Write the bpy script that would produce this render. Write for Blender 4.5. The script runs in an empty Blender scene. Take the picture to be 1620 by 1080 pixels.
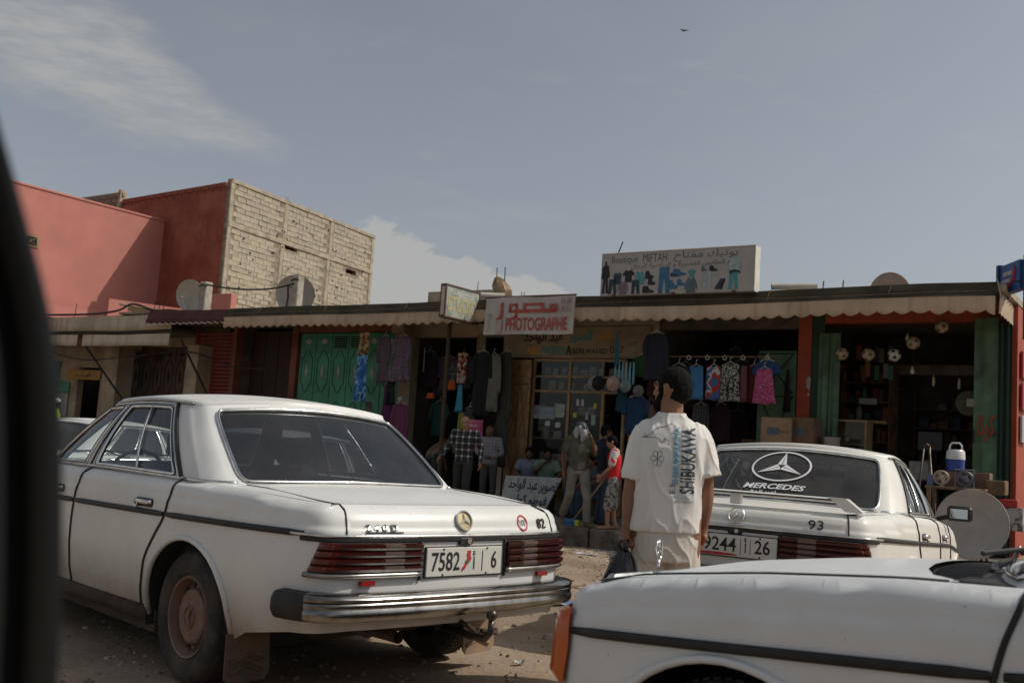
import bpy, math, random
import numpy as np
from mathutils import Vector, Matrix, noise
from mathutils.geometry import delaunay_2d_cdt
random.seed(7); np.random.seed(7)
R = math.radians; PI = math.pi
sc = bpy.context.scene; COL = sc.collection

# ------------------------------------------------------------------ camera
PITCH, ROLL, EYE = .1036, .065, 1.226
cd = bpy.data.cameras.new('camera'); cam = bpy.data.objects.new('camera', cd); COL.objects.link(cam)
fw = Vector((0, math.cos(PITCH), math.sin(PITCH))); up0 = Vector((0, -math.sin(PITCH), math.cos(PITCH))); r0 = Vector((1, 0, 0))
rt = r0*math.cos(ROLL)+up0*math.sin(ROLL); up = -r0*math.sin(ROLL)+up0*math.cos(ROLL)
cam.matrix_world = Matrix(((rt.x, up.x, -fw.x, 0), (rt.y, up.y, -fw.y, 0), (rt.z, up.z, -fw.z, EYE), (0, 0, 0, 1)))
cd.sensor_width = 36; cd.lens = 1600/1620*36; cd.clip_start = .02; cd.clip_end = 6000
cd.dof.use_dof = True; cd.dof.focus_distance = 7.0; cd.dof.aperture_fstop = 4.5
sc.camera = cam
# ------------------------------------------------------------------ sun, sky, exposure
SUN = Vector((.94, -.02, 1.0)).normalized()
elev = math.asin(SUN.z); azim = math.atan2(SUN.x, SUN.y)
ld = bpy.data.lights.new('sun', 'SUN'); ld.energy = 3.0; ld.angle = R(.6); ld.color = (1, .93, .82)
lo = bpy.data.objects.new('sun', ld); COL.objects.link(lo); lo.rotation_euler = SUN.to_track_quat('Z', 'Y').to_euler()
world = bpy.data.worlds.new('World'); sc.world = world; world.use_nodes = True
wn = world.node_tree; wn.nodes.clear()
def WN(t, **k):
    n = wn.nodes.new(t)
    for a, b in k.items(): setattr(n, a, b)
    return n
wl = wn.links.new
sky = WN('ShaderNodeTexSky', sky_type='NISHITA', sun_disc=False, sun_elevation=elev, sun_rotation=azim)
sky.air_density = 1.0; sky.dust_density = 3.2; sky.ozone_density = .8; sky.altitude = 300
tc = WN('ShaderNodeTexCoord'); sep = WN('ShaderNodeSeparateXYZ'); wl(tc.outputs['Generated'], sep.inputs[0])
def wmath(op, a, b=None, c=None, clamp=False):
    n = WN('ShaderNodeMath', operation=op, use_clamp=clamp)
    for i, v in enumerate((a, b, c)):
        if v is None: continue
        if isinstance(v, (int, float)): n.inputs[i].default_value = v
        else: wl(v, n.inputs[i])
    return n.outputs[0]
# haze whitening of the whole dome: desaturate the sky
hs = WN('ShaderNodeHueSaturation'); hs.inputs['Saturation'].default_value = .46; hs.inputs['Value'].default_value = .99
hz_ = WN('ShaderNodeMix', data_type='RGBA', blend_type='MULTIPLY'); hz_.inputs['Factor'].default_value = 1; hz_.inputs['B'].default_value = (1.0, 1.02, .995, 1); wl(sky.outputs[0], hz_.inputs['A'])
wl(hz_.outputs['Result'], hs.inputs['Color'])
# clouds in a gnomonic-like layer: direction / (height + k)
X, Y, Z = sep.outputs
az = wmath('ARCTAN2', X, Y)                      # azimuth, 0 = straight ahead
rr = wmath('SQRT', wmath('ADD', wmath('MULTIPLY', X, X), wmath('MULTIPLY', Y, Y)))
el = wmath('ARCTAN2', Z, rr)                     # elevation
cmb = WN('ShaderNodeCombineXYZ'); wl(az, cmb.inputs[0]); wl(el, cmb.inputs[1])
def wnoise(scale, detail=6, rough=.6, sx=1, sy=1, rot=0, off=(0, 0, 0), src=None):
    mp = WN('ShaderNodeMapping'); mp.inputs['Scale'].default_value = (sx, sy, 1); mp.inputs['Rotation'].default_value = (0, 0, rot)
    mp.inputs['Location'].default_value = off
    wl(src or cmb.outputs[0], mp.inputs[0])
    n = WN('ShaderNodeTexNoise', noise_dimensions='3D'); n.inputs['Scale'].default_value = scale
    n.inputs['Detail'].default_value = detail; n.inputs['Roughness'].default_value = rough
    wl(mp.outputs[0], n.inputs['Vector']); return n.outputs[0]
def ramp(v, a, b):
    n = WN('ShaderNodeMapRange', interpolation_type='SMOOTHSTEP'); wl(v, n.inputs[0])
    n.inputs[1].default_value = a; n.inputs[2].default_value = b; return n.outputs[0]
def blob(a0, e0, ra, re, rot=0):
    """soft ellipse of cloud cover round a direction"""
    da = wmath('SUBTRACT', az, a0); de = wmath('SUBTRACT', el, e0)
    c, s = math.cos(rot), math.sin(rot)
    p = wmath('DIVIDE', wmath('ADD', wmath('MULTIPLY', da, c), wmath('MULTIPLY', de, s)), ra)
    q = wmath('DIVIDE', wmath('SUBTRACT', wmath('MULTIPLY', de, c), wmath('MULTIPLY', da, s)), re)
    d2 = wmath('ADD', wmath('MULTIPLY', p, p), wmath('MULTIPLY', q, q))
    return wmath('MAXIMUM', wmath('SUBTRACT', 1.0, d2), 0.0)
def total(*a):
    v = a[0]
    for b in a[1:]: v = wmath('ADD', v, b)
    return v
n1 = wnoise(15, 9, .60, 1, 1.5)
n2 = wnoise(4, 10, .66, 1, 3.8, rot=R(-27))
# cumulus low behind the block building and the shops, and single ones round the rest of the horizon
cu = total(blob(-.135, .165, .085, .062), blob(-.065, .145, .075, .045), wmath('MULTIPLY', blob(.022, .135, .055, .04), 1.3), blob(-.02, .11, .12, .035), blob(1.3, .16, .3, .08), blob(2.4, .2, .35, .1), blob(-1.5, .18, .4, .09), blob(-2.6, .15, .3, .07))
cum = ramp(wmath('ADD', wmath('MULTIPLY', cu, .8), wmath('MULTIPLY', wmath('SUBTRACT', n1, .5), 2.4)), .22, .46); cum = wmath('MULTIPLY', cum, ramp(cu, .0, .12))
# streaky veil upper left
ci = total(blob(-.53, .39, .28, .062, R(-27)), blob(-.34, .30, .15, .032, R(-24)), blob(-.46, .31, .18, .045, R(-22)), wmath('MULTIPLY', blob(.18, .25, .16, .03), .5), blob(1.8, .6, .5, .15), blob(-2, .5, .5, .12))
cim = wmath('MULTIPLY', ramp(wmath('ADD', wmath('MULTIPLY', ci, .7), wmath('MULTIPLY', wmath('SUBTRACT', n2, .5), 2.3)), .05, 1.0), .60); cim = wmath('MULTIPLY', cim, wmath('ADD', .45, wmath('MULTIPLY', ramp(wnoise(11, 10, .7, 1, 4.5, rot=R(-24), off=(2, 0, 5)), .36, .62), .62)))
thin = wmath('MULTIPLY', ramp(wnoise(2.2, 8, .6, 1, 2.5, off=(3, 1, 0)), .42, .8), .16)
mx = WN('ShaderNodeMix', data_type='RGBA'); mx.inputs['B'].default_value = (5.0, 4.95, 4.7, 1)
wl(hs.outputs[0], mx.inputs['A'])
cover = wmath('MAXIMUM', wmath('MAXIMUM', wmath('MULTIPLY', cum, .72), cim), thin)
wl(cover, mx.inputs['Factor'])
bg = WN('ShaderNodeBackground'); bg.inputs['Strength'].default_value = .11
wl(mx.outputs['Result'], bg.inputs[0]); wo = WN('ShaderNodeOutputWorld'); wl(bg.outputs[0], wo.inputs[0])
sc.view_settings.view_transform = 'Standard'; sc.view_settings.look = 'None'
sc.view_settings.exposure = -.27; sc.view_settings.gamma = 1; sc.view_settings.use_curve_mapping = False
sc.render.engine = 'CYCLES'; sc.cycles.max_bounces = 7; sc.cycles.transparent_max_bounces = 12
sc.cycles.caustics_reflective = False; sc.cycles.caustics_refractive = False; sc.cycles.sample_clamp_indirect = 4

# ------------------------------------------------------------------ street frame: s along the shop row (to the right), t into it, z up
SA = R(34.3); EV = Vector((math.cos(SA), -math.sin(SA), 0)); NV = Vector((math.sin(SA), math.cos(SA), 0)); OV = Vector((1.573, 18.10, 0))
def W(s, t, z=0): return OV+EV*s+NV*t+Vector((0, 0, z))
def tof(x, y): return (Vector((x, y, 0))-OV).dot(NV)
KERB = -1.75
def gz(x, y):
    t = tof(x, y); return -.27*min(1, max(0, (t+9.5)/7.75))

# ------------------------------------------------------------------ materials
MATS = {}
def mat(name, col, rough=.6, metal=0, var=.12, scale=6, bump=0, bscale=40, col2=None, spec=.5, coat=0, detail=5, emit=0, mix2=(.45, .62), trans=0, sheen=0):
    if name in MATS: return MATS[name]
    m = bpy.data.materials.new(name); m.use_nodes = True; nt = m.node_tree; b = nt.nodes['Principled BSDF']
    b.inputs['Roughness'].default_value = rough; b.inputs['Metallic'].default_value = metal
    b.inputs['Specular IOR Level'].default_value = spec; b.inputs['Coat Weight'].default_value = coat; b.inputs['Coat Roughness'].default_value = .12
    b.inputs['Sheen Weight'].default_value = sheen
    t = nt.nodes.new('ShaderNodeTexCoord'); n = nt.nodes.new('ShaderNodeTexNoise'); n.inputs['Scale'].default_value = scale; n.inputs['Detail'].default_value = detail
    n.inputs['Roughness'].default_value = .6
    nt.links.new(t.outputs['Object'], n.inputs['Vector'])
    mp = nt.nodes.new('ShaderNodeMapRange'); nt.links.new(n.outputs[0], mp.inputs[0]); mp.inputs[1].default_value = mix2[0]-.12 if col2 is None else mix2[0]; mp.inputs[2].default_value = mix2[1]+.05 if col2 is None else mix2[1]
    mx = nt.nodes.new('ShaderNodeMix'); mx.data_type = 'RGBA'
    c2 = col2 or tuple(max(0, c*(1-var*1.6)) for c in col)
    c1 = col if col2 else tuple(min(1, c*(1+var*.6)) for c in col)
    mx.inputs['A'].default_value = (*c1, 1); mx.inputs['B'].default_value = (*c2, 1)
    nt.links.new(mp.outputs[0], mx.inputs['Factor']); nt.links.new(mx.outputs['Result'], b.inputs['Base Color'])
    if bump:
        n2 = nt.nodes.new('ShaderNodeTexNoise'); n2.inputs['Scale'].default_value = bscale; n2.inputs['Detail'].default_value = 4
        nt.links.new(t.outputs['Object'], n2.inputs['Vector'])
        bp = nt.nodes.new('ShaderNodeBump'); bp.inputs['Strength'].default_value = bump; bp.inputs['Distance'].default_value = .02
        nt.links.new(n2.outputs[0], bp.inputs['Height']); nt.links.new(bp.outputs[0], b.inputs['Normal'])
    if emit: b.inputs['Emission Color'].default_value = (*col, 1); b.inputs['Emission Strength'].default_value = emit
    MATS[name] = m; return m
def addnode(m, t, **k):
    n = m.node_tree.nodes.new(t)
    for a, b in k.items(): setattr(n, a, b)
    return n

# ------------------------------------------------------------------ geometry helpers
class MB:
    def __init__(s): s.v = []; s.f = []; s.n = None
    def add(s, V, F):
        k = len(s.v); s.v += [tuple(p) for p in V]; s.f += [tuple(i+k for i in f) for f in F]; return s
    def box(s, x0, x1, y0, y1, z0, z1, M=None):
        V = [(x, y, z) for x in (x0, x1) for y in (y0, y1) for z in (z0, z1)]
        F = [(0, 1, 3, 2), (4, 6, 7, 5), (0, 4, 5, 1), (2, 3, 7, 6), (0, 2, 6, 4), (1, 5, 7, 3)]
        if M is not None: V = [M @ Vector(p) for p in V]
        return s.add(V, F)
    def rbox(s, x0, x1, y0, y1, z0, z1, b, M=None):
        """box with bevelled edges (chamfer b)"""
        xs = (x0, x1); ys = (y0, y1); zs = (z0, z1); V = []; ix = {}
        for i in (0, 1):
            for j in (0, 1):
                for k in (0, 1):
                    sx = b if i == 0 else -b; sy = b if j == 0 else -b; sz = b if k == 0 else -b
                    for a, p in enumerate(((xs[i], ys[j]+sy, zs[k]+sz), (xs[i]+sx, ys[j], zs[k]+sz), (xs[i]+sx, ys[j]+sy, zs[k]))):
                        ix[i, j, k, a] = len(V); V.append(p)
        F = []
        for i in (0, 1):
            q = [ix[i, 0, 0, 0], ix[i, 0, 1, 0], ix[i, 1, 1, 0], ix[i, 1, 0, 0]]; F.append(q if i == 0 else q[::-1])
            q = [ix[0, i, 0, 1], ix[1, i, 0, 1], ix[1, i, 1, 1], ix[0, i, 1, 1]]; F.append(q if i == 0 else q[::-1])
            q = [ix[0, 0, i, 2], ix[0, 1, i, 2], ix[1, 1, i, 2], ix[1, 0, i, 2]]; F.append(q if i == 0 else q[::-1])
        for i in (0, 1):
            for j in (0, 1):
                F.append((ix[i, j, 0, 0], ix[i, j, 1, 0], ix[i, j, 1, 1], ix[i, j, 0, 1]))
                F.append((ix[i, 0, j, 0], ix[i, 1, j, 0], ix[i, 1, j, 2], ix[i, 0, j, 2]))
                F.append((ix[0, i, j, 1], ix[1, i, j, 1], ix[1, i, j, 2], ix[0, i, j, 2]))
                for k in (0, 1): F.append((ix[i, j, k, 0], ix[i, j, k, 1], ix[i, j, k, 2]))
        if M is not None: V = [M @ Vector(p) for p in V]
        return s.add(V, F)
    def tube(s, pts, r, n=8, closed=False, cap=True, flat=None):
        pts = [Vector(p) for p in pts]; N = len(pts); rs = r if isinstance(r, (list, tuple)) else [r]*N
        T = []
        for i in range(N):
            a = pts[(i-1) % N] if closed or i > 0 else pts[i]; b = pts[(i+1) % N] if closed or i < N-1 else pts[i]
            d = (b-a); T.append(d.normalized() if d.length > 1e-9 else Vector((0, 0, 1)))
        u = Vector((0, 0, 1)) if abs(T[0].z) < .9 else Vector((1, 0, 0))
        V = []
        for i in range(N):
            u = (u-T[i]*u.dot(T[i])); u = u.normalized() if u.length > 1e-6 else T[i].orthogonal().normalized()
            w = T[i].cross(u)
            for k in range(n):
                a = 2*PI*k/n; V.append(pts[i]+u*math.cos(a)*rs[i]+w*math.sin(a)*rs[i]*(flat or 1))
        F = []
        for i in range(N if closed else N-1):
            j = (i+1) % N
            for k in range(n): F.append((i*n+k, i*n+(k+1) % n, j*n+(k+1) % n, j*n+k))
        if cap and not closed: F.append(tuple(range(n))[::-1]); F.append(tuple((N-1)*n+k for k in range(n)))
        return s.add(V, F)
    def lathe(s, prof, n=32, M=None, cap=False):
        """prof: (a, r) pairs, revolved about local z"""
        V = [(r*math.cos(2*PI*k/n), r*math.sin(2*PI*k/n), a) for a, r in prof for k in range(n)]
        F = [(i*n+k, i*n+(k+1) % n, (i+1)*n+(k+1) % n, (i+1)*n+k) for i in range(len(prof)-1) for k in range(n)]
        if M is not None: V = [M @ Vector(p) for p in V]
        return s.add(V, F)
    def grid(s, fn, nu, nv):
        V = [fn(i/nu, j/nv) for i in range(nu+1) for j in range(nv+1)]
        F = [(i*(nv+1)+j, (i+1)*(nv+1)+j, (i+1)*(nv+1)+j+1, i*(nv+1)+j+1) for i in range(nu) for j in range(nv)]
        return s.add(V, F)
    def prism(s, poly, y0, y1, M=None):
        """poly of (x, z), extruded from y0 to y1"""
        n = len(poly); V = [(x, y0, z) for x, z in poly]+[(x, y1, z) for x, z in poly]
        F = [tuple(range(n)), tuple(range(2*n-1, n-1, -1))]+[(i, n+i, n+(i+1) % n, (i+1) % n) for i in range(n)]
        if M is not None: V = [M @ Vector(p) for p in V]
        return s.add(V, F)
    def sphere(s, c, r, n=12, m=8, sc3=(1, 1, 1)):
        V = []; F = []
        for i in range(m+1):
            th = PI*i/m
            for k in range(n):
                a = 2*PI*k/n; V.append((c[0]+r*sc3[0]*math.sin(th)*math.cos(a), c[1]+r*sc3[1]*math.sin(th)*math.sin(a), c[2]+r*sc3[2]*math.cos(th)))
        for i in range(m):
            for k in range(n): F.append((i*n+k, (i+1)*n+k, (i+1)*n+(k+1) % n, i*n+(k+1) % n))
        return s.add(V, F)
    def islands(s):
        p = list(range(len(s.v)))
        def fd(a):
            while p[a] != a: p[a] = p[p[a]]; a = p[a]
            return a
        for f in s.f:
            r = fd(f[0])
            for i in f[1:]:
                q = fd(i)
                if q != r: p[q] = r
        g = {}
        for f in s.f: g.setdefault(fd(f[0]), []).append(f)
        out = []
        for fs in g.values():
            ix = {}; m = MB()
            for f in fs:
                for i in f:
                    if i not in ix: ix[i] = len(ix); m.v.append(s.v[i])
            m.f = [tuple(ix[i] for i in f) for f in fs]
            if s.n is not None: m.n = [s.n[i] for i in ix]
            out.append(m)
        return out
    def build(s, name, m, parent=None, smooth=False, angle=None, split=False, **k):
        if split:
            return [q.build(name, m, parent, smooth, angle, **k) for q in s.islands()]
        me = bpy.data.meshes.new(name); me.from_pydata([tuple(p) for p in s.v], [], s.f); me.update()
        if m is not None:
            for x in (m if isinstance(m, (list, tuple)) else [m]): me.materials.append(x)
        if s.n is not None:
            for p in me.polygons: p.use_smooth = True
            me.normals_split_custom_set_from_vertices([tuple(q) for q in s.n])
        elif smooth or angle:
            me.polygons.foreach_set('use_smooth', [True]*len(me.polygons))
            if angle: 
                try: me.set_sharp_from_angle(angle=R(angle))
                except Exception: pass
        o = bpy.data.objects.new(name, me); COL.objects.link(o)
        if parent is not None: o.parent = parent
        tag(o, **k)
        return o
def tag(o, label=None, cat=None, group=None, kind=None):
    if label: o['label'] = label
    if cat: o['category'] = cat
    if group: o['group'] = group
    if kind: o['kind'] = kind
    return o
def thing(name, label, cat, loc=(0, 0, 0), rz=0, group=None, rot=None):
    o = bpy.data.objects.new(name, None); COL.objects.link(o); o.empty_display_size = .1
    o.location = loc; o.rotation_euler = rot or (0, 0, rz); tag(o, label, cat, group); return o
def st(name, label, cat, s, t, z, group=None, rz=0): return thing(name, label, cat, W(s, t, z), -SA+rz, group)
def inst(src, parent=None, loc=None, rot=None, scale=None, name=None):
    o = src.copy(); COL.objects.link(o); o.parent = parent
    if loc is not None: o.location = loc
    if rot is not None: o.rotation_euler = rot
    if scale is not None: o.scale = scale
    return o
def kids(o): return [c for c in ALLK.get(o.name, [])] if False else list(o.children)
def copy_tree(o, parent=None):
    c = o.copy(); COL.objects.link(c); c.parent = parent
    for ch in o.children: copy_tree(ch, c)
    return c
MX = Matrix.Translation
def MR(a, ax): return Matrix.Rotation(a, 4, ax)
ARAB = {'ا': (0xFE8D, 0xFE8E), 'أ': (0xFE83, 0xFE84), 'ب': (0xFE8F, 0xFE90, 0xFE91, 0xFE92), 'ت': (0xFE95, 0xFE96, 0xFE97, 0xFE98), 'ج': (0xFE9D, 0xFE9E, 0xFE9F, 0xFEA0),
 'ح': (0xFEA1, 0xFEA2, 0xFEA3, 0xFEA4), 'خ': (0xFEA5, 0xFEA6, 0xFEA7, 0xFEA8), 'د': (0xFEA9, 0xFEAA), 'ر': (0xFEAD, 0xFEAE), 'س': (0xFEB1, 0xFEB2, 0xFEB3, 0xFEB4), 'ش': (0xFEB5, 0xFEB6, 0xFEB7, 0xFEB8),
 'ص': (0xFEB9, 0xFEBA, 0xFEBB, 0xFEBC), 'ض': (0xFEBD, 0xFEBE, 0xFEBF, 0xFEC0), 'ط': (0xFEC1, 0xFEC2, 0xFEC3, 0xFEC4), 'ع': (0xFEC9, 0xFECA, 0xFECB, 0xFECC), 'ف': (0xFED1, 0xFED2, 0xFED3, 0xFED4),
 'ك': (0xFED9, 0xFEDA, 0xFEDB, 0xFEDC), 'ل': (0xFEDD, 0xFEDE, 0xFEDF, 0xFEE0), 'م': (0xFEE1, 0xFEE2, 0xFEE3, 0xFEE4), 'ن': (0xFEE5, 0xFEE6, 0xFEE7, 0xFEE8), 'ة': (0xFE93, 0xFE94), 'و': (0xFEED, 0xFEEE),
 'ي': (0xFEF1, 0xFEF2, 0xFEF3, 0xFEF4), 'ه': (0xFEE9, 0xFEEA, 0xFEEB, 0xFEEC)}
def arab(t):
    """join the letters and set them right to left"""
    out = []
    for w in t.split(' '):
        g = []; prev = False
        for i, c in enumerate(w):
            f = ARAB.get(c)
            if not f: g.append(c); prev = False; continue
            nxt = i+1 < len(w) and w[i+1] in ARAB; dual = len(f) == 4
            k = (3 if (nxt and dual) else 1) if prev else (2 if (nxt and dual) else 0)
            g.append(chr(f[k])); prev = dual
        out.append(''.join(g[::-1]))
    return ' '.join(out[::-1])
def textmesh(s, size=1, sx=1, ext=0, bold=0, shear=0, space=1, align='CENTER', res=3):
    c = bpy.data.curves.new('t', 'FONT'); c.body = s; c.size = size; c.extrude = ext; c.offset = bold; c.shear = shear; c.resolution_u = res
    c.space_character = space; c.align_x = align; o = bpy.data.objects.new('t', c)
    me = bpy.data.meshes.new_from_object(o)
    V = [(v.co.x*sx, v.co.y, v.co.z) for v in me.vertices]; F = [tuple(p.vertices) for p in me.polygons]
    bpy.data.objects.remove(o); bpy.data.curves.remove(c); bpy.data.meshes.remove(me); return V, F
def fit(V, w=None, h=None, cx=0, cy=0):
    """scale and centre letter vertices into a w by h box"""
    a = np.array(V); lo = a[:, :2].min(0); hi = a[:, :2].max(0); d = hi-lo
    kx = w/d[0] if w else None; ky = h/d[1] if h else None
    kx = kx or ky; ky = ky or kx
    return [((x-(lo[0]+hi[0])/2)*kx+cx, (y-(lo[1]+hi[1])/2)*ky+cy, z*ky) for x, y, z in V]
def lettering(s, m, parent, w, h, M, cx=0, cz=0, name='lettering', **k):
    """flat letters facing -y of the parent (sign plane given by M), w wide and h high round (cx, cz)"""
    V, F = textmesh(s, **k); V = fit(V, w, h, cx, cz)
    V = [M @ Vector((x, -z, y)) for x, y, z in V]
    return MB().add(V, F).build(name, m, parent)
def catrom(P, n):
    P = [np.array(p, float) for p in P]; P = [2*P[0]-P[1]]+P+[2*P[-1]-P[-2]]; out = []
    for i in range(1, len(P)-2):
        for k in range(n):
            t = k/n; a, b, c, d = P[i-1:i+3]
            out.append(.5*((2*b)+(-a+c)*t+(2*a-5*b+4*c-d)*t*t+(-a+3*b-3*c+d)*t**3))
    out.append(P[-2]); return np.array(out)
def lerp1(x, xs, ys): return float(np.interp(x, xs, ys))
def smooth1(xs, ys):
    """smooth monotone-ish interpolation table"""
    X = np.linspace(xs[0], xs[-1], 400); Y = np.interp(X, xs, ys); L = (xs[-1]-xs[0])/400
    k = max(1, int(.06/L)); ker = np.hanning(2*k+3)[1:-1]; ker /= ker.sum()
    Yp = np.concatenate([[Y[0]]*k, Y, [Y[-1]]*k]); Y = np.convolve(Yp, ker, 'same')[k:-k] if k else Y
    return lambda x: float(np.interp(x, X, Y))
def inpoly(P, poly):
    x, y = P[:, 0], P[:, 1]; c = np.zeros(len(P), bool); n = len(poly)
    for i in range(n):
        x0, y0 = poly[i]; x1, y1 = poly[(i+1) % n]
        if y0 == y1: continue
        k = ((y0 > y) != (y1 > y)) & (x < (x1-x0)*(y-y0)/(y1-y0)+x0); c ^= k
    return c
def dens(poly, step, closed=True):
    out = []; n = len(poly)
    for i in range(n if closed else n-1):
        a = np.array(poly[i], float); b = np.array(poly[(i+1) % n], float); k = max(1, int(math.ceil(np.linalg.norm(b-a)/step)))
        out += [tuple(a+(b-a)*j/k) for j in range(k)]
    if not closed: out.append(tuple(poly[-1]))
    return out
def rpoly(poly, r, n=5):
    """round the corners of a polygon; r scalar or per corner"""
    out = []; N = len(poly)
    for i in range(N):
        p = np.array(poly[i], float); a = np.array(poly[i-1], float)-p; b = np.array(poly[(i+1) % N], float)-p
        rr_ = r[i] if isinstance(r, (list, tuple)) else r
        if rr_ <= 0: out.append(tuple(p)); continue
        la, lb = np.linalg.norm(a), np.linalg.norm(b); q = min(rr_, la*.49, lb*.49)
        A = p+a/la*q; B = p+b/lb*q
        for k in range(n+1):
            t = k/n; out.append(tuple((1-t)**2*A+2*t*(1-t)*p+t*t*B))
    return out
def panel(fn, outline, holes=(), step=.05, stepv=None, mirror=False, ofs=0, mb=None, flip=False):
    """triangulate a region of a parametric surface, cut holes, take smooth normals from the surface"""
    stepv = stepv or step
    O = dens(outline, step*.8); H = [dens(h, step*.6) for h in holes]
    a = np.array(O); lo = a.min(0); hi = a.max(0)
    gx = np.arange(lo[0]+step*.5, hi[0], step); gy = np.arange(lo[1]+stepv*.5, hi[1], stepv)
    G = np.array([(x, y) for x in gx for y in gy]) if len(gx) and len(gy) else np.zeros((0, 2))
    if len(G):
        k = inpoly(G, O)
        for h in H: k &= ~inpoly(G, h)
        G = G[k]
        B = np.array(O+[p for h in H for p in h])
        if len(G):
            d = np.min(((G[:, None, :]-B[None])/np.array([step, stepv]))**2 @ np.ones(2), axis=1); G = G[d > .12]
    V = [Vector(p) for p in O]; Eg = [(i, (i+1) % len(O)) for i in range(len(O))]
    for h in H:
        k = len(V); V += [Vector(p) for p in h]; Eg += [(k+i, k+(i+1) % len(h)) for i in range(len(h))]
    V += [Vector(p) for p in G]
    rv, re, rf = delaunay_2d_cdt(V, Eg, [], 0, 1e-6)[:3]
    rv = np.array([(p.x, p.y) for p in rv]); rf = np.array([f for f in rf if len(f) == 3])
    cen = rv[rf].mean(1); k = inpoly(cen, O)
    for h in H: k &= ~inpoly(cen, h)
    rf = rf[k]
    e = 2e-3; PT = []; NM = []
    for x, y in rv:
        p = np.array(fn(x, y)); du = np.array(fn(x+e, y))-np.array(fn(x-e, y)); dv = np.array(fn(x, y+e))-np.array(fn(x, y-e))
        n = np.cross(du, dv); l = np.linalg.norm(n); n = n/l if l > 1e-12 else np.array([0, 0, 1.])
        if flip: n = -n
        PT.append(p+n*ofs); NM.append(n)
    F = [tuple(int(i) for i in (f[::-1] if flip else f)) for f in rf]
    # keep winding in agreement with the normals
    out = []
    for f in F:
        a, b, c = (PT[i] for i in f); g = np.cross(b-a, c-a)
        out.append(f if np.dot(g, NM[f[0]]+NM[f[1]]+NM[f[2]]) > 0 else f[::-1])
    mb = mb or MB(); mb.n = mb.n if mb.n is not None else []
    mb.add(PT, out); mb.n += [tuple(q) for q in NM]
    if mirror:
        s = np.array([-1, 1, 1]); mb.add([p*s for p in PT], [f[::-1] for f in out]); mb.n += [tuple(q*s) for q in NM]
    return mb
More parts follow.
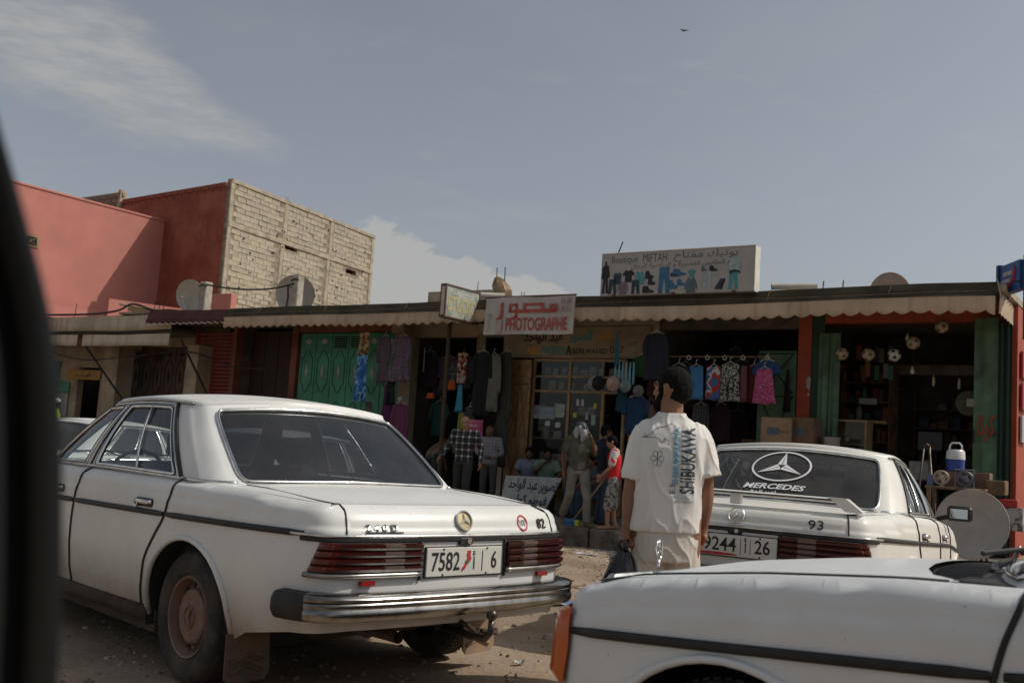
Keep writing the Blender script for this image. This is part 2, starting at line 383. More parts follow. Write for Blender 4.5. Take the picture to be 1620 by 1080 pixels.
# ------------------------------------------------------------------ car materials
def paint_mat(name, col, dust=(.30, .22, .155), low=.24, dustamt=.62, rough=.40):
    m = mat(name, col, rough=rough, var=.05, scale=3, coat=.15, spec=.42); nt = m.node_tree; b = nt.nodes['Principled BSDF']
    src = b.inputs['Base Color'].links[0].from_socket
    t = addnode(m, 'ShaderNodeTexCoord'); sp = addnode(m, 'ShaderNodeSeparateXYZ'); nt.links.new(t.outputs['Object'], sp.inputs[0])
    n = addnode(m, 'ShaderNodeTexNoise'); n.inputs['Scale'].default_value = 5; n.inputs['Detail'].default_value = 9; n.inputs['Roughness'].default_value = .65
    nt.links.new(t.outputs['Object'], n.inputs['Vector'])
    mr = addnode(m, 'ShaderNodeMapRange'); mr.inputs[1].default_value = low+.42; mr.inputs[2].default_value = low; mr.interpolation_type = 'SMOOTHSTEP'; nt.links.new(sp.outputs[2], mr.inputs[0])
    a = addnode(m, 'ShaderNodeMath', operation='MULTIPLY_ADD'); nt.links.new(n.outputs[0], a.inputs[0]); a.inputs[1].default_value = 1.1; a.inputs[2].default_value = .38
    mu = addnode(m, 'ShaderNodeMath', operation='MULTIPLY'); nt.links.new(mr.outputs[0], mu.inputs[0]); nt.links.new(a.outputs[0], mu.inputs[1])
    # a thin all-over film with small stains
    n3 = addnode(m, 'ShaderNodeTexNoise'); n3.inputs['Scale'].default_value = 2.2; n3.inputs['Detail'].default_value = 12; n3.inputs['Roughness'].default_value = .72
    mp = addnode(m, 'ShaderNodeMapping'); mp.inputs['Scale'].default_value = (1, 1, .45); nt.links.new(t.outputs['Object'], mp.inputs[0]); nt.links.new(mp.outputs[0], n3.inputs['Vector'])
    r3 = addnode(m, 'ShaderNodeMapRange'); r3.inputs[1].default_value = .48; r3.inputs[2].default_value = .85; r3.inputs[4].default_value = .20; nt.links.new(n3.outputs[0], r3.inputs[0])
    mxx = addnode(m, 'ShaderNodeMath', operation='MAXIMUM'); nt.links.new(mu.outputs[0], mxx.inputs[0]); nt.links.new(r3.outputs[0], mxx.inputs[1])
    md = addnode(m, 'ShaderNodeMath', operation='MULTIPLY', use_clamp=True); nt.links.new(mxx.outputs[0], md.inputs[0]); md.inputs[1].default_value = dustamt
    mx = addnode(m, 'ShaderNodeMix', data_type='RGBA'); mx.inputs['B'].default_value = (*dust, 1)
    nt.links.new(src, mx.inputs['A']); nt.links.new(md.outputs[0], mx.inputs['Factor']); nt.links.new(mx.outputs['Result'], b.inputs['Base Color'])
    rr_ = addnode(m, 'ShaderNodeMapRange'); nt.links.new(md.outputs[0], rr_.inputs[0]); rr_.inputs[3].default_value = rough; rr_.inputs[4].default_value = .75; nt.links.new(rr_.outputs[0], b.inputs['Roughness'])
    cw = addnode(m, 'ShaderNodeMapRange'); nt.links.new(md.outputs[0], cw.inputs[0]); cw.inputs[2].default_value = .4; cw.inputs[3].default_value = .16; cw.inputs[4].default_value = 0; nt.links.new(cw.outputs[0], b.inputs['Coat Weight'])
    ch = addnode(m, 'ShaderNodeTexNoise'); ch.inputs['Scale'].default_value = 55; ch.inputs['Detail'].default_value = 3; nt.links.new(t.outputs['Object'], ch.inputs['Vector'])
    cr_ = addnode(m, 'ShaderNodeMapRange'); cr_.inputs[1].default_value = .755; cr_.inputs[2].default_value = .775; nt.links.new(ch.outputs[0], cr_.inputs[0])
    mc = addnode(m, 'ShaderNodeMix', data_type='RGBA'); mc.inputs['B'].default_value = (.10, .06, .04, 1); nt.links.new(cr_.outputs[0], mc.inputs['Factor']); nt.links.new(mx.outputs['Result'], mc.inputs['A']); nt.links.new(mc.outputs['Result'], b.inputs['Base Color'])
    # faint waviness of old panels
    n2 = addnode(m, 'ShaderNodeTexNoise'); n2.inputs['Scale'].default_value = 2.6; n2.inputs['Detail'].default_value = 1; nt.links.new(t.outputs['Object'], n2.inputs['Vector'])
    bp = addnode(m, 'ShaderNodeBump'); bp.inputs['Strength'].default_value = .25; bp.inputs['Distance'].default_value = .02; nt.links.new(n2.outputs[0], bp.inputs['Height']); nt.links.new(bp.outputs[0], b.inputs['Normal'])
    return m
def glass_mat(name, tint, ior=1.5, haze=0.0, rough=.02):
    if name in MATS: return MATS[name]
    m = bpy.data.materials.new(name); m.use_nodes = True; nt = m.node_tree; nt.nodes.clear()
    o = nt.nodes.new('ShaderNodeOutputMaterial'); tr = nt.nodes.new('ShaderNodeBsdfTransparent'); tr.inputs[0].default_value = (*tint, 1)
    gl = nt.nodes.new('ShaderNodeBsdfGlossy'); gl.inputs['Roughness'].default_value = rough; gl.inputs[0].default_value = (.9, .93, 1, 1)
    df = nt.nodes.new('ShaderNodeBsdfDiffuse'); df.inputs[0].default_value = (.25, .24, .22, 1)
    m0 = nt.nodes.new('ShaderNodeMixShader'); t = nt.nodes.new('ShaderNodeTexCoord'); nz = nt.nodes.new('ShaderNodeTexNoise'); nz.inputs['Scale'].default_value = 3; nz.inputs['Detail'].default_value = 6
    nt.links.new(t.outputs['Object'], nz.inputs['Vector']); hz = nt.nodes.new('ShaderNodeMath'); hz.operation = 'MULTIPLY'; nt.links.new(nz.outputs[0], hz.inputs[0]); hz.inputs[1].default_value = haze*2
    nt.links.new(hz.outputs[0], m0.inputs[0]); nt.links.new(tr.outputs[0], m0.inputs[1]); nt.links.new(df.outputs[0], m0.inputs[2])
    lw = nt.nodes.new('ShaderNodeLayerWeight'); lw.inputs[0].default_value = .5; pw = nt.nodes.new('ShaderNodeMath'); pw.operation = 'POWER'; nt.links.new(lw.outputs['Facing'], pw.inputs[0]); pw.inputs[1].default_value = 5
    f0 = ((ior-1)/(ior+1))**2; fr = nt.nodes.new('ShaderNodeMath'); fr.operation = 'MULTIPLY_ADD'; nt.links.new(pw.outputs[0], fr.inputs[0]); fr.inputs[1].default_value = (1-f0)*.9; fr.inputs[2].default_value = f0; mx = nt.nodes.new('ShaderNodeMixShader')
    nt.links.new(fr.outputs[0], mx.inputs[0]); nt.links.new(m0.outputs[0], mx.inputs[1]); nt.links.new(gl.outputs[0], mx.inputs[2]); nt.links.new(mx.outputs[0], o.inputs[0])
    MATS[name] = m; return m
mpaint = paint_mat('white_paint', (.76, .76, .73), dustamt=.85)
mpaint2 = paint_mat('ivory_paint', (.77, .75, .69), dustamt=.40)
mpaint3 = paint_mat('clean_white_paint', (.74, .755, .75), low=.1, dustamt=.25)
mchrome = mat('chrome', (.78, .78, .76), rough=.18, metal=1, var=.15, scale=12, bump=.05)
mbump = mat('dark_reflection_chrome', (.42, .41, .39), rough=.2, metal=1, var=.35, scale=5, detail=8)  # base colour darkened to stand in for dark ground mirrored in the bumper
mdull = mat('dull_chrome', (.42, .40, .37), rough=.34, metal=.9, var=.3, scale=9)
mrub = mat('black_rubber', (.018, .018, .018), rough=.55, var=.3, scale=9)
mrubd = mat('dusty_rubber', (.035, .032, .028), rough=.8, var=.3, scale=9, col2=(.11, .085, .06), mix2=(.5, .75))
mtyre = mat('tyre_rubber', (.028, .026, .024), rough=.85, scale=5, col2=(.12, .085, .055), mix2=(.4, .75), bump=.3, bscale=90)
mhub = mat('dusty_hubcap', (.16, .095, .072), rough=.6, scale=9, col2=(.26, .16, .11), mix2=(.35, .7))
mwell = mat('dark_wheel_well', (.02, .018, .016), rough=.95)
munder = mat('dirty_underbody', (.07, .05, .035), rough=.9, var=.3)
mint = mat('dark_car_interior', (.022, .022, .024), rough=.7)
mseat = mat('car_seat_vinyl', (.035, .032, .03), rough=.5)
mtint = glass_mat('tinted_rear_glass', (.135, .155, .175), 1.75, .07)
mglass = glass_mat('car_side_glass', (.72, .76, .74), 1.5, .03)
mglass2 = glass_mat('car_green_glass', (.50, .55, .50), 1.55, .14)
def lens_mat(name, c, rough=.25):
    m = mat(name, c, rough=rough, var=.1, spec=.6, coat=.3); return m
mred = lens_mat('red_lens', (.11, .010, .008)); mdred = lens_mat('dark_red_lens', (.055, .008, .007)); mamber = lens_mat('amber_lens', (.58, .115, .014)); mclear = lens_mat('pale_lens', (.17, .12, .11)); mrefl = lens_mat('red_reflector', (.30, .015, .015))
mplate = mat('plate_white', (.62, .61, .55), rough=.45, var=.06); mink = mat('black_ink', (.012, .012, .012), rough=.6); mredink = mat('red_ink', (.5, .02, .03), rough=.6); mgreenink = mat('green_ink', (.02, .25, .08), rough=.6)
mdecal = mat('white_decal', (.75, .75, .75), rough=.6, var=.03); mgold = mat('aged_gold_emblem', (.42, .36, .22), rough=.3, metal=.9, var=.2)

# ------------------------------------------------------------------ body surface of the saloon (x right, y forward from the rear bumper, z up)
_half = catrom([(0, .085), (.3, .092), (.55, .112), (.69, .148), (.752, .205), (.792, .33), (.832, .60), (.862, 1.10), (.882, 1.8), (.89, 2.4), (.888, 3.1), (.88, 3.7), (.862, 4.15), (.838, 4.40), (.79, 4.50), (.70, 4.545), (.5, 4.575), (.25, 4.595), (0, 4.60)], 14)
_seg = np.linalg.norm(np.diff(_half, axis=0), axis=1); _U = np.concatenate([[0], np.cumsum(_seg)]); UMAX = _U[-1]
_tan = np.gradient(_half, _U, axis=0); _tan /= np.linalg.norm(_tan, axis=1)[:, None]
_nor = np.stack([_tan[:, 1], -_tan[:, 0]], 1)
for _ in range(3): _nor[1:-1] = (_nor[:-2]+_nor[1:-1]*2+_nor[2:])/4
_nor[0] = (0, -1); _nor[-1] = (0, 1)
def ux(x): return float(np.interp(x, _half[:60, 0], _U[:60]))                 # rear half: u at a given x
def uy(y): k = (_half[:, 0] > .70); return float(np.interp(y, _half[k, 1], _U[k]))
def uxf(x): return UMAX-float(np.interp(x, _half[::-1][:60, 0], (UMAX-_U[::-1])[:60]))
ztop = smooth1([0, .085, .34, .7, 1.1, 1.6, 2.4, 3.2, 3.5, 3.9, 4.3, 4.42, 4.6, 4.8], [.922, .922, .924, .945, .957, .957, .955, .955, .945, .912, .864, .832, .828, .828])
_tau = [-.05, 0, .006, .018, .035, .06, .088, .104, .125, .28, .42, .56, .66, .75]
_dd = [.10, .080, .060, .038, .025, .017, .014, .006, .004, 0, .004, .022, .048, .075]
def outline(u):
    uu = abs(u); s = 1 if u >= 0 else -1
    if uu > UMAX: uu = 2*UMAX-uu; s = -s
    x = np.interp(uu, _U, _half[:, 0]); y = np.interp(uu, _U, _half[:, 1]); nx = np.interp(uu, _U, _nor[:, 0]); ny = np.interp(uu, _U, _nor[:, 1])
    return x*s, y, nx*s, ny
def B(u, z):
    x, y, nx, ny = outline(u); zt = ztop(y); d = float(np.interp(zt-z, _tau, _dd))
    if y < .7: d += float(np.interp(zt-z, [-.05, 0, .008, .02, .04, .07, .12], [.085, .062, .042, .026, .014, .006, 0]))*min(1, max(0, (.7-y)/.35))*(.35+.65*abs(ny))      # rounded tail edge
    if y > 4.35: d += max(0, (z-.45))*.05*abs(ny)
    return (x-nx*d, y-ny*d, z)
def BO(u, z, o):
    e = 2e-3; p = np.array(B(u, z)); a = np.array(B(u+e, z))-np.array(B(u-e, z)); b = np.array(B(u, z+e))-np.array(B(u, z-e)); n = np.cross(a, b); n /= np.linalg.norm(n); return p+n*o
def zt_u(u): return ztop(outline(u)[1])
def crown(y): return float(np.interp(y, [.12, .30, .6, 1.1, 3.3, 3.7, 4.2, 4.44, 4.6], [0, .0, .014, .024, .024, .036, .032, .0, 0]))
def D(x, y):
    q = min(1, abs(x)/.76); z = ztop(y)+crown(y)*(1-q*q)
    z += .012*math.exp(-((abs(x)-.52)/.10)**2)*0
    return (x, y, z)
def ring(u): p = B(u, zt_u(u)); return (p[0], p[1])
# greenhouse: bottom and top rings with matching keys
_gb = catrom([(0, .945), (.35, .96), (.675, 1.01), (.785, 1.15), (.80, 1.37), (.806, 1.90), (.806, 2.40), (.80, 2.88), (.79, 3.04), (.755, 3.18), (.66, 3.27), (.35, 3.35), (0, 3.38)], 10)
_gt = catrom([(0, 1.485), (.32, 1.495), (.57, 1.54), (.612, 1.68), (.616, 1.80), (.61, 2.08), (.61, 2.34), (.605, 2.54), (.597, 2.63), (.575, 2.69), (.50, 2.73), (.28, 2.775), (0, 2.785)], 10)
def zroof(x, y): return 1.438-.13*x*x-.085*(y-2.12)**2
def G(s, t):
    """s: key index 0..12 (negative and >12 mirrored), t: 0 belt .. 1 roof edge"""
    sg = 1; a = s
    if a < 0: a = -a; sg = -1
    if a > 12: a = 24-a; sg = -sg
    k = min(a*10, 119.999); i = int(k); f = k-i
    b = _gb[i]*(1-f)+_gb[i+1]*f; c = _gt[i]*(1-f)+_gt[i+1]*f
    zb = .962-.012*abs(b[1]-2.2)/1.3; zr = zroof(c[0], c[1])-.022
    zb += .012*(1-min(1, abs(b[0])/.7)) if (b[1] < 1.15 or b[1] > 3.35) else 0
    p = b*(1-t)+c*t; d = c-np.array([0, 2.15]); n = np.array([p[0], (p[1]-2.2)*.5]); n /= max(1e-6, np.linalg.norm(n))
    bow = 4*t*(1-t)*.022; z = zb*(1-t)+zr*t+ .0
    x, y = p+n*bow
    return (x*sg, y, z)
def GO(s, t, o):
    e = 4e-3; p = np.array(G(s, t)); a = np.array(G(s+e, t))-np.array(G(s-e, t)); b = np.array(G(s, t+e))-np.array(G(s, t-e)); n = np.cross(a, b); n /= max(1e-9, np.linalg.norm(n)); return p+n*o
def mir(pts): return [(-p[0], p[1], p[2]) for p in pts]

AR = .385
def arch(yc, x0, x1, zlow, n=22):
    """(u, z) of the wheel opening from the front side to the rear side"""
    a0 = math.asin((zlow-.315)/AR)
    return [(uy(yc)+AR*1.03*math.cos(a0+(PI-2*a0)*k/n), .315+AR*(1 if True else 1)*math.sin(a0+(PI-2*a0)*k/n)*.97) for k in range(n+1)]
ZS = .27
rear_cut = [(uy(1.60), ZS+.03), (uy(1.575), .42), (uy(1.53), .56), (uy(1.44), .68), (uy(1.37), .77), (uy(1.345), .86), (uy(1.34), 'T')]
b_cut = [(uy(2.48), ZS+.03), (uy(2.475), .5), (uy(2.465), .75), (uy(2.445), .86), (uy(2.435), 'T')]
f_cut = [(uy(3.30), ZS+.03), (uy(3.29), .5), (uy(3.275), .7), (uy(3.25), .82), (uy(3.215), .92), (uy(3.205), 'T')]
def TT(l): return [(u, zt_u(u) if z == 'T' else z) for u, z in l]
rear_cut, b_cut, f_cut = TT(rear_cut), TT(b_cut), TT(f_cut)
def toprow(u0, u1, n=14): return [(u0+(u1-u0)*k/n, zt_u(u0+(u1-u0)*k/n)) for k in range(n+1)]
ULID = ux(.64); ZLID = .795

def seal_line(mb, pts, r=.006, o=.001): mb.tube([BO(u, z, o) for u, z in pts], r, 6); return mb
def smoothpts(l, step=.04):
    c = catrom(l, 6); return [tuple(p) for p in c]
_wheel_cache = {}
def wheel(parent, x, y, side, hub=mhub, turn=0):
    w = thing('wheel', None, None, (x, y, .315)); w.parent = parent
    M = MR(PI/2 if side > 0 else -PI/2, 'Y')      # local z -> outward
    if side < 0: M = MR(-PI/2, 'Y')
    if not _wheel_cache:
        prof = [(-.095, .20), (-.098, .26), (-.088, .298), (-.07, .311), (-.03, .316), (.03, .316), (.07, .311), (.088, .298), (.098, .26), (.092, .215), (.083, .198), (.07, .19)]
        t = MB().lathe(prof, 48)
        # tread blocks
        for k in range(60):
            a = 2*PI*k/60
            for q in (-.05, -.017, .017, .05):
                t.box(.311, .3185, -.0105, .0105, q-.012, q+.012, MR(a+(.05 if q > 0 else 0), 'Z'))
        _wheel_cache['tyre'] = t
        rm = MB().lathe([(.078, .196), (.09, .19), (.086, .182), (.05, .172), (.03, .165), (.035, .13), (.04, .05), (.04, 0.001)], 40)
        for k in range(16):
            a = 2*PI*k/16; rm.box(.138, .154, -.014, .014, .034, .040, MR(a, 'Z'))
        _wheel_cache['rim'] = rm
        hc = MB().lathe([(.045, .135), (.062, .128), (.068, .115), (.066, .10), (.07, .06), (.074, .055), (.074, 0.001)], 40)
        hc.add(*(lambda m_: (m_.v, m_.f))(MB().lathe([(.072, .055), (.080, .052), (.080, .046), (.072, .044)], 32)))
        for k in range(3):
            a = PI/2+2*PI*k/3; hc.prism([(-.009, 0), (0, .048), (.009, 0)], -.083, -.07, MR(a-PI/2, 'Z') @ MR(-PI/2, 'X') @ MR(0, 'Y'))
        _wheel_cache['hub'] = hc
        sl = MB()
        for k in range(12):
            a = 2*PI*(k+.5)/12; sl.box(.142, .160, -.017, .017, .0445, .0475, MR(a, 'Z'))
        _wheel_cache['slots'] = sl
    def mk(key, nm, m, ang):
        src = _wheel_cache[key]; q = MB().add([M @ Vector(p) for p in src.v], src.f); o = q.build(nm, m, w, angle=ang); return o
    mk('tyre', 'tyre', mtyre, 40); rmo = mk('rim', 'rim', hub, 30); mk('slots', 'vent_slot', mrub, None).parent = w; mk('hub', 'hub_cap', hub, 30)
    if turn: w.rotation_euler = (0, 0, turn)
    return w

def make_car(label, paint, glass_rear, glass_side, group, hub=mhub, front=False, rearglass_mat=None):
    root = thing('parked_car', label, 'car', group=group)
    # ---------------- panels
    q = panel(B, [(0, .395)]+[(ux(x), .395) for x in (.2, .4, .6)]+[(uy(.32), .375), (uy(.62), .325)]+arch(1.13, 0, 0, ZS)[::-1]+rear_cut+toprow(uy(1.34), ULID, 30)[1:]+[(ULID, ZLID), (0, ZLID)], step=.045, stepv=.02, mirror=True)
    bx_ = ring  # deck strips beside the trunk lid and round the cabin
    ro = [ring(uy(1.34)*(1-k/30)+ULID*k/30) for k in range(31)]
    panel(lambda x, y: D(x, y), ro[::-1]+[(.775, 1.34), (.77, 1.12), (.675, 1.0), (.67, .95), (.645, .80), (.64, .4)], step=.06, mirror=True, mb=q)
    q.build('rear_body', paint, root)
    lid = panel(B, [(-ULID+.004, ZLID+.004), (ULID-.004, ZLID+.004), (ULID-.004, zt_u(ULID))]+toprow(ULID-.004, -ULID+.004, 24)[1:], step=.045, stepv=.015)
    rl = [ring(-ULID+2*ULID*k/24) for k in range(25)]
    panel(D, rl+[(.636, .4), (.641, .80), (.66, .95), (.35, .955), (0, .945), (-.35, .955), (-.66, .95), (-.641, .8), (-.636, .4)], step=.05, mb=lid)
    lido = lid.build('trunk_lid', paint, root)
    for c0, c1, nm, hy in ((rear_cut, b_cut, 'rear_door', 1.59), (b_cut, f_cut, 'front_door', 2.72)):
        for sgn in (1, -1):
            q = panel(B, [(u+.003, z) for u, z in c0][::-1][0:0]+[(c0[0][0]+.004, ZS+.03), (c1[0][0]-.004, ZS+.03)]+[(u-.004, z) for u, z in c1[1:]]+toprow(c1[-1][0], c0[-1][0], 12)[1:-1]+[(u+.004, z) for u, z in c0[::-1][:-1]], step=.05, stepv=.02)
            if nm: 
                y0, y1 = c0[-1][0], c1[-1][0]
                rr_ = [ring(y0+(y1-y0)*k/10) for k in range(11)]
                panel(D, [(x, y) for x, y in rr_]+[(.785, rr_[-1][1]), (.79, rr_[0][1])][0:2], step=.08, mb=q)
            if sgn < 0:
                q.v = [(-x, y, z) for x, y, z in q.v]; q.f = [f[::-1] for f in q.f]; q.n = [(-n[0], n[1], n[2]) for n in q.n]
            d = q.build(nm, paint, root)
            # handle: escutcheon recess and grip bar
            hb = MB(); hs_ = MB(); u0 = uy(hy); zz = .825
            P = [BO(u0+a, zz+b, .0025) for a, b in rpoly([(-.095, -.022), (.095, -.022), (.095, .022), (-.095, .022)], .02, 4)]
            hb.add(P, [tuple(range(len(P)))]); hs_.tube([BO(u0-.085, zz+.003, .006), BO(u0-.07, zz+.004, .026), BO(u0+.06, zz+.004, .026), BO(u0+.085, zz+.003, .006)], .012, 8, flat=.6)
            hs_.tube([BO(u0+.062, zz-.012, .01), BO(u0+.062, zz-.03, .024)], .011, 8)
            if sgn < 0:
                for h in (hb, hs_): h.v = [(-x, y, z) for x, y, z in h.v]
            hb.build('handle_recess', mrub, d); hs_.build('handle', mchrome, d, smooth=True)
    q = panel(B, [(f_cut[0][0]+.004, ZS+.03)]+[(uy(3.935)-AR*1.02, ZS+.03)]+arch(3.935, 0, 0, ZS+.02)[::-1]+[(uy(4.35), .30), (uxf(.74), .33), (uxf(.74), .76)]+[(uxf(.74), zt_u(uxf(.74)))]+toprow(uxf(.74), f_cut[-1][0]+.004, 24)[1:]+[(u+.004, z) for u, z in f_cut[::-1][1:-1]], step=.045, stepv=.02, mirror=True)
    # fender tops
    fr = [ring(uy(3.21)+(uxf(.74)-uy(3.21))*k/24) for k in range(25)]
    xh = lambda y: float(np.interp(y, [3.2, 3.4, 4.0, 4.35, 4.46], [.745, .735, .715, .70, .675]))
    panel(D, fr+[(.69, 4.44)]+[(xh(y), y) for y in (4.4, 4.3, 4.1, 3.9, 3.7, 3.5, 3.36, 3.21)], step=.06, mirror=True, mb=q)
    q.build('front_fender', paint, root, split=True)
    hood = panel(D, [(.0, 4.50), (.4, 4.49), (.62, 4.46)]+[(xh(y)-.006, y) for y in (4.44, 4.3, 4.1, 3.9, 3.7, 3.5, 3.42)]+[(.71, 3.38), (.67, 3.40), (.60, 3.47), (.45, 3.52), (.25, 3.55), (0, 3.56)]+[(-.25, 3.55), (-.45, 3.52), (-.6, 3.47), (-.67, 3.40), (-.71, 3.38)]+[(-xh(y)+.006, y) for y in (3.42, 3.5, 3.7, 3.9, 4.1, 4.3, 4.44)]+[(-.62, 4.46), (-.4, 4.49)], step=.06)
    hood.build('hood', paint, root)
    # nose behind grille and lamps
    nose = panel(B, [(uxf(.74), .33), (2*UMAX-uxf(.74), .33), (2*UMAX-uxf(.74), zt_u(uxf(.74)))]+toprow(2*UMAX-uxf(.74), uxf(.74), 16)[1:], step=.08, ofs=-.01)
    nf = [ring(uxf(.74)+(2*UMAX-2*uxf(.74))*k/16) for k in range(17)]
    panel(D, nf+[(-.67, 4.44), (-.62, 4.462), (-.4, 4.492), (0, 4.502), (.4, 4.492), (.62, 4.462), (.67, 4.44)], step=.08, mb=nose)
    nose.build('nose_panel', paint, root)
    # sills and underbody
    MB().box(-.80, .80, 1.5, 3.5, .18, .29).box(-.42, .42, .9, 4.3, .20, .34).box(-.50, .50, .16, .80, .385, .44).box(-.28, .22, .3, .85, .345, .385).build('underbody', munder, root, split=True)
    s_ = MB()
    for sg in (1, -1): s_.tube([(sg*.815, 1.52, .275), (sg*.83, 2.4, .275), (sg*.825, 3.48, .275)], .045, 8)
    s_.build('sill', munder, root, smooth=True, split=True)
    # wheel wells
    wl_ = MB()
    for yc in (1.13, 3.935):
        for sg in (1, -1):
            prof = [(sg*x, AR*1.02) for x in (.86, .45)]
            V = []; n = 20
            for xx in (.845, .42):
                for k in range(n+1):
                    a = -.25+(PI+.5)*k/n; V.append((sg*xx, yc+AR*1.015*math.cos(a), .315+AR*1.0*math.sin(a)))
            F = [(k, k+1, n+2+k, n+1+k) for k in range(n)]+[tuple(n+1+k for k in range(n+1))]; wl_.add(V, F)
    wl_.build('wheel_well', mwell, root, split=True)
    # arch lips
    lp = MB()
    for yc in (1.13, 3.935):
        pts = [BO(u, z, .004) for u, z in arch(yc, 0, 0, ZS)]; lp.tube(pts, .016, 8, flat=.8); lp.tube(mir(pts), .016, 8, flat=.8)
    lp.build('arch_lip', paint, root, smooth=True, split=True)
    # shut-line seals
    sl = MB()
    for c in (rear_cut, b_cut, f_cut):
        pts = [BO(u, z, .0005) for u, z in smoothpts(c)]; sl.tube(pts, .0085, 6); sl.tube(mir(pts), .0085, 6)
    bt = [BO(uy(1.6)+(uy(3.3)-uy(1.6))*k/10, ZS+.03, 0) for k in range(11)]; sl.tube(bt, .006, 6); sl.tube(mir(bt), .006, 6)
    sl.build('door_seal', mrub, root, smooth=True, split=True)
    gl_ = MB()
    pts = [BO(ULID, z, 0) for z in np.linspace(ZLID, zt_u(ULID)-.001, 8)]+[Vector(D(x, y)) for x, y in ((.64, .25), (.638, .4), (.643, .8), (.665, .95))]
    gl_.tube(pts, .0045, 6); gl_.tube(mir(pts), .0045, 6)
    for sg in (1, -1):
        gl_.tube([Vector(D(sg*(xh(y)-.002), y))+Vector((0, 0, .0005)) for y in np.linspace(3.40, 4.44, 14)]+[Vector(D(sg*.63, 4.465)), Vector(D(sg*.4, 4.493))]+[Vector(D(0, 4.503))], .0055, 6)
    gl_.build('panel_gap', mrub, root, split=True)
    # rub strip along the side at taillight height
    rs = MB(); rc = MB()
    for seg in ((.26, 1.345), (1.375, 2.445), (2.475, 3.245), (3.275, 4.45)):
        for sg in (1, -1):
            n = 14; V = []
            zz = lambda y: float(np.interp(y, [.25, 1.4, 3.2, 4.45], [.797, .782, .764, .692]))
            sec = [(-.0145, .0), (-.013, .010), (-.005, .015), (.005, .015), (.013, .010), (.0145, 0)]
            for k in range(n+1):
                y = seg[0]+(seg[1]-seg[0])*k/n; tp = min(1, min(k, n-k)/1.0*.3+.75)
                for dz, o in sec: p = BO(uy(y), zz(y)+dz*tp, o*(tp)); V.append((p[0]*sg, p[1], p[2]))
            F = [(k*6+j, k*6+j+1, k*6+j+7, k*6+j+6) for k in range(n) for j in range(5)]+[tuple(range(6)), tuple(n*6+j for j in range(6))]
            rs.add(V, F)
            for dz in (-.0165,):
                rc.tube([(p[0]*sg, p[1], p[2]) for p in (BO(uy(seg[0]+(seg[1]-seg[0])*k/n), zz(seg[0]+(seg[1]-seg[0])*k/n)+dz, .003) for k in range(n+1))], .0035, 5)
    rs.build('rub_strip', mrub, root, smooth=True, split=True)
    # rear chrome moulding under the lid, carried round the corners
    md = MB(); md.tube([BO(u, ZLID-.001, .0075) for u in np.linspace(-uy(.40), uy(.40), 90)], .0075, 6); md.build('lid_moulding', mchrome, root, smooth=True)
    dk = MB(); dk.tube([BO(u, ZLID-.017, .004) for u in np.linspace(-uy(.27), uy(.27), 70)], .0115, 6); dk.build('lid_black_band', mrub, root)  # black trim band under the lid moulding, continuing the rub strips
    # ---------------- greenhouse
    frame = [(-.0, 0), (12, 0), (12, 1), (0, 1)]
    SC = .40     # index to metres, to keep triangles even
    Gs = lambda s, t: G(s/SC, t*2.2) if False else G(s/SC, t/.42)
    H = .42
    def gp(l): return [(s*SC, t*H) for s, t in l]
    rw = rpoly(gp([(-1.92, .035), (1.92, .035), (1.95, .92), (-1.95, .92)]), .07, 6)
    rwh = rpoly(gp([(-.5, .035), (1.92, .035), (1.95, .92), (-.5, .92)]), [0, .07, .07, 0], 6)
    ws = rpoly(gp([(9.85, .04), (14.15, .04), (13.9, .93), (10.1, .93)]), .05, 5)
    wsh = rpoly(gp([(9.85, .04), (12.6, .04), (12.6, .93), (10.1, .93)]), [.05, 0, 0, .05], 5)
    s1 = rpoly(gp([(4.12, .05), (6.02, .05), (6.12, .90), (4.28, .90)]), [.015, .015, .03, .05], 5)
    s2 = rpoly(gp([(6.32, .05), (8.62, .05), (8.75, .90), (6.40, .90)]), [.015, .015, .04, .03], 5)
    rwc = [p for p in rw if p[0] >= 0]; i0 = 0
    rwo = [(0, .035*H)]+[p for p in rpoly(gp([(0, .035), (1.92, .035), (1.95, .92), (0, .92)]), [0, .07, .07, 0], 6)]
    # shell of pillars: full outline with windows cut; front and rear openings reach the mid plane
    out = gp([(0, 0), (12, 0), (12, .04)])+[p for p in rpoly(gp([(12, .04), (9.85, .04), (10.1, .93), (12, .93)]), [0, .05, .05, 0], 5)][1:-1]+gp([(12, .93), (12, 1), (0, 1), (0, .92)])+[p for p in rpoly(gp([(0, .92), (1.95, .92), (1.92, .035), (0, .035)]), [0, .07, .07, 0], 6)][1:-1]+gp([(0, .035)])
    q = panel(Gs, out, [s1, s2], step=.045, mirror=True)
    q.build('cabin_pillars', paint, root)
    # roof
    ro_ = [(float(x), float(y)) for x, y in _gt[::2]]; ro_ = [((x*.985), 2.2+(y-2.2)*.985) for x, y in ro_]
    rf = panel(lambda x, y: (x, y, zroof(x, y)-.016*math.exp(-max(0, (.62-abs(x)))/.03)*0), [(x, y) for x, y in ro_]+[(-x, y) for x, y in ro_[::-1][1:-1]], step=.07)
    # rolled edge joining roof and pillars
    n_ = len(ro_); nb = len(rf.v); EV_ = []; EN = []
    full = [(s/10) for s in range(0, 241, 2)]
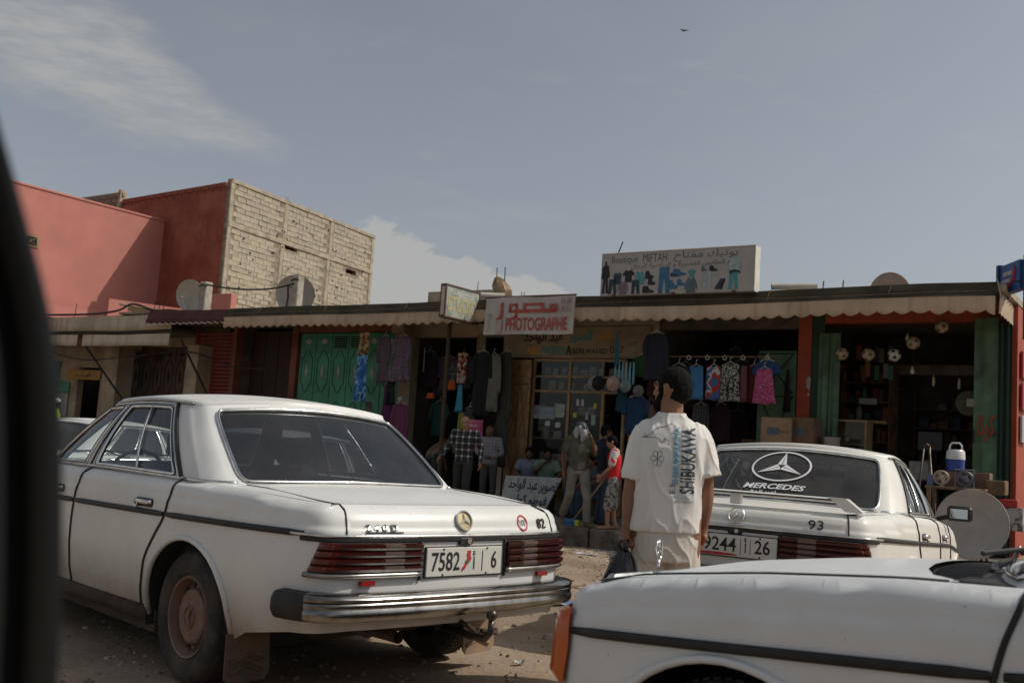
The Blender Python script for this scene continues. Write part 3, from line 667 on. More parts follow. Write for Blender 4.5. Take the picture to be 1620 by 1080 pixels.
    for s in full:
        p1 = np.array(G(s, 1)); sgx = 1 if p1[0] >= 0 else -1
        a = s if s <= 12 else 24-s; k = min(a*10, 119.99); i = int(k); f = k-i; c = _gt[i]*(1-f)+_gt[i+1]*f
        xi, yi = c[0]*.985*(1 if s <= 12 else -1), 2.2+(c[1]-2.2)*.985
        p0 = np.array((xi, yi, zroof(xi, yi)-.0005)); outw = p1-p0; outw[2] = 0; L = np.linalg.norm(outw); outw = outw/L if L > 1e-6 else np.array([0, 0, 0])
        mid = p0*.4+p1*.6+np.array([0, 0, .009])
        EV_ += [tuple(p0), tuple(mid), tuple(p1)]; EN += [(outw[0]*.1, outw[1]*.1, 1), tuple(outw*.7+np.array([0, 0, .7])), tuple(outw*.9+np.array([0, 0, .35]))]
    F = [(i*3+j, i*3+j+1, i*3+j+4, i*3+j+3) for i in range(len(full)-1) for j in range(2)]
    rf.add(EV_, F); rf.n += EN
    rf.build('roof', paint, root)
    # rain gutter + side trim
    gt = MB()
    for sg in (1, -1):
        pts = [GO(s, .985, .008) for s in np.linspace(2.9, 9.3, 24)]; pts = [GO(3.05, .06, .005), GO(2.98, .4, .006), GO(2.96, .8, .006)]+pts+[GO(9.4, .7, .006), GO(9.38, .3, .006), GO(9.3, .06, .006)]
        gt.tube([(p[0]*sg, p[1], p[2]) for p in pts][3:], .008, 6)
    gt.build('rain_gutter', mdull, root, smooth=True, split=True)
    # glass
    gr = panel(Gs, rw, step=.12, ofs=-.004); gr.build('rear_window', glass_rear, root)
    gf = panel(Gs, ws, step=.12, ofs=-.004); gf.build('windshield', glass_side, root)
    tr = MB(); trb = MB()
    for loop, r, m_ in ((rw, .013, 0), (ws, .011, 0)):
        pts = [GO(s/SC, t/H, .004) for s, t in dens(loop, .05)]; tr.tube(pts, r*.95, 8, closed=True, flat=.8)
        pts = [GO(s/SC, t/H, .002) for s, t in dens([(a*(1-.016), b) for a, b in loop], .05)]
        trb.tube([GO(s/SC, t/H, .001) for s, t in dens(loop, .05)], r*1.25, 6, closed=True, flat=.35)
    for loop in (s1, s2):
        for sg in (1, -1):
            pts = [GO(s/SC, t/H, .003) for s, t in dens(loop, .05)]; pts = [(p[0]*sg, p[1], p[2]) for p in pts]; tr.tube(pts, .0105, 8, closed=True)
            pts = [GO(s/SC, t/H, .002) for s, t in dens(loop, .05)]; trb.tube([(p[0]*sg, p[1], p[2]) for p in pts], .015, 6, closed=True, flat=.4)
    for sg in (1, -1):
        for sq in (4.92,):
            pts = [GO(sq+.22*t, t, .006) for t in np.linspace(.05, .9, 6)]; tr.tube([(p[0]*sg, p[1], p[2]) for p in pts], .008, 6)
        for sq in (6.17, ):
            pts = [GO(sq+.09*t, t, .004) for t in np.linspace(.03, .93, 6)]; trb.tube([(p[0]*sg, p[1], p[2]) for p in pts], .006, 6)
        pts = [GO(s, .022, .006) for s in np.linspace(3.9, 9.2, 20)]; tr.tube([(p[0]*sg, p[1], p[2]) for p in pts], .0075, 6)
        pts = [GO(s, .015, .006) for s in np.linspace(2.0, 3.85, 10)]; tr.tube([(p[0]*sg, p[1], p[2]) for p in pts], .009, 6, flat=.8)
        pts = [GO(3.93+.22*t, t, .005) for t in np.linspace(.02, .97, 6)]; trb.tube([(p[0]*sg, p[1], p[2]) for p in pts], .010, 6)
        pts = [GO(4.02+.22*t, t, .006) for t in np.linspace(.02, .95, 6)]+[GO(s, .955, .006) for s in np.linspace(4.3, 8.8, 12)]; tr.tube([(p[0]*sg, p[1], p[2]) for p in pts], .0055, 6)
    tr.build('window_trim', mchrome, root, smooth=True, split=True); trb.build('window_rubber', mrub, root, smooth=True, split=True)
    for loop, nm in ((s1, 'rear_door_glass'), (s2, 'front_door_glass')):
        for sg in (1, -1):
            q = panel(Gs, loop, step=.15, ofs=-.004)
            if sg < 0: q.v = [(-x, y, z) for x, y, z in q.v]; q.f = [f[::-1] for f in q.f]; q.n = [(-n[0], n[1], n[2]) for n in q.n]
            q.build(nm, glass_side, root)
    # ---------------- interior
    MB().box(-.74, .74, 1.15, 3.45, .30, .36).build('cabin_floor', mint, root)
    MB().box(-.70, .70, 1.02, 1.50, .84, .90).build('parcel_shelf', mint, root)
    MB().rbox(-.66, .66, 1.45, 2.0, .36, .60, .05).rbox(-.66, .66, 1.38, 1.56, .5, .97, .05).build('rear_seat', mseat, root, angle=40)
    for sx in (-.36, .36):
        s_ = MB().rbox(sx-.25, sx+.25, 2.30, 2.85, .40, .56, .05).rbox(sx-.24, sx+.24, 2.16, 2.32, .5, 1.02, .06, ); s_.build('front_seat', mseat, root, angle=40)
        MB().rbox(sx-.14, sx+.14, 2.12, 2.22, 1.03, 1.20, .04).box(sx-.06, sx-.045, 2.16, 2.175, .98, 1.05).box(sx+.045, sx+.06, 2.16, 2.175, .98, 1.05).build('headrest', mseat, root, angle=40)
    MB().rbox(-.74, .74, 3.0, 3.45, .70, .955, .05).build('dashboard', mint, root)
    sw = MB(); pts = [(-.36+.19*math.cos(a), 2.88-.19*math.sin(a)*.35, .88+.19*math.sin(a)*.93) for a in np.linspace(0, 2*PI, 25)[:-1]]; sw.tube(pts, .012, 6, closed=True).tube([(-.36-.18, 2.88, .88), (-.36, 2.9, .88), (-.36+.18, 2.88, .88)], .014, 6).tube([(-.36, 2.9, .88), (-.36, 3.1, .8)], .02, 6)
    sw.build('steering_wheel', mint, root, smooth=True)
    MB().rbox(-.12, .12, 2.80, 2.825, 1.235, 1.295, .01).box(-.01, .01, 2.82, 2.84, 1.28, 1.34).build('rear_view_mirror', mint, root)
    MB().box(-.745, -.74, 1.2, 3.4, .3, .93).box(.74, .745, 1.2, 3.4, .3, .93).build('door_lining', mint, root, split=True)
    # ---------------- lamps and bumpers
    def bumper(path, base, name, dz=0):
        sec_c = [(-.01, .445), (.025, .440), (.050, .446), (.064, .462), (.066, .482), (.058, .498), (.061, .503), (.064, .514), (.058, .524), (.046, .527)]
        sec_r = [(.048, .524), (.062, .528), (.066, .540), (.058, .552), (.03, .560), (-.01, .560)]
        for sec, nm, m_ in ((sec_c, 'bumper_bar', mbump), (sec_r, 'bumper_top', mbump)):
            b_ = MB(); n = len(path); L = len(sec)
            V = []
            for i, (u, e) in enumerate(path):
                x, y, nx, ny = outline(u)
                for o, z in sec: V.append((x+nx*(o+.045*abs(ny))*1, y+ny*(o+base*abs(ny)), z+dz))
            F = [(i*L+j, i*L+j+1, (i+1)*L+j+1, (i+1)*L+j) for i in range(n-1) for j in range(L-1)]+[tuple(range(L)), tuple((n-1)*L+j for j in range(L))]
            b_.add(V, F); b_.build(nm, m_, root, angle=50)
    uu = ux(.745); bumper([(u, 0) for u in np.linspace(-uu, uu, 60)], .02, 'rear')
    for sg in (1, -1):   # rubber end caps along the flank
        c = MB(); sec = [(.0, .438), (.040, .440), (.058, .47), (.058, .525), (.042, .555), (0, .56)]; V = []; n = 14
        for k in range(n+1):
            y = .150+(.385-.150)*k/n; e = 1 if k < n-2 else (.95 if k == n-2 else (.8 if k == n-1 else .5))
            x, yy, nx, ny = outline(uy(y))
            for o, z in sec: V.append(((x+nx*(o*e+.004))*sg, yy+ny*o, .49+(z-.49)*e))
        c.add(V, [(k*6+j, k*6+j+1, k*6+j+7, k*6+j+6) for k in range(n) for j in range(5)]+[tuple(n*6+j for j in range(6))]); c.build('bumper_end_cap', mrub, root, angle=50)
    vf = uy(4.38); bumper([(u, 0) for u in np.linspace(vf, 2*UMAX-vf, 60)], .0, 'front', -.075)
    lampsegs = [(.27, .37, mdred), (.37, .47, mclear), (.47, .69, mdred), (.69, 'S', mred)]
    for sg in (1, -1):
        lamp = thing('tail_light', None, None); lamp.parent = root
        for x0, x1, m_ in lampsegs:
            ua = ux(x0) if x0 < .69 else ux(.69); ub = ux(x1) if x1 != 'S' else uy(.225)
            nu = 10; zs = []; ribs = 4; z0, z1 = .642, .765
            for r_ in range(ribs):
                a = z0+(z1-z0)*r_/ribs; h = (z1-z0)/ribs
                zs += [(a, .004), (a+.12*h, .026), (a+.5*h, .034), (a+.80*h, .036), (a+.86*h, .020), (a+.97*h, .004)]
            V = []
            for i in range(nu+1):
                u = ua+(ub-ua)*i/nu; edge = min(1, (uy(.225)-u)/.04+.25)
                for z, o in zs: p = BO(u-(z-.642)/.123*.05*max(0, (u-ux(.60))/(uy(.225)-ux(.60))) if u > ux(.60) else u, z, .004+o*edge*(.7 if u > ux(.72) else 1)); V.append((p[0]*sg, p[1], p[2]))
            m = len(zs); F = [(i*m+j, i*m+j+1, (i+1)*m+j+1, (i+1)*m+j) for i in range(nu) for j in range(m-1)]+[tuple(range(m)), tuple(nu*m+j for j in range(m))]
            MB().add(V, F).build('lens', m_, lamp)
        t_ = MB(); us = np.linspace(ux(.265), uy(.235), 20)
        t_.tube([(p[0]*sg, p[1], p[2]) for p in (BO(u, .630, .016) for u in us)], .012, 8)
        t_.build('lamp_trim', mdull, lamp, smooth=True)
        t2 = MB(); t2.tube([(p[0]*sg, p[1], p[2]) for p in [BO(ux(.262), z, .006) for z in np.linspace(.60, .785, 6)]], .008, 6)
        t2.build('lamp_gasket', mrub, lamp, smooth=True)
        MB().add([(p[0]*sg, p[1], p[2]) for p in [BO(ux(.505), .588, .006), BO(ux(.575), .588, .006), BO(ux(.575), .608, .010), BO(ux(.505), .608, .010)]], [(0, 1, 2, 3)]).box(sg*.54-.035, sg*.54+.035, .088, .103, .588, .608).build('reflector', mrefl, root)
    # front lamp units with wrapped amber turn signal
    for sg in (1, -1):
        lamp = thing('headlight', None, None); lamp.parent = root
        for a, b_, m_ in ((uxf(.74), uy(4.475), mamber), ):
            V = []; nu = 10; m = 8
            ua, ub = uy(4.45), uxf(.66)
            for i in range(nu+1):
                u = ua+(ub-ua)*i/nu
                for j in range(m+1):
                    z = .535+(.755-.535)*j/m; e = min(1, min(i, nu-i, )/1.5+.3, min(j, m-j)/1.0+.3); p = BO(u+(.0 if i else .012*abs(j-m/2)/m*2), z, .004+.032*e); V.append((p[0]*sg, p[1], p[2]))
            F = [(i*(m+1)+j, i*(m+1)+j+1, (i+1)*(m+1)+j+1, (i+1)*(m+1)+j) for i in range(nu) for j in range(m)]
            MB().add(V, F).build('turn_signal', mamber, lamp, smooth=True)
        V = []; ua, ub = uxf(.65), uxf(.36); nu = 8
        for i in range(nu+1):
            for j in range(m+1):
                e = min(1, min(i, nu-i)/1.5+.2, min(j, m-j)/1.0+.2); p = BO(ua+(ub-ua)*i/nu, .545+(.75-.545)*j/m, .004+.035*e); V.append((p[0]*sg, p[1], p[2]))
        MB().add(V, [(i*(m+1)+j, i*(m+1)+j+1, (i+1)*(m+1)+j+1, (i+1)*(m+1)+j) for i in range(nu) for j in range(m)]).build('lens', mclear, lamp, smooth=True)
    gsh = MB().rbox(-.33, .33, 4.58, 4.66, .50, .825, .03); gso = gsh.build('grille_surround', mchrome, root, angle=40)
    gb = MB()
    for k in range(9): gb.box(-.29, .29, 4.655, 4.668, .53+.03*k, .545+.03*k)
    gb.build('grille_bars', mdull, root, split=True)
    # hood ornament: star in a ring on a short stem
    st_ = MB(); c = (0, 4.60, .905); ob_, oc_ = .985, .17; pts = [(c[0]+.038*math.cos(a)*ob_, c[1]+.038*math.cos(a)*oc_, c[2]+.038*math.sin(a)) for a in np.linspace(0, 2*PI, 21)[:-1]]; st_.tube(pts, .0036, 6, closed=True)
    for k in range(3):
        a = PI/2+2*PI*k/3; st_.tube([c, (c[0]+.037*math.cos(a)*ob_, c[1]+.037*math.cos(a)*oc_, c[2]+.037*math.sin(a))], [.006, .002], 6)
    st_.tube([(0, 4.60, .82), (0, 4.60, .87)], .006, 6).lathe([(.812, .03), (.822, .022), (.828, .001)], 12, MX((0, 4.60, 0)))
    st_.build('hood_ornament', mchrome, root, smooth=True)
    # cowl grille and wipers
    cw_ = MB().grid(lambda a, b_: (lambda x, y: (x, y, D(x, y)[2]-.018))(-.70+1.40*a, 3.20+b_*(.38-.22*abs(-.7+1.4*a)**2/.49*.9)), 24, 5)
    cw_.build('cowl', mrub, root, smooth=True)
    for k in range(26):
        x = -.6+k*.048; y1 = float(np.interp(abs(x), [0, .25, .45, .6], [3.55, 3.54, 3.51, 3.46]))
        MB().box(x-.009, x+.009, y1-.13, y1-.01, D(x, y1)[2]-.016, D(x, y1)[2]-.006).build('cowl_slat', mrub, root)
    for x0 in (-.12, .42):
        zb_ = D(x0, 3.42)[2]; wv = MB(); A_ = Vector((x0, 3.40, zb_-.01)); B_ = Vector(GO((9.0 if False else 12)-0, .0, 0))
        wv.lathe([(0, .022), (.02, .018), (.02, .001)], 12, MX(A_)).tube([A_+Vector((0, 0, .015)), A_+Vector((-.12, -.06, .035)), A_+Vector((-.26, -.10, .075))], [.013, .010, .007], 8, flat=.6)
        wv.build('wiper', mdull, root, smooth=True)
        MB().tube([A_+Vector((-.02, -.135, .06)), A_+Vector((-.26, -.105, .072)), A_+Vector((-.50, -.055, .060))], .0065, 6).build('wiper_blade', mrub, root)
    # door mirror, both front doors
    for sg in (1, -1):
        mm = MB().rbox(sg*.97-.095, sg*.97+.095, 3.03, 3.10, .965, 1.085, .02).tube([(sg*.80, 3.1, .97), (sg*.90, 3.08, 1.0)], .02, 8); mo = mm.build('door_mirror', mrub, root, angle=40)
        MB().box(sg*.97-.07, sg*.97+.06, 3.022, 3.029, .985, 1.06).build('mirror_glass', mat('mirror_silver', (.7, .72, .75), rough=.03, metal=1, var=0), mo)
    for x, y in ((.735, 1.13), (.735, 3.935)):
        for sg in (1, -1): wheel(root, sg*x, y, sg, hub)
    # trunk star
    es = MB(); c = BO(0, .858, .012); N_ = Vector(BO(0, .858, .05))-Vector(c); Q = N_.to_track_quat('Z', 'Y').to_matrix().to_4x4(); M = MX(Vector(c)) @ Q
    es.lathe([(-.01, .046), (.0, .050), (.004, .046), (.0, .042)], 28, M)
    es.v  # ring
    for k in range(3):
        a = PI/2+2*PI*k/3
        rot = MR(a, 'Z')
        V = [M @ (rot @ Vector(p)) for p in ((0, -.0075, -.002), (.044, 0, -.001), (0, .0075, -.002), (.001, 0, .007), (-.0045, 0, -.002))]
        es.add(V, [(0, 1, 3), (1, 2, 3), (2, 4, 3), (4, 0, 3)])
    es.build('star_emblem', mchrome, root)
    # lock
    MB().rbox(-.042, .042, .072, .12, .752, .787, .006).build('trunk_lock', mrub, root)
    MB().lathe([(0, .014), (.006, .013), (.006, .001)], 14, MX((.012, .072, .770)) @ MR(PI/2, 'X')).build('lock_cylinder', mchrome, root)
    return root
def on_lid(fn_uz, V, o=.003, u0=0, z0=0, lean=0):
    """wrap flat letters (x, y) on the rear body surface round (u0, z0)"""
    return [tuple(BO(u0+x, z0+y, o+z)) for x, y, z in V]
def bodytext(s, m, parent, u0, z0, w, h, o=.003, name='badge', ext=0, **k):
    V, F = textmesh(s, ext=ext, **k); V = fit(V, w, h); zmin = min(p[2] for p in V)
    return MB().add(on_lid(B, [(x, y, z-zmin) for x, y, z in V], o, u0, z0), F).build(name, m, parent)
def plate(parent, x0, x1, z0, z1, y, lines, tilt=0):
    p = MB().rbox(x0, x1, y, y+.008, z0, z1, .003).build('number_plate', mplate, parent)
    MB().rbox(x0-.006, x1+.006, y+.003, y+.014, z0-.006, z1+.006, .003).build('plate_frame', mrub, p)
    for s, m, xa, xb, za, zb, kw in lines:
        V, F = textmesh(s, **kw); V = fit(V, xb-xa, zb-za)
        MB().add([(xx+(xa+xb)/2, y-.0018, zz+(za+zb)/2) for xx, zz, _ in V], F).build('plate_digits', m, p)
    sc_ = MB()
    for sx in (x0+.10, x1-.10):
        for zz in (z0+.008, z1-.008): sc_.lathe([(0, .006), (.003, .004), (.003, .0005)], 8, MX((sx, y, zz)) @ MR(PI/2, 'X'))
    sc_.build('plate_screw', mrub, p, split=True)
    return p
# ------------------------------------------------------------------ the cars
def place(root, x, y, a, z=0, pitch=0, roll=0):
    root.location = (x, y, z); root.rotation_euler = (pitch, roll, -a)
G1 = 'white saloon taxis parked by the shops'
car1 = make_car('white saloon at left with a gold star, a round 100 sticker and a tow hook', mpaint, mtint, mglass, G1)
place(car1, -.095, 4.735, -.7695, .008, -.006)
bodytext('2 4 0 D', mat('dark_chrome', (.20, .19, .17), rough=.25, metal=.8), car1, -.47, .829, .165, .030, .003, 'model_badge', ext=.06, space=1.0, bold=.01)
MB().add([BO(u, z, o) for u, z, o in ((-.55, .806, .004), (-.36, .806, .004), (-.36, .812, .006), (-.55, .812, .006))], [(0, 1, 2, 3)]).build('badge_underline', mchrome, car1)
for c in car1.children:
    if c.name.startswith('star_emblem'): c.data.materials.clear(); c.data.materials.append(mat('pale_star', (.72, .70, .62), rough=.35, metal=.3))
    
# gold disc behind the star
_c = BO(0, .858, .006); _q = (Vector(BO(0, .858, .05))-Vector(_c)).to_track_quat('Z', 'Y').to_matrix().to_4x4()
MB().lathe([(0, .044), (.002, .001)], 24, MX(Vector(_c)) @ _q).build('emblem_disc', mat('gold_disc', (.36, .31, .19), rough=.5, metal=.6), car1)
bodytext('82', mat('dark_digit', (.05, .045, .035), rough=.4, metal=.5), car1, .55, .842, .066, .046, .003, 'fleet_number', ext=.03)
def sticker100(parent, u0, z0, r):
    n = 28; V = [BO(u0+r*math.cos(2*PI*k/n), z0+r*math.sin(2*PI*k/n), .002) for k in range(n)]; MB().add(V, [tuple(range(n))]).build('speed_sticker', mdecal, parent)
    V = [BO(u0+q*math.cos(2*PI*k/n), z0+q*math.sin(2*PI*k/n), .0032) for q in (r, r*.78) for k in range(n)]
    MB().add(V, [(k, (k+1) % n, n+(k+1) % n, n+k) for k in range(n)]).build('sticker_ring', mredink, parent)
    bodytext('100', mink, parent, u0, z0, r*1.1, r*.85, .0034, 'sticker_number')
sticker100(car1, .405, .846, .038)
pl = plate(car1, -.235, .235, .612, .742, .076, [('7582', mink, -.205, -.035, .637, .722, dict(bold=.012)), ('أ', mink, .045, .062, .640, .725, dict(bold=.01)), ('6', mink, .165, .200, .640, .722, dict(bold=.012)), ('|', mink, .105, .109, .63, .725, {})])
def mapshape(parent, x, z, h, y):
    P = [(.0, 1), (.35, .98), (.3, .75), (.42, .6), (.28, .45), (.05, .4), (-.1, .25), (-.25, .1), (-.6, -.02), (-.55, .15), (-.3, .3), (-.2, .5), (.0, .6), (-.08, .8)]
    MB().add([(x+a*h*.6, y, z+b*h) for a, b in P], [tuple(range(len(P)))]).build('country_map', mredink, parent)
    S5 = [(math.cos(PI/2+k*PI*4/5), math.sin(PI/2+k*PI*4/5)) for k in range(5)]
    q = MB(); 
    for k in range(5):
        a, b = S5[k], S5[(k+1) % 5]; q.tube([(x+a[0]*.012, y-.001, z+.45*h+a[1]*.012), (x+b[0]*.012, y-.001, z+.45*h+b[1]*.012)], .0012, 4)
    q.build('plate_star', mgreenink, parent)
mapshape(pl, 0.012, .632, .095, .0735)
# tow hook
th = MB(); th.tube([(.02, .22, .355), (.02, .02, .345), (.03, -.055, .345), (.035, -.085, .375), (.035, -.088, .43)], [.019, .019, .019, .015, .013], 10); th.sphere((.035, -.088, .455), .026, 14, 10)
th.build('tow_hook', mat('worn_steel', (.10, .085, .075), rough=.35, metal=.8, var=.3), car1, smooth=True)
MB().tube([(.02, .12, .40), (.02, .05, .385), (.0, -.01, .375)], .012, 8).tube([(.06, .0, .37), (.18, .03, .345), (.24, .09, .345)], .011, 8).build('tow_bracket', munder, car1, smooth=True)
MB().tube([(-.32, .13, .345), (-.32, .45, .345)], .026, 12, cap=False).tube([(-.32, .35, .355), (-.3, .8, .37)], .05, 12).build('exhaust_pipe', munder, car1, smooth=True)
# mud flaps with chevrons
def flap(parent, x, y, m):
    P = [(-.11, .30), (.11, .30), (.125, .12), (.10, .085), (-.08, .075), (-.105, .10)]
    f = MB().prism([(x+a, b) for a, b in P], y-.006, y+.006).build('mud_flap', m, parent)
    c = MB()
    for k in range(2):
        z = .125+k*.045
        for a, b in (((-.085, z), (0, z+.035)), ((0, z+.035), (.085, z))): c.tube([(x+a[0], y-.01, a[1]), (x+b[0], y-.01, b[1])], .009, 6)
    c.build('chevron', m, f)
mflap = mat('shaded_dusty_flap', (.14, .095, .065), rough=.85, var=.3); mflap2 = mat('sunlit_tan_flap', (.36, .24, .16), rough=.85, var=.2)  # one brown for both flaps: left copy darkened as shaded, right lightened as sunlit
flap(car1, -.72, .73, mflap); flap(car1, .72, .73, mflap2)

car2 = make_car('white saloon in the middle with a boot spoiler and a star decal on its glass', mpaint2, mglass2, mglass, G1)
place(car2, 1.3298, 5.9500, .5044, .055, -.05)
bodytext('93', mat('dark_digit', (.05, .045, .035)), car2, .46, .845, .085, .050, .003, 'fleet_number', ext=.03, bold=.0)
pl = plate(car2, -.255, .255, .62, .745, .070, [('49244', mink, -.235, .015, .648, .728, dict(bold=.012)), ('26', mink, .125, .215, .648, .728, dict(bold=.012)), ('أ', mink, .062, .078, .648, .735, dict(bold=.01)), ('|', mink, .040, .043, .64, .728, {}), ('|', mink, .098, .101, .64, .728, {})])
MB().add([(-.115+.14*math.cos(a), .0675, .632+.008*math.sin(a)) for a in np.linspace(0, 2*PI, 20)[:-1]], [tuple(range(19))]).build('red_swoosh', mredink, pl)
# boot spoiler on three feet
sp = MB(); n = 24
def spz(x): return .955+.055-.0*x
V = []
for k in range(n+1):
    x = -.66+1.32*k/n; y = .20+.05*(x/.66)**2
    drop = 0 if abs(x) < .56 else (abs(x)-.56)/.10*.055
    for a, b in ((0, 0), (.0, .016), (.04, .024), (.10, .012), (.10, .0), (.05, -.004)): V.append((x, y+a, 0.988-drop+b))
sp.add(V, [(k*6+j, k*6+(j+1) % 6, (k+1)*6+(j+1) % 6, (k+1)*6+j) for k in range(n) for j in range(6)]+[tuple(range(6)), tuple(n*6+j for j in range(6))])
for x in (-.05, ): sp.rbox(x-.03, x+.03, .215, .29, .93, .992, .006)
for sx in (-1, 1): sp.prism([(sx*.50, 1.015), (sx*.60, 1.012), (sx*.70, .935), (sx*.60, .935)], .21, .33)
sp.build('boot_spoiler', mpaint2, car2, angle=40)
MB().tube([(x, .197+.05*(x/.66)**2, 0.998) for x in np.linspace(-.6, .6, 16)], .004, 5).build('spoiler_line', mrub, car2)
# decals on the rear glass
def glassV(V, ox, ot):
    out = []
    for x, y, z in V:
        s = (x+ox)/.655*1.92; t = ot+y/.62
        # keep to the outside face of the glass
        out.append(tuple(GO(s, t, .004)))
    return out
def ringmesh(rx, ry, w, n=48):
    V = [(q*rx*math.cos(2*PI*k/n)if q == 1 else (rx-w)*math.cos(2*PI*k/n), (ry if q == 1 else ry-w)*math.sin(2*PI*k/n), 0) for q in (1, 0) for k in range(n)]
    return V, [(k, (k+1) % n, n+(k+1) % n, n+k) for k in range(n)]
V, F = ringmesh(.20, .165, .014); MB().add(glassV(V, -.03, .62), F).build('star_decal', mdecal, car2)
dq = MB()
for k in range(3):
    a = PI/2+2*PI*k/3
    for sgn in (1, -1):
        base = a+sgn*PI; L = .155; 
        P = [(.012*math.cos(a), .012*math.sin(a)), (L*math.cos(a)*1.1, L*math.sin(a)), ((.036*math.cos(a+sgn*PI/3)), .036*math.sin(a+sgn*PI/3))]
        q = [(P[0][0]+sgn*-.003*math.sin(a), P[0][1]+sgn*.003*math.cos(a), 0), (P[1][0], P[1][1], 0), (P[2][0], P[2][1], 0)]
        V = glassV(q, -.03, .62); dq.add(V, [(0, 1, 2)])
dq.build('star_points', mdecal, car2)
V, F = textmesh('MERCEDES', bold=.025, shear=.25); V = fit(V, .40, .055); MB().add(glassV(V, -.03, .265), F).build('decal_lettering', mdecal, car2)
V, F = textmesh(arab('امير الحال'), bold=.01); V = fit(V, .19, .035); MB().add(glassV(V, -.10, .165), F).build('decal_lettering', mdecal, car2)

car3 = make_car('white saloon in the right foreground, its nose pointing left with an amber turn signal', mpaint3, mglass2, mglass2, G1)
place(car3, 4.295, 1.11, -.932, .04, -.015, .03)
car4 = make_car('white saloon farther off, seen through the side windows of the car at left', mpaint3, mglass2, mglass2, G1)
place(car4, -3.75, 10.6, .50, -.12, -.03)
car5 = copy_tree(car4); tag(car5, 'white saloon farthest to the left, mostly behind the window pillar')
place(car5, -6.6, 12.4, .50, -.13, -.03)
# ------------------------------------------------------------------ ground, kerb, pavement
mdirt = mat('sandy_dirt', (.36, .275, .195), rough=.95, scale=.9, detail=12, col2=(.24, .17, .115), mix2=(.42, .62), bump=.6, bscale=18, spec=.2)
def dirt_detail(m):
    nt = m.node_tree; b = nt.nodes['Principled BSDF']; src = b.inputs['Base Color'].links[0].from_socket
    t = addnode(m, 'ShaderNodeTexCoord'); v = addnode(m, 'ShaderNodeTexNoise'); v.inputs['Scale'].default_value = 38; v.inputs['Detail'].default_value = 8; v.inputs['Roughness'].default_value = .75
    nt.links.new(t.outputs['Object'], v.inputs['Vector'])
    r = addnode(m, 'ShaderNodeMapRange'); r.inputs[1].default_value = .5; r.inputs[2].default_value = .66; r.inputs[4].default_value = .55; nt.links.new(v.outputs[0], r.inputs[0])
    x = addnode(m, 'ShaderNodeMix', data_type='RGBA'); x.inputs['B'].default_value = (.12, .085, .06, 1); nt.links.new(src, x.inputs['A']); nt.links.new(r.outputs[0], x.inputs['Factor']); nt.links.new(x.outputs['Result'], b.inputs['Base Color'])
dirt_detail(mdirt)
xs = np.concatenate([np.linspace(-500, -12, 14), np.linspace(-10, 12, 120), np.linspace(14, 500, 14)]); ys = np.concatenate([np.linspace(-60, -1, 5), np.linspace(0, 26, 130), np.linspace(30, 1500, 20)])
def gh(x, y):
    r_ = .022*noise.noise(Vector((x*1.1, y*1.1, 3)))+.008*noise.noise(Vector((x*5, y*5, 1)))
    return gz(x, y)+(r_ if (-10 < x < 12 and 0 < y < 26) else 0)-.004
q = MB(); V = [(x, y, gh(x, y)) for x in xs for y in ys]; ny = len(ys)
q.add(V, [(i*ny+j, (i+1)*ny+j, (i+1)*ny+j+1, i*ny+j+1) for i in range(len(xs)-1) for j in range(ny-1)])
q.build('ground', mdirt, smooth=True, kind='structure')
mkerb = mat('worn_kerb', (.17, .135, .105), rough=.9, var=.35, scale=5, bump=.5)
pave = tag(bpy.data.objects.new('pavement', None), kind='structure'); COL.objects.link(pave); pave.location = OV; pave.rotation_euler = (0, 0, -SA)
MB().box(-20, 9, -1.60, 1.6, -.3, .03).build('paving_slab', mat('dusty_pavement', (.24, .19, .15), rough=.95, var=.3, scale=2, bump=.3), pave)
km = [MB().rbox(0, .97, -1.76, -1.603, -.34, .034+random.uniform(-.008, .008), .012).build('kerb_stone', mkerb, pave) for _ in range(3)]
for k, o in enumerate(km): o.location = (-20+k, 0, 0)
for k in range(3, 29): inst(km[k % 3], pave, (-20+k, random.uniform(-.012, .012), random.uniform(-.01, .006)), (0, 0, random.uniform(-.006, .006)))
# pebbles, clods and small rubbish in the dirt
def scatter(name, n, m, smin, smax, flat, region, label, cat, seed):
    rg = random.Random(seed); q = MB()
    for _ in range(n):
        x, y = region(rg); z = gh(x, y); a = rg.uniform(0, PI); r = rg.uniform(smin, smax)*(1+.5*rg.random()); h = r*flat
        k = 5; off = rg.random()
        V = [(x+r*rg.uniform(.6, 1.1)*math.cos(2*PI*(i/k)+a), y+r*rg.uniform(.6, 1.1)*math.sin(2*PI*(i/k)+a), z-.002) for i in range(k)]
        T_ = [(x+(p[0]-x)*.6, y+(p[1]-y)*.6, z+h*rg.uniform(.6, 1.2)) for p in V]
        q.add(V+T_, [(i, (i+1) % k, k+(i+1) % k, k+i) for i in range(k)]+[tuple(k+i for i in range(k))])
    o = q.build(name, m); tag(o, label, cat, kind='stuff'); return o
def reg_road(rg): return rg.uniform(-2.5, 3.5), rg.uniform(3.5, 16.5)
def reg_kerb(rg):
    s = rg.uniform(-9, 7); t = KERB-.05-abs(rg.gauss(0, .9)); p = W(s, t); return p.x, p.y
scatter('pebble', 2600, mat('pebble_grey', (.26, .21, .16), rough=.9, var=.4, scale=3), .006, .018, .6, reg_road, 'scattered pebbles and clods on the sandy ground', 'pebbles', 3)
scatter('litter', 500, mat('paper_litter', (.55, .52, .47), rough=.9, var=.3, scale=2), .015, .045, .12, reg_kerb, 'small pale scraps of litter along the kerb', 'litter', 5)
scatter('litter', 350, mat('dark_litter', (.06, .05, .045), rough=.9, var=.3, scale=2, col2=(.22, .12, .07)), .015, .05, .25, reg_kerb, 'dark leaves and scraps of rubbish along the kerb', 'litter', 6)
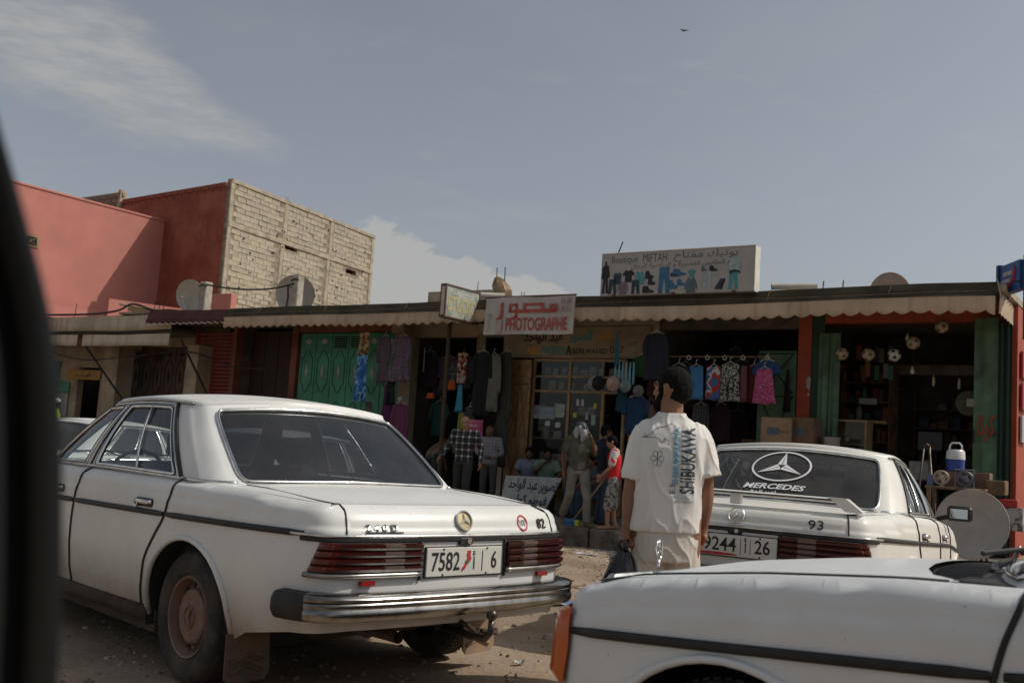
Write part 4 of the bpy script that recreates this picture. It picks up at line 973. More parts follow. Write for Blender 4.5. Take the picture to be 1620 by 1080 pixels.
def scrap(x, y, w, l, a, m, label, n=6, seed=1):
    rg = random.Random(seed); z = gh(x, y)
    f = lambda u, v: ((u-.5)*w*(1+.15*math.sin(v*7)), (v-.5)*l, .012+.022*noise.noise(Vector((u*3+seed, v*3, seed)))+.03*((u-.5)**2)*(1 if seed % 2 else 3))
    q = MB().grid(f, n, n); k = len(q.v); q.add([(a_, b_, c-.003) for a_, b_, c in q.v], [g[::-1] for g in q.f])
    o = q.build('paper_scrap', m); tag(o, label, 'litter', 'paper and card lying on the dirt'); o.location = (x, y, z+.004); o.rotation_euler = (0, 0, a); return o
mpap = mat('newsprint', (.56, .54, .5), rough=.85, scale=14, col2=(.30, .32, .38), mix2=(.45, .6)); mcard = mat('brown_card', (.42, .29, .17), rough=.9, var=.2, scale=4)
mpaps = mat('printed_bag', (.55, .52, .5), rough=.5, scale=9, col2=(.10, .22, .42), mix2=(.5, .56))
scrap(.05, 7.72, .20, .09, .3, mpap, 'folded newspaper lying behind the white car with the tow hook', seed=2)
scrap(.52, 8.6, .28, .22, .8, mpaps, 'crumpled printed plastic bag lying by the car indicator', seed=3)
scrap(.42, 9.1, .24, .16, .2, mcard, 'flat piece of brown card beside the crumpled bag', seed=4)
scrap(1.25, 14.6, .34, .14, -.5, mpap, 'white paper sheet against the kerb', seed=5)
scrap(.85, 14.9, .26, .18, .4, mat('pale_yellow_card', (.6, .54, .38), rough=.8), 'pale yellow card against the kerb', seed=6)
scrap(.16, 5.86, .07, .035, .6, mpap, 'tiny scrap of white paper on bare sand in front', seed=7)
scrap(.7, 9.9, .3, .08, -.1, mcard, 'long strip of pale card behind the crumpled bag', seed=8)
scrap(.35, 10.4, .16, .08, 1.1, mpap, 'small bent paper farther up the dirt', seed=9)

scatter('pebble', 1500, mat('pale_pebble', (.42, .36, .28), rough=.9, var=.3, scale=3), .006, .016, .5, reg_road, 'scattered pale stones on the sandy ground', 'pebbles', 13)
scatter('straw', 500, mat('straw_bits', (.46, .38, .24), rough=.9, var=.3, scale=3), .010, .03, .1, lambda rg: (rg.uniform(-.6, 2.2), rg.uniform(6.5, 15.5)), 'bits of straw and chaff on the sandy ground', 'straw', 17)
# ------------------------------------------------------------------ shop row
mwall = mat('cream_plaster', (.40, .32, .22), rough=.9, var=.25, scale=1.6, bump=.25, bscale=30)
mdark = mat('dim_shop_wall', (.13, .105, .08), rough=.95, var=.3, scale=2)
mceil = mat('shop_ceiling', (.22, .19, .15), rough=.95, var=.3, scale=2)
mred_p = mat('red_brown_plaster', (.22, .075, .045), rough=.85, var=.3, scale=2, bump=.2)
mredpil = mat('red_paint_peeling', (.42, .07, .025), rough=.7, scale=5, col2=(.30, .055, .03), mix2=(.35, .6), bump=.15)
mpatch = mat('bare_plaster_patch', (.42, .40, .36), rough=.9, var=.2)
mgreen = mat('green_door_paint', (.035, .26, .14), rough=.5, var=.25, scale=3, bump=.1, bscale=8)
mgreen2 = mat('faded_green_paint', (.085, .17, .09), rough=.65, var=.3, scale=3)
mgrdk = mat('deep_green_paint', (.012, .045, .028), rough=.6, var=.2)
mwood = mat('brown_wood', (.19, .115, .055), rough=.75, var=.35, scale=7, bump=.15)
mwoodl = mat('tan_wood_frame', (.36, .24, .12), rough=.7, var=.2, scale=6)
miron = mat('black_iron', (.02, .02, .02), rough=.5, metal=.4)
mconc = mat('rough_concrete', (.42, .36, .27), rough=.95, var=.25, scale=3, bump=.6, bscale=18)
mconcl = mat('pale_concrete_post', (.44, .40, .33), rough=.9, var=.25, scale=4, bump=.4)
mtin = mat('green_brown_tin', (.075, .066, .044), rough=.9, spec=.15, var=.25, scale=1.5)
def canvas_mat(name, c, stain=(.22, .13, .08)):
    m = mat(name, c, rough=.9, var=.18, scale=1.2, bump=.2, bscale=60, detail=8); nt = m.node_tree; b = nt.nodes['Principled BSDF']; src = b.inputs['Base Color'].links[0].from_socket
    t = addnode(m, 'ShaderNodeTexCoord'); mp = addnode(m, 'ShaderNodeMapping'); mp.inputs['Scale'].default_value = (3.2, 1, .35); v = addnode(m, 'ShaderNodeTexNoise'); v.inputs['Scale'].default_value = 2.2; v.inputs['Detail'].default_value = 7
    nt.links.new(t.outputs['Object'], mp.inputs[0]); nt.links.new(mp.outputs[0], v.inputs['Vector'])
    r = addnode(m, 'ShaderNodeMapRange'); r.inputs[1].default_value = .52; r.inputs[2].default_value = .75; r.inputs[4].default_value = .55; nt.links.new(v.outputs[0], r.inputs[0])
    x = addnode(m, 'ShaderNodeMix', data_type='RGBA'); x.inputs['B'].default_value = (*stain, 1); nt.links.new(src, x.inputs['A']); nt.links.new(r.outputs[0], x.inputs['Factor']); nt.links.new(x.outputs['Result'], b.inputs['Base Color']); return m
mcanvas = canvas_mat('stained_cream_canvas', (.52, .40, .285)); mcream = canvas_mat('cream_tin', (.56, .50, .40)); mmaroon = mat('maroon_canvas', (.10, .035, .032), rough=.85, var=.25, scale=2)
sr = st('shop_row', 'long single storey row of open shops under one scalloped awning', 'building', 0, 0, 0)
BK = 5.2
MB().box(-13.1, 6.62, .10, BK+.3, 3.93, 4.03).build('roof_slab', mconc, sr)
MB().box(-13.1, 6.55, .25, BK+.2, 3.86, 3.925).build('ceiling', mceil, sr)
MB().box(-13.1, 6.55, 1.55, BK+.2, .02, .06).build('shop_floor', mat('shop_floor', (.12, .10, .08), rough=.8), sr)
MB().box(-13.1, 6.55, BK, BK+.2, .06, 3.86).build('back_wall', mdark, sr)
for a, b, m in ((-11.42, -11.3, mred_p), (-9.3, -9.10, mred_p), (-5.85, -5.50, mwall), (-3.05, -2.9, mwall), (.36, .5, mwall), (3.17, 3.40, mredpil)):
    MB().box(a, b, 1.38, 1.62, .04, 3.86).build('pillar', m, sr)
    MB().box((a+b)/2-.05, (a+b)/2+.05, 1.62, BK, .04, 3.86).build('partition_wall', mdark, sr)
MB().box(3.40, 3.62, 1.40, 1.60, .04, 3.86).build('pillar', mgrdk, sr)
MB().box(6.50, 6.62, 1.30, BK+.2, .04, 3.9).build('side_wall', mredpil, sr)
MB().box(-5.85, -5.50, 1.05, 1.38, 3.55, 3.86).box(-5.85, -5.50, 1.18, 1.38, 3.30, 3.55).build('bracket', mwall, sr)
MB().box(-9.1, -5.85, 1.40, 1.6, 3.64, 3.86).build('lintel', mred_p, sr)
MB().box(-5.5, -3.05, 1.40, 1.6, 3.50, 3.86).build('lintel', mwall, sr)
MB().box(-2.9, .36, 1.385, 1.6, 3.06, 3.86).build('lintel', mwall, sr)
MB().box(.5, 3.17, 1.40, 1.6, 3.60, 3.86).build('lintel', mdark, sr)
MB().box(3.62, 6.50, 1.40, 1.6, 3.68, 3.86).build('lintel', mredpil, sr)
# bare patches where paint has come off the red pillar
for z, w_, h_ in ((2.65, .05, .14), (2.0, .04, .05), (1.82, .03, .03), (2.45, .025, .03)):
    MB().prism([(3.375+w_*math.cos(a)*random.uniform(.6, 1), z+h_*math.sin(a)*random.uniform(.7, 1)) for a in np.linspace(0, 2*PI, 11)[:-1]], 1.374, 1.38).build('plaster_patch', mpatch, sr)
# rails under the ceiling
for t, z in ((.25, 3.84), (.85, 3.84)):
    MB().box(-13, 6.5, t, t+.05, z-.05, z).build('roof_batten', mwood, sr)
# ---- awnings
def scallop(par, x0, x1, z0, z1, t, m, period=.255, amp=.06, nm='valance', dz=0, folds=.018, tb=0):
    n = int((x1-x0)/period*8); V = []
    for lay in (0, .006):
        for i in range(n+1):
            x = x0+(x1-x0)*i/n; ph = (x/period) % 1; sc_ = amp*(1+.5*noise.noise(Vector((x//period*1.7, 2, 8))))*abs(math.sin(PI*ph))**.7; w_ = folds*(1+.8*noise.noise(Vector((x*1.3, 6, 8))))*math.sin(2*PI*x/period)+.03*noise.noise(Vector((x*1.7, t, 5)))
            for j in range(5):
                v = j/4; V.append((x, t+w_*v*.9+lay+tb*v, z1+.035*noise.noise(Vector((x*.28, 4, 1)))+(z0-z1)*v-sc_*v*(v > .7)+.02*noise.noise(Vector((x*.5, 3, v)))*v+dz*(x-x0)))
    K = (n+1)*5; F = [(i*5+j, i*5+j+1, (i+1)*5+j+1, (i+1)*5+j) for i in range(n) for j in range(4)]
    q = MB().add(V, F+[tuple(a+K for a in f)[::-1] for f in F]+[(i*5+4, K+i*5+4, K+(i+1)*5+4, (i+1)*5+4) for i in range(n)])
    return q.build(nm, m, par, smooth=True)
aw = st('awning', 'long dark awning with a stained cream scalloped valance over the shops', 'awning', 0, 0, 0)
def tinband(par, x0, x1, z0, z1, t0, t1, m, seam=2.1, nm='canopy'):
    n = int((x1-x0)*5); V = []
    for i in range(n+1):
        x = x0+(x1-x0)*i/n; s_ = .006*math.sin(x*7)+.012*noise.noise(Vector((x*.7, 1, 2)))
        for (t, z) in ((t0-.03, z0), (t0+s_, z0+.02), ((t0*.55+t1*.45)+s_, z0*.45+z1*.55), (t1, z1), (t1+.5, z1+.02), (t1+.5, z1-.03), (t1, z1-.05), (t0, z0)): V.append((x, t, z+.010*noise.noise(Vector((x, 9, 1)))+.035*noise.noise(Vector((x*.28, 4, 1)))))
    q = MB().add(V, [(i*8+j, i*8+(j+1) % 8, (i+1)*8+(j+1) % 8, (i+1)*8+j) for i in range(n) for j in range(8)]+[tuple(range(8)), tuple(n*8+j for j in range(8))])
    return q.build(nm, m, par, smooth=False)
tinband(aw, -10.1, 6.5, 3.835, 4.05, -.03, .06, mtin)
for x in (-9.0, -6.9, -4.6, -1.6, .6, 3.1, 5.0): MB().tube([(x, -.052, 3.86), (x+.01, -.03, 3.93), (x+.02, .05, 4.06)], .005, 5).build('seam', mwood, aw)
MB().tube([(x, -.058+.01*math.sin(x), 3.905+.012*math.sin(x*1.3)) for x in np.linspace(-10, 6.4, 50)], .004, 5).build('cord', mwood, aw)
scallop(aw, -10.15, 6.5, 3.63, 3.83, -.05, mcanvas)
# return round the right-hand corner
def side_strip(par, t0, t1, z0, z1, s_, m, nm, period=.26, amp=.03, out=0):
    n = int((t1-t0)/period*8); V = []
    for lay in (0, .006):
        for i in range(n+1):
            t = t0+(t1-t0)*i/n; ph = (t/period) % 1; sc_ = amp*abs(math.sin(PI*ph))**.7
            for j in range(4):
                v = j/3; V.append((s_+out*v+.015*math.sin(2*PI*t/period)*v-lay, t, z1+(z0-z1)*v-sc_*(v > .8)))
    K = (n+1)*4; F = [(i*4+j, i*4+j+1, (i+1)*4+j+1, (i+1)*4+j) for i in range(n) for j in range(3)]
    return MB().add(V, F+[tuple(a+K for a in f)[::-1] for f in F]).build(nm, m, par, smooth=True)
side_strip(aw, -.03, 5.2, 3.60, 3.86, 6.56, mcanvas, 'valance', amp=.05)
side_strip(aw, .0, 5.2, 3.84, 4.10, 6.50, mcream, 'canopy', amp=.0, out=.06)
maw = st('awning', 'short maroon awning with a white scalloped trim left of the long one', 'awning', -11.6, 0, 0)
tinband(maw, -1.5, 1.47, 3.80, 4.05, -.03, .05, mmaroon)
scallop(maw, -1.5, 1.47, 3.735, 3.81, -.05, mmaroon, period=.23, amp=.05)
for i in range(13):
    x = -1.47+i*.23; MB().tube([(x+.23*k/6, -.058, 3.738-.05*abs(math.sin(PI*((x+.23*k/6)/.23 % 1)))**.7) for k in range(7)], .009, 4).build('trim', mdecal, maw)
# ---- lower awnings and shops farther left
lf = st('left_shops', 'lower cream shopfronts far to the left behind square pillars', 'building', -15.2, 0, 0)
MB().box(-14, 2.1, .45, 6, 3.93, 4.03).build('roof_slab', mconc, lf)
MB().box(-14, 2.95, 1.95, 2.1, 3.36, 3.92).box(-6.8, -1.3, 1.90, 2.05, 2.75, 3.36).build('upper_wall', mwall, lf)
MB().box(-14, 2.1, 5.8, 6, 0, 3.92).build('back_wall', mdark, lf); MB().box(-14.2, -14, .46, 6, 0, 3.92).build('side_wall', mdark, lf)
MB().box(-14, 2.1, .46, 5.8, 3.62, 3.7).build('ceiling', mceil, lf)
for a, b, t, c in ((-1.05, -.40, 1.0, 1), (2.5, 2.95, 1.0, 0), (-5.6, -5.2, 1.5, 0)):
    q = MB().box(a, b, t, t+.5, .03, 3.3)
    if c: q.box(a-.1, b+.15, t-.06, t+.6, 3.25, 3.5)
    q.build('pillar', mwall, lf)
for a, b in ((-14, -5.25), (-4.45, -3.5), (-2.4, -1.12), (1.36, 2.5)): MB().box(a, b, 1.86, 2.05, .03, 2.75).build('wall', mwall, lf)
MB().rbox(-5.2, -4.48, 1.86, 1.92, .05, 2.92, .01).build('door', mat('teal_paint', (.05, .16, .13), rough=.6, var=.3), lf)
# corrugated cream fascias
def corrug(par, x0, x1, z0, z1, t, m, nm='fascia', lean=0, per=.09, a=.012):
    n = int((x1-x0)/per*6); V = []
    for lay in (0, .004):
        for i in range(n+1):
            x = x0+(x1-x0)*i/n
            for z in (z0, (z0+z1)/2, z1): V.append((x, t+a*math.sin(2*PI*x/per)+lay+lean*(z-z0), z+.03*noise.noise(Vector((x*.6, z, 1)))))
    K = (n+1)*3; F = [(i*3+j, (i+1)*3+j, (i+1)*3+j+1, i*3+j+1) for i in range(n) for j in range(2)]
    return MB().add(V, F+[tuple(a_+K for a_ in f)[::-1] for f in F]+[(i*3, K+i*3, K+(i+1)*3, (i+1)*3) for i in range(n)]).build(nm, m, par, smooth=True)
law = st('awning', 'upper cream corrugated tin awning on the far left shops', 'awning', -15.2, 0, 0)
corrug(law, -5.6, 2.75, 3.60, 3.99, .25, mcream)
MB().box(-5.6, 2.75, .29, .33, 3.53, 3.58).build('angle_bar', miron, law)
for a, b, lb in ((-5.6, -1.25, 'lower cream awning flap at the far left end'), (-1.02, 2.68, 'lower cream awning flap beneath the upper tin awning')):
    f_ = st('awning_flap', lb, 'awning', -15.2, 0, 0, 'lower cream awning flaps'); corrug(f_, a, b, 3.20, 3.50, .26, mcream, 'flap', lean=.05, per=.2, a=.006)
for s_, dx in ((-16.3, 1.5), (-12.1, .75)):
    b_ = st('awning_stay', 'thin dark iron stay leaning under the cream awnings, '+('left one' if s_ < -15 else 'right one'), 'stay', s_, .3, 3.2, 'awning stays'); MB().tube([(0, 0, .15), (dx, .9, -1.9)], .028, 6).build('rod', miron, b_)
# closed decorated metal doors
def metal_door(par, x0, x1, z0, z1, t, m, leaves, mdia, mline, grille=()):
    w = (x1-x0)/leaves
    for k in range(leaves):
        a = x0+k*w
        lf_ = MB().rbox(a+.008, a+w-.008, t, t+.04, z0, z1, .006).build('door_leaf', m, par)
        cx = a+w/2; hh = (z1-z0)
        def dia(cz, rx, rz): MB().prism([(cx-rx, cz), (cx, cz-rz), (cx+rx, cz), (cx, cz+rz)], t-.008, t-.001).build('diamond', mdia, lf_)
        zc = z0+hh*.745
        if k in grille:
            MB().box(cx-w*.38, cx+w*.38, t-.004, t+.001, z1-.36, z1-.08).build('vent_opening', mwell, lf_)
            gb = MB()
            for q_ in range(5): gb.box(cx-w*.38, cx+w*.38, t-.012, t-.005, z1-.34+q_*.055, z1-.325+q_*.055)
            gb.build('vent_bars', m, lf_, split=True)
        else: dia(z1-.20, w*.22, .075)
        dia(zc, w*.10, .19)
        for (c_, h_, ww) in ((zc, .50, .34), (z0+hh*.40, .5, .34)):
            P = [(-ww, -h_*.6), (-ww*.6, -h_*.7), (-ww*.35, -h_*.95), (0, -h_), (ww*.35, -h_*.95), (ww*.6, -h_*.7), (ww, -h_*.6), (ww, h_*.6), (ww*.6, h_*.7), (ww*.35, h_*.95), (0, h_), (-ww*.35, h_*.95), (-ww*.6, h_*.7), (-ww, h_*.6)]
            MB().tube([(cx+p*w, t-.004, c_+q_) for p, q_ in P], .012, 6, closed=True).build('moulding', mline, lf_)
gd = st('metal_door', 'closed green metal shop doors with four diamond plates', 'door', 0, 0, 0)
metal_door(gd, -9.05, -5.90, .08, 3.62, 1.44, mgreen, 6, mpatch, mat('green_moulding', (.020, .115, .055), rough=.5), grille=(2, 3))
MB().rbox(-7.35, -7.15, 1.40, 1.44, 1.62, 1.66, .005).tube([(-7.22, 1.41, 1.64), (-7.22, 1.40, 1.5)], .012, 6).build('padlock', miron, gd)
bd = st('metal_door', 'closed dull brown metal doors with dark diamond cut-outs at far left', 'door', -15.2, 0, 0)
metal_door(bd, -1.1, 1.34, .08, 3.34, 1.93, mat('dull_brown_door', (.10, .055, .04), rough=.7, var=.3), 5, mwell, mwell, grille=(2,))
# red roller shutter
rs_ = st('roller_shutter', 'closed red slatted roller shutter under the maroon awning', 'shutter', -12.15, 1.45, 0)
msh = mat('red_shutter', (.27, .05, .045), rough=.6, var=.25, scale=3); sl0 = None
for k in range(36):
    z = .1+k*.1
    if sl0 is None: sl0 = MB().prism([(-.70, 0), (.72, 0), (.72, .085), (-.70, .085)], -.0, .02).rbox(-.70, .72, -.022, .0, .01, .075, .012).build('slat', msh, rs_); sl0.location = (0, 0, z)
    else: inst(sl0, rs_, (0, 0, z))
MB().box(-.80, -.70, -.04, .06, .05, 3.75).box(.72, .80, -.04, .06, .05, 3.75).build('shutter_rail', msh, rs_, split=True)
# dim maroon recess (open half)
dm = st('metal_door', 'dark maroon sheet metal door in shade beside the red shutter', 'door', -10.3, 1.9, 0)
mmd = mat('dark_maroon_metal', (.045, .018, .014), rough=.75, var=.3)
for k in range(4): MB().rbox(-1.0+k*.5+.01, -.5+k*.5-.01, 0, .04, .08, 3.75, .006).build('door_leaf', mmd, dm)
# yellow sign and green panel in the far left shop
ys_ = st('shop_sign', 'small yellow sign with arabic lettering in the far left shop', 'sign', -18.4, 1.84, 2.5)
MB().rbox(-.85, .85, -.03, .0, -.12, .17, .01).build('board', mat('yellow_sign', (.42, .22, .035), rough=.6), ys_)
lettering(arab('الورشيد'), mink, ys_, .8, .2, MX((0, -.034, .02)), res=2)
gp_ = st('notice_board', 'green and white notice panel below the yellow sign', 'panel', -19.35, 1.84, 1.98)
MB().rbox(-.32, .30, -.02, .0, .0, .32, .01).build('board', mgreen, gp_); MB().rbox(-.30, .28, -.02, .0, -.7, -.02, .01).build('sheet', mat('off_white_sheet', (.35, .34, .3)), gp_)

# ------------------------------------------------------------------ upper buildings behind
mpink = mat('pink_render', (.50, .20, .165), rough=.9, var=.08, scale=.9, bump=.15, bscale=25, detail=8)
mredw = mat('dark_red_render', (.235, .060, .038), rough=.9, scale=.9, col2=(.34, .12, .075), mix2=(.42, .62), bump=.35, bscale=14, detail=9)
mgreyb = mat('grey_block', (.24, .20, .16), rough=.95, var=.25, scale=4, bump=.4)
pk = st('pink_building', 'pink rendered building at upper left with a small grille window', 'building', -18.55, 0, 0)
MB().box(-7, 0, -1.6, 4.30, 4.04, 7.66).build('wall', mpink, pk)
MB().rbox(-7, .03, -1.63, 4.30, 7.66, 7.74, .02).build('coping', mpink, pk)
wd = MB().box(-.05, .004, -.40, .02, 6.02, 6.29).build('window', mwell, pk)
MB().box(.004, .03, -.44, -.38, 5.98, 6.33).box(.004, .03, .0, .06, 5.98, 6.33).box(.004, .03, -.38, .0, 6.27, 6.33).box(.004, .03, -.38, .0, 5.98, 6.03).build('frame', mat('ochre_frame', (.30, .22, .10), rough=.7), wd, split=True)
gq = MB()
for a, b in (((-.36, 6.05), (-.02, 6.25)), ((-.36, 6.25), (-.02, 6.05)), ((-.19, 6.03), (-.19, 6.27))): gq.tube([(.012, a[0], a[1]), (.012, b[0], b[1])], .010, 4)
gq.build('grille', mat('yellowed_metal', (.3, .25, .1)), wd)
# sheets of the roof terrace parapets, pink
pp = st('parapet_wall', 'low pink parapet wall running back in front of the dark red wall', 'wall', -16.15, .9, 4.03)
q = MB(); V = [(0, 0, 0), (.89, 3.1, 0), (.69, 3.1, 0), (-.2, 0, 0)]; V += [(x, y, .57) for x, y, z in V]; q.add(V, [(0, 3, 2, 1), (4, 5, 6, 7), (0, 1, 5, 4), (1, 2, 6, 5), (2, 3, 7, 6), (3, 0, 4, 7)]); q.build('wall', mpink, pp)
pq = st('parapet_wall', 'low pink parapet wall at the foot of the pink building', 'wall', -18.03, -.02, 4.03)
q = MB(); V = [(0, 0, 0), (-.25, 1.66, 0), (-.40, 1.64, 0), (-.2, 0, 0)]; V += [(x, y, .39) for x, y, z in V]; q.add(V, [(0, 3, 2, 1), (4, 5, 6, 7), (0, 1, 5, 4), (1, 2, 6, 5), (2, 3, 7, 6), (3, 0, 4, 7)]); q.build('wall', mpink, pq)
pr_ = st('parapet_wall', 'short pink parapet block between the dish post and the bare block wall', 'wall', -14.15, 3.0, 4.03); MB().rbox(-.45, .55, 0, .22, 0, .98, .01).build('wall', mpink, pr_)
# red building
rb_ = st('red_building', 'tall dark red building whose right side is bare blockwork', 'building', -15.25, 4.0, 0)
ang = math.atan2(.33, -5.95)
MB().add([(0, 0, 3.5), (-6.0, .33, 3.5), (-6.0, .33, 8.40), (0, 0, 8.40), (-1.33, 7.92, 3.5), (-8.2, 8.2, 3.5), (-8.2, 8.2, 8.4), (-1.33, 7.92, 8.4)], [(0, 3, 2, 1), (4, 5, 6, 7), (3, 7, 6, 2), (1, 2, 6, 5)]).build('wall', mredw, rb_)
# painted block courses at the top of the red wall
blk = None
fx = Vector((-6.0, .33, 0)).normalized(); frot = math.atan2(fx.y, fx.x)
for r_ in range(2):
    for k in range(15):
        x = .32+k*.40+(.2 if r_ % 2 else 0)
        if x > 5.9: continue
        if blk is None: blk = MB().rbox(-.19, .19, -.02, .2, 0, .150, .012).build('painted_block', mredw, rb_); src = blk
        else: blk = inst(src, rb_)
        p = fx*x; blk.location = (p.x, p.y+.03, 8.36+r_*.163); blk.rotation_euler = (0, 0, frot+PI+random.uniform(-.01, .01))
# parapet blocks (grey) left of the red wall
gpz = st('parapet_wall', 'grey unpainted blockwork parapet above the pink roof', 'wall', -21.25, 4.33, 0)
MB().box(-4.5, -.05, .03, .2, 6.5, 8.95).build('mortar', mconc, gpz)
blg = None
for r_ in range(8):
    for k in range(11):
        z = 7.55+r_*.173; x = -4.4+k*.41+(.2 if r_ % 2 else 0)
        if x > -.1: continue
        if blg is None: blg = MB().rbox(-.19, .19, -.0, .1, 0, .155, .012).build('block', mgreyb, gpz); o = blg
        else: o = inst(blg, gpz)
        o.location = (x, 0, z)
MB().box(-.06, .06, -.06, .2, 6.5, 9.0).build('corner_post', mconc, gpz)
# blockwork side wall: local frame q along the wall
dq_ = Vector((-1.33, 7.93, 0)).normalized(); qrot = math.atan2(dq_.y, dq_.x)
bw = thing('block_wall', None, None, (0, 0, 0), qrot); bw.parent = rb_
# local x = along wall, local -y = outward (+s side)
openings = [(2.80, 3.45, 7.16, 7.32), (6.38, 7.02, 7.03, 7.19)]
posts = [(-.02, .16), (2.62, 2.84), (5.22, 5.44), (7.90, 8.08)]
mo = MB(); mblock = [mat('pale_block', (.44, .385, .29), rough=.95, var=.22, scale=4, bump=.5, bscale=22), mat('grey_tan_block', (.41, .36, .28), rough=.95, var=.25, scale=4, bump=.5, bscale=22), mat('cream_block', (.465, .405, .305), rough=.95, var=.18, scale=4, bump=.5, bscale=22)]
mmort = mat('brown_mortar', (.30, .25, .185), rough=.98, var=.35, scale=6, bump=.6)
def wall_with_holes(mb, x0, x1, z0, z1, holes, y0, y1):
    xs_ = sorted({x0, x1, *[h[0] for h in holes], *[h[1] for h in holes]}); zs_ = sorted({z0, z1, *[h[2] for h in holes], *[h[3] for h in holes]})
    for a, b in zip(xs_[:-1], xs_[1:]):
        for c, d in zip(zs_[:-1], zs_[1:]):
            m_ = ((a+b)/2, (c+d)/2)
            if any(h[0] < m_[0] < h[1] and h[2] < m_[1] < h[3] for h in holes): continue
            mb.box(a, b, y0, y1, c, d)
wall_with_holes(mo, 0, 8.06, 3.5, 8.62, openings, .0, .15); mo.build('mortar_bed', mmort, bw)
for a, b in posts: MB().rbox(a, b, -.020, .05, 7.42 if 0 < a < 7 else 3.5, 8.72, .01).build('concrete_post', mconc, bw)
for a, b in posts[1:3]: MB().rbox(a-.04, b-.08, -.018, .05, 3.5, 7.28, .01).build('concrete_post', mconc, bw)
MB().rbox(0, 8.08, -.04, .16, 8.62, 8.74, .01).build('coping', mconc, bw)
bm_ = MB(); n = 60                    # lumpy ring beam squeezed out between the storeys
V = []
for i in range(n+1):
    x = 8.06*i/n
    for (y, z) in ((.0, 7.27), (-.035, 7.285), (-.03-.03*abs(noise.noise(Vector((x*3, 1, 1)))), 7.33+.03*noise.noise(Vector((x*4, 2, 1)))), (-.03, 7.42+.02*noise.noise(Vector((x*3, 3, 1)))), (.0, 7.44)): V.append((x, y, z+.02*noise.noise(Vector((x*2, 0, 0)))))
bm_.add(V, [(i*5+j, (i+1)*5+j, (i+1)*5+j+1, i*5+j+1) for i in range(n) for j in range(4)]).build('ring_beam', mconc, bw)
var = []
for v in range(9):
    rg = random.Random(v+40); L = .400+rg.uniform(-.008, .004); H_ = .1535+rg.uniform(-.003, .002); q = MB().rbox(-L/2, L/2, -.013, .06, 0, H_, .008)
    q.v = [(x+rg.uniform(-.006, .006), y+rg.uniform(-.006, .006), z+rg.uniform(-.004, .004)) for x, y, z in q.v]
    if v == 3: q.box(-.02, .03, -.0225, -.0205, .05, .09)
    me_ = q.build('tmp', [mblock[v % 3]], None); var.append(me_.data); bpy.data.objects.remove(me_)
blocks = []; halves = []
rg = random.Random(11)
rows = [(z, 0) for z in np.arange(3.9, 7.12, .159)]+[(z, 1) for z in np.arange(7.46, 8.5, .165)]
for ri, (z, up_) in enumerate(rows):
    x = .12+(.2 if ri % 2 else 0)
    while x < 8.0:
        L = .40; cx = x+L/2; hit = False
        PZ = posts if up_ else [posts[0], (posts[1][0]-.04, posts[1][1]-.08), (posts[2][0]-.04, posts[2][1]-.08), posts[3]]
        for a, b in PZ:
            if cx+.19 > a and cx-.19 < b: hit = (a, b)
        if hit:
            x = hit[1]+.012
            if ri % 2 and x < 7.6: halves.append((x+.095, z)); x += .202

        if hit and x < 8: cx = x+L/2
        bad = any(cx+.19 > a and cx-.19 < b and z+.15 > c and z < d for a, b, c, d in openings) or any(cx+.16 > a and cx-.16 < b for a, b in PZ) or cx > 7.92
        if not bad: blocks.append((cx, z+rg.uniform(-.006, .006)+.012*math.sin(cx*1.1+ri), up_))
        x += L+rg.uniform(.004, .012)
for x, z in halves:
    if any(x+.1 > a and x-.1 < b and z+.15 > c and z < d for a, b, c, d in openings): continue
    blocks.append((x, z, 2))
blocks.sort(key=lambda b: -b[1]); rest = []
for i, (x, z, u_) in enumerate(blocks):
    me_ = var[rg.randrange(9)] if not u_ else var[rg.choice((1, 4, 7, 1, 4, 0, 2))]
    if i < 300 or True:
        if i < 300:
            o = bpy.data.objects.new('block', me_); COL.objects.link(o); o.parent = bw; o.location = (x, rg.uniform(-.008, .010), z); o.rotation_euler = (rg.uniform(-.02, .02), rg.uniform(-.015, .015), rg.uniform(-.01, .01)); o.scale = (.49 if u_ == 2 else 1, 1, 1)
        else: rest.append((x, z))
q = MB()
for x, z in rest: q.rbox(x-.19, x+.19, -.02, .05, z, z+.143, .012)
if rest: o = q.build('block', mblock[0], bw); o['kind'] = 'stuff'
# putlog holes
ph = MB()
for _ in range(46):
    x, z = rg.uniform(.3, 7.8), rg.uniform(5.0, 8.5); a = rg.uniform(.03, .05); ph.prism([(x-a, z), (x-a*.3, z-a*.8), (x+a, z-.2*a), (x+a*.6, z+a*.9), (x-a*.5, z+a*.6)], -.030, -.0295)
o = ph.build('putlog_hole', mwell, bw); o['kind'] = 'stuff'
for a in ((2.7, 8.72), (2.8, 8.72)): MB().tube([(a[0], .05, a[1]), (a[0]+.02, .05, a[1]+.16)], .008, 4).build('rebar', miron, bw)
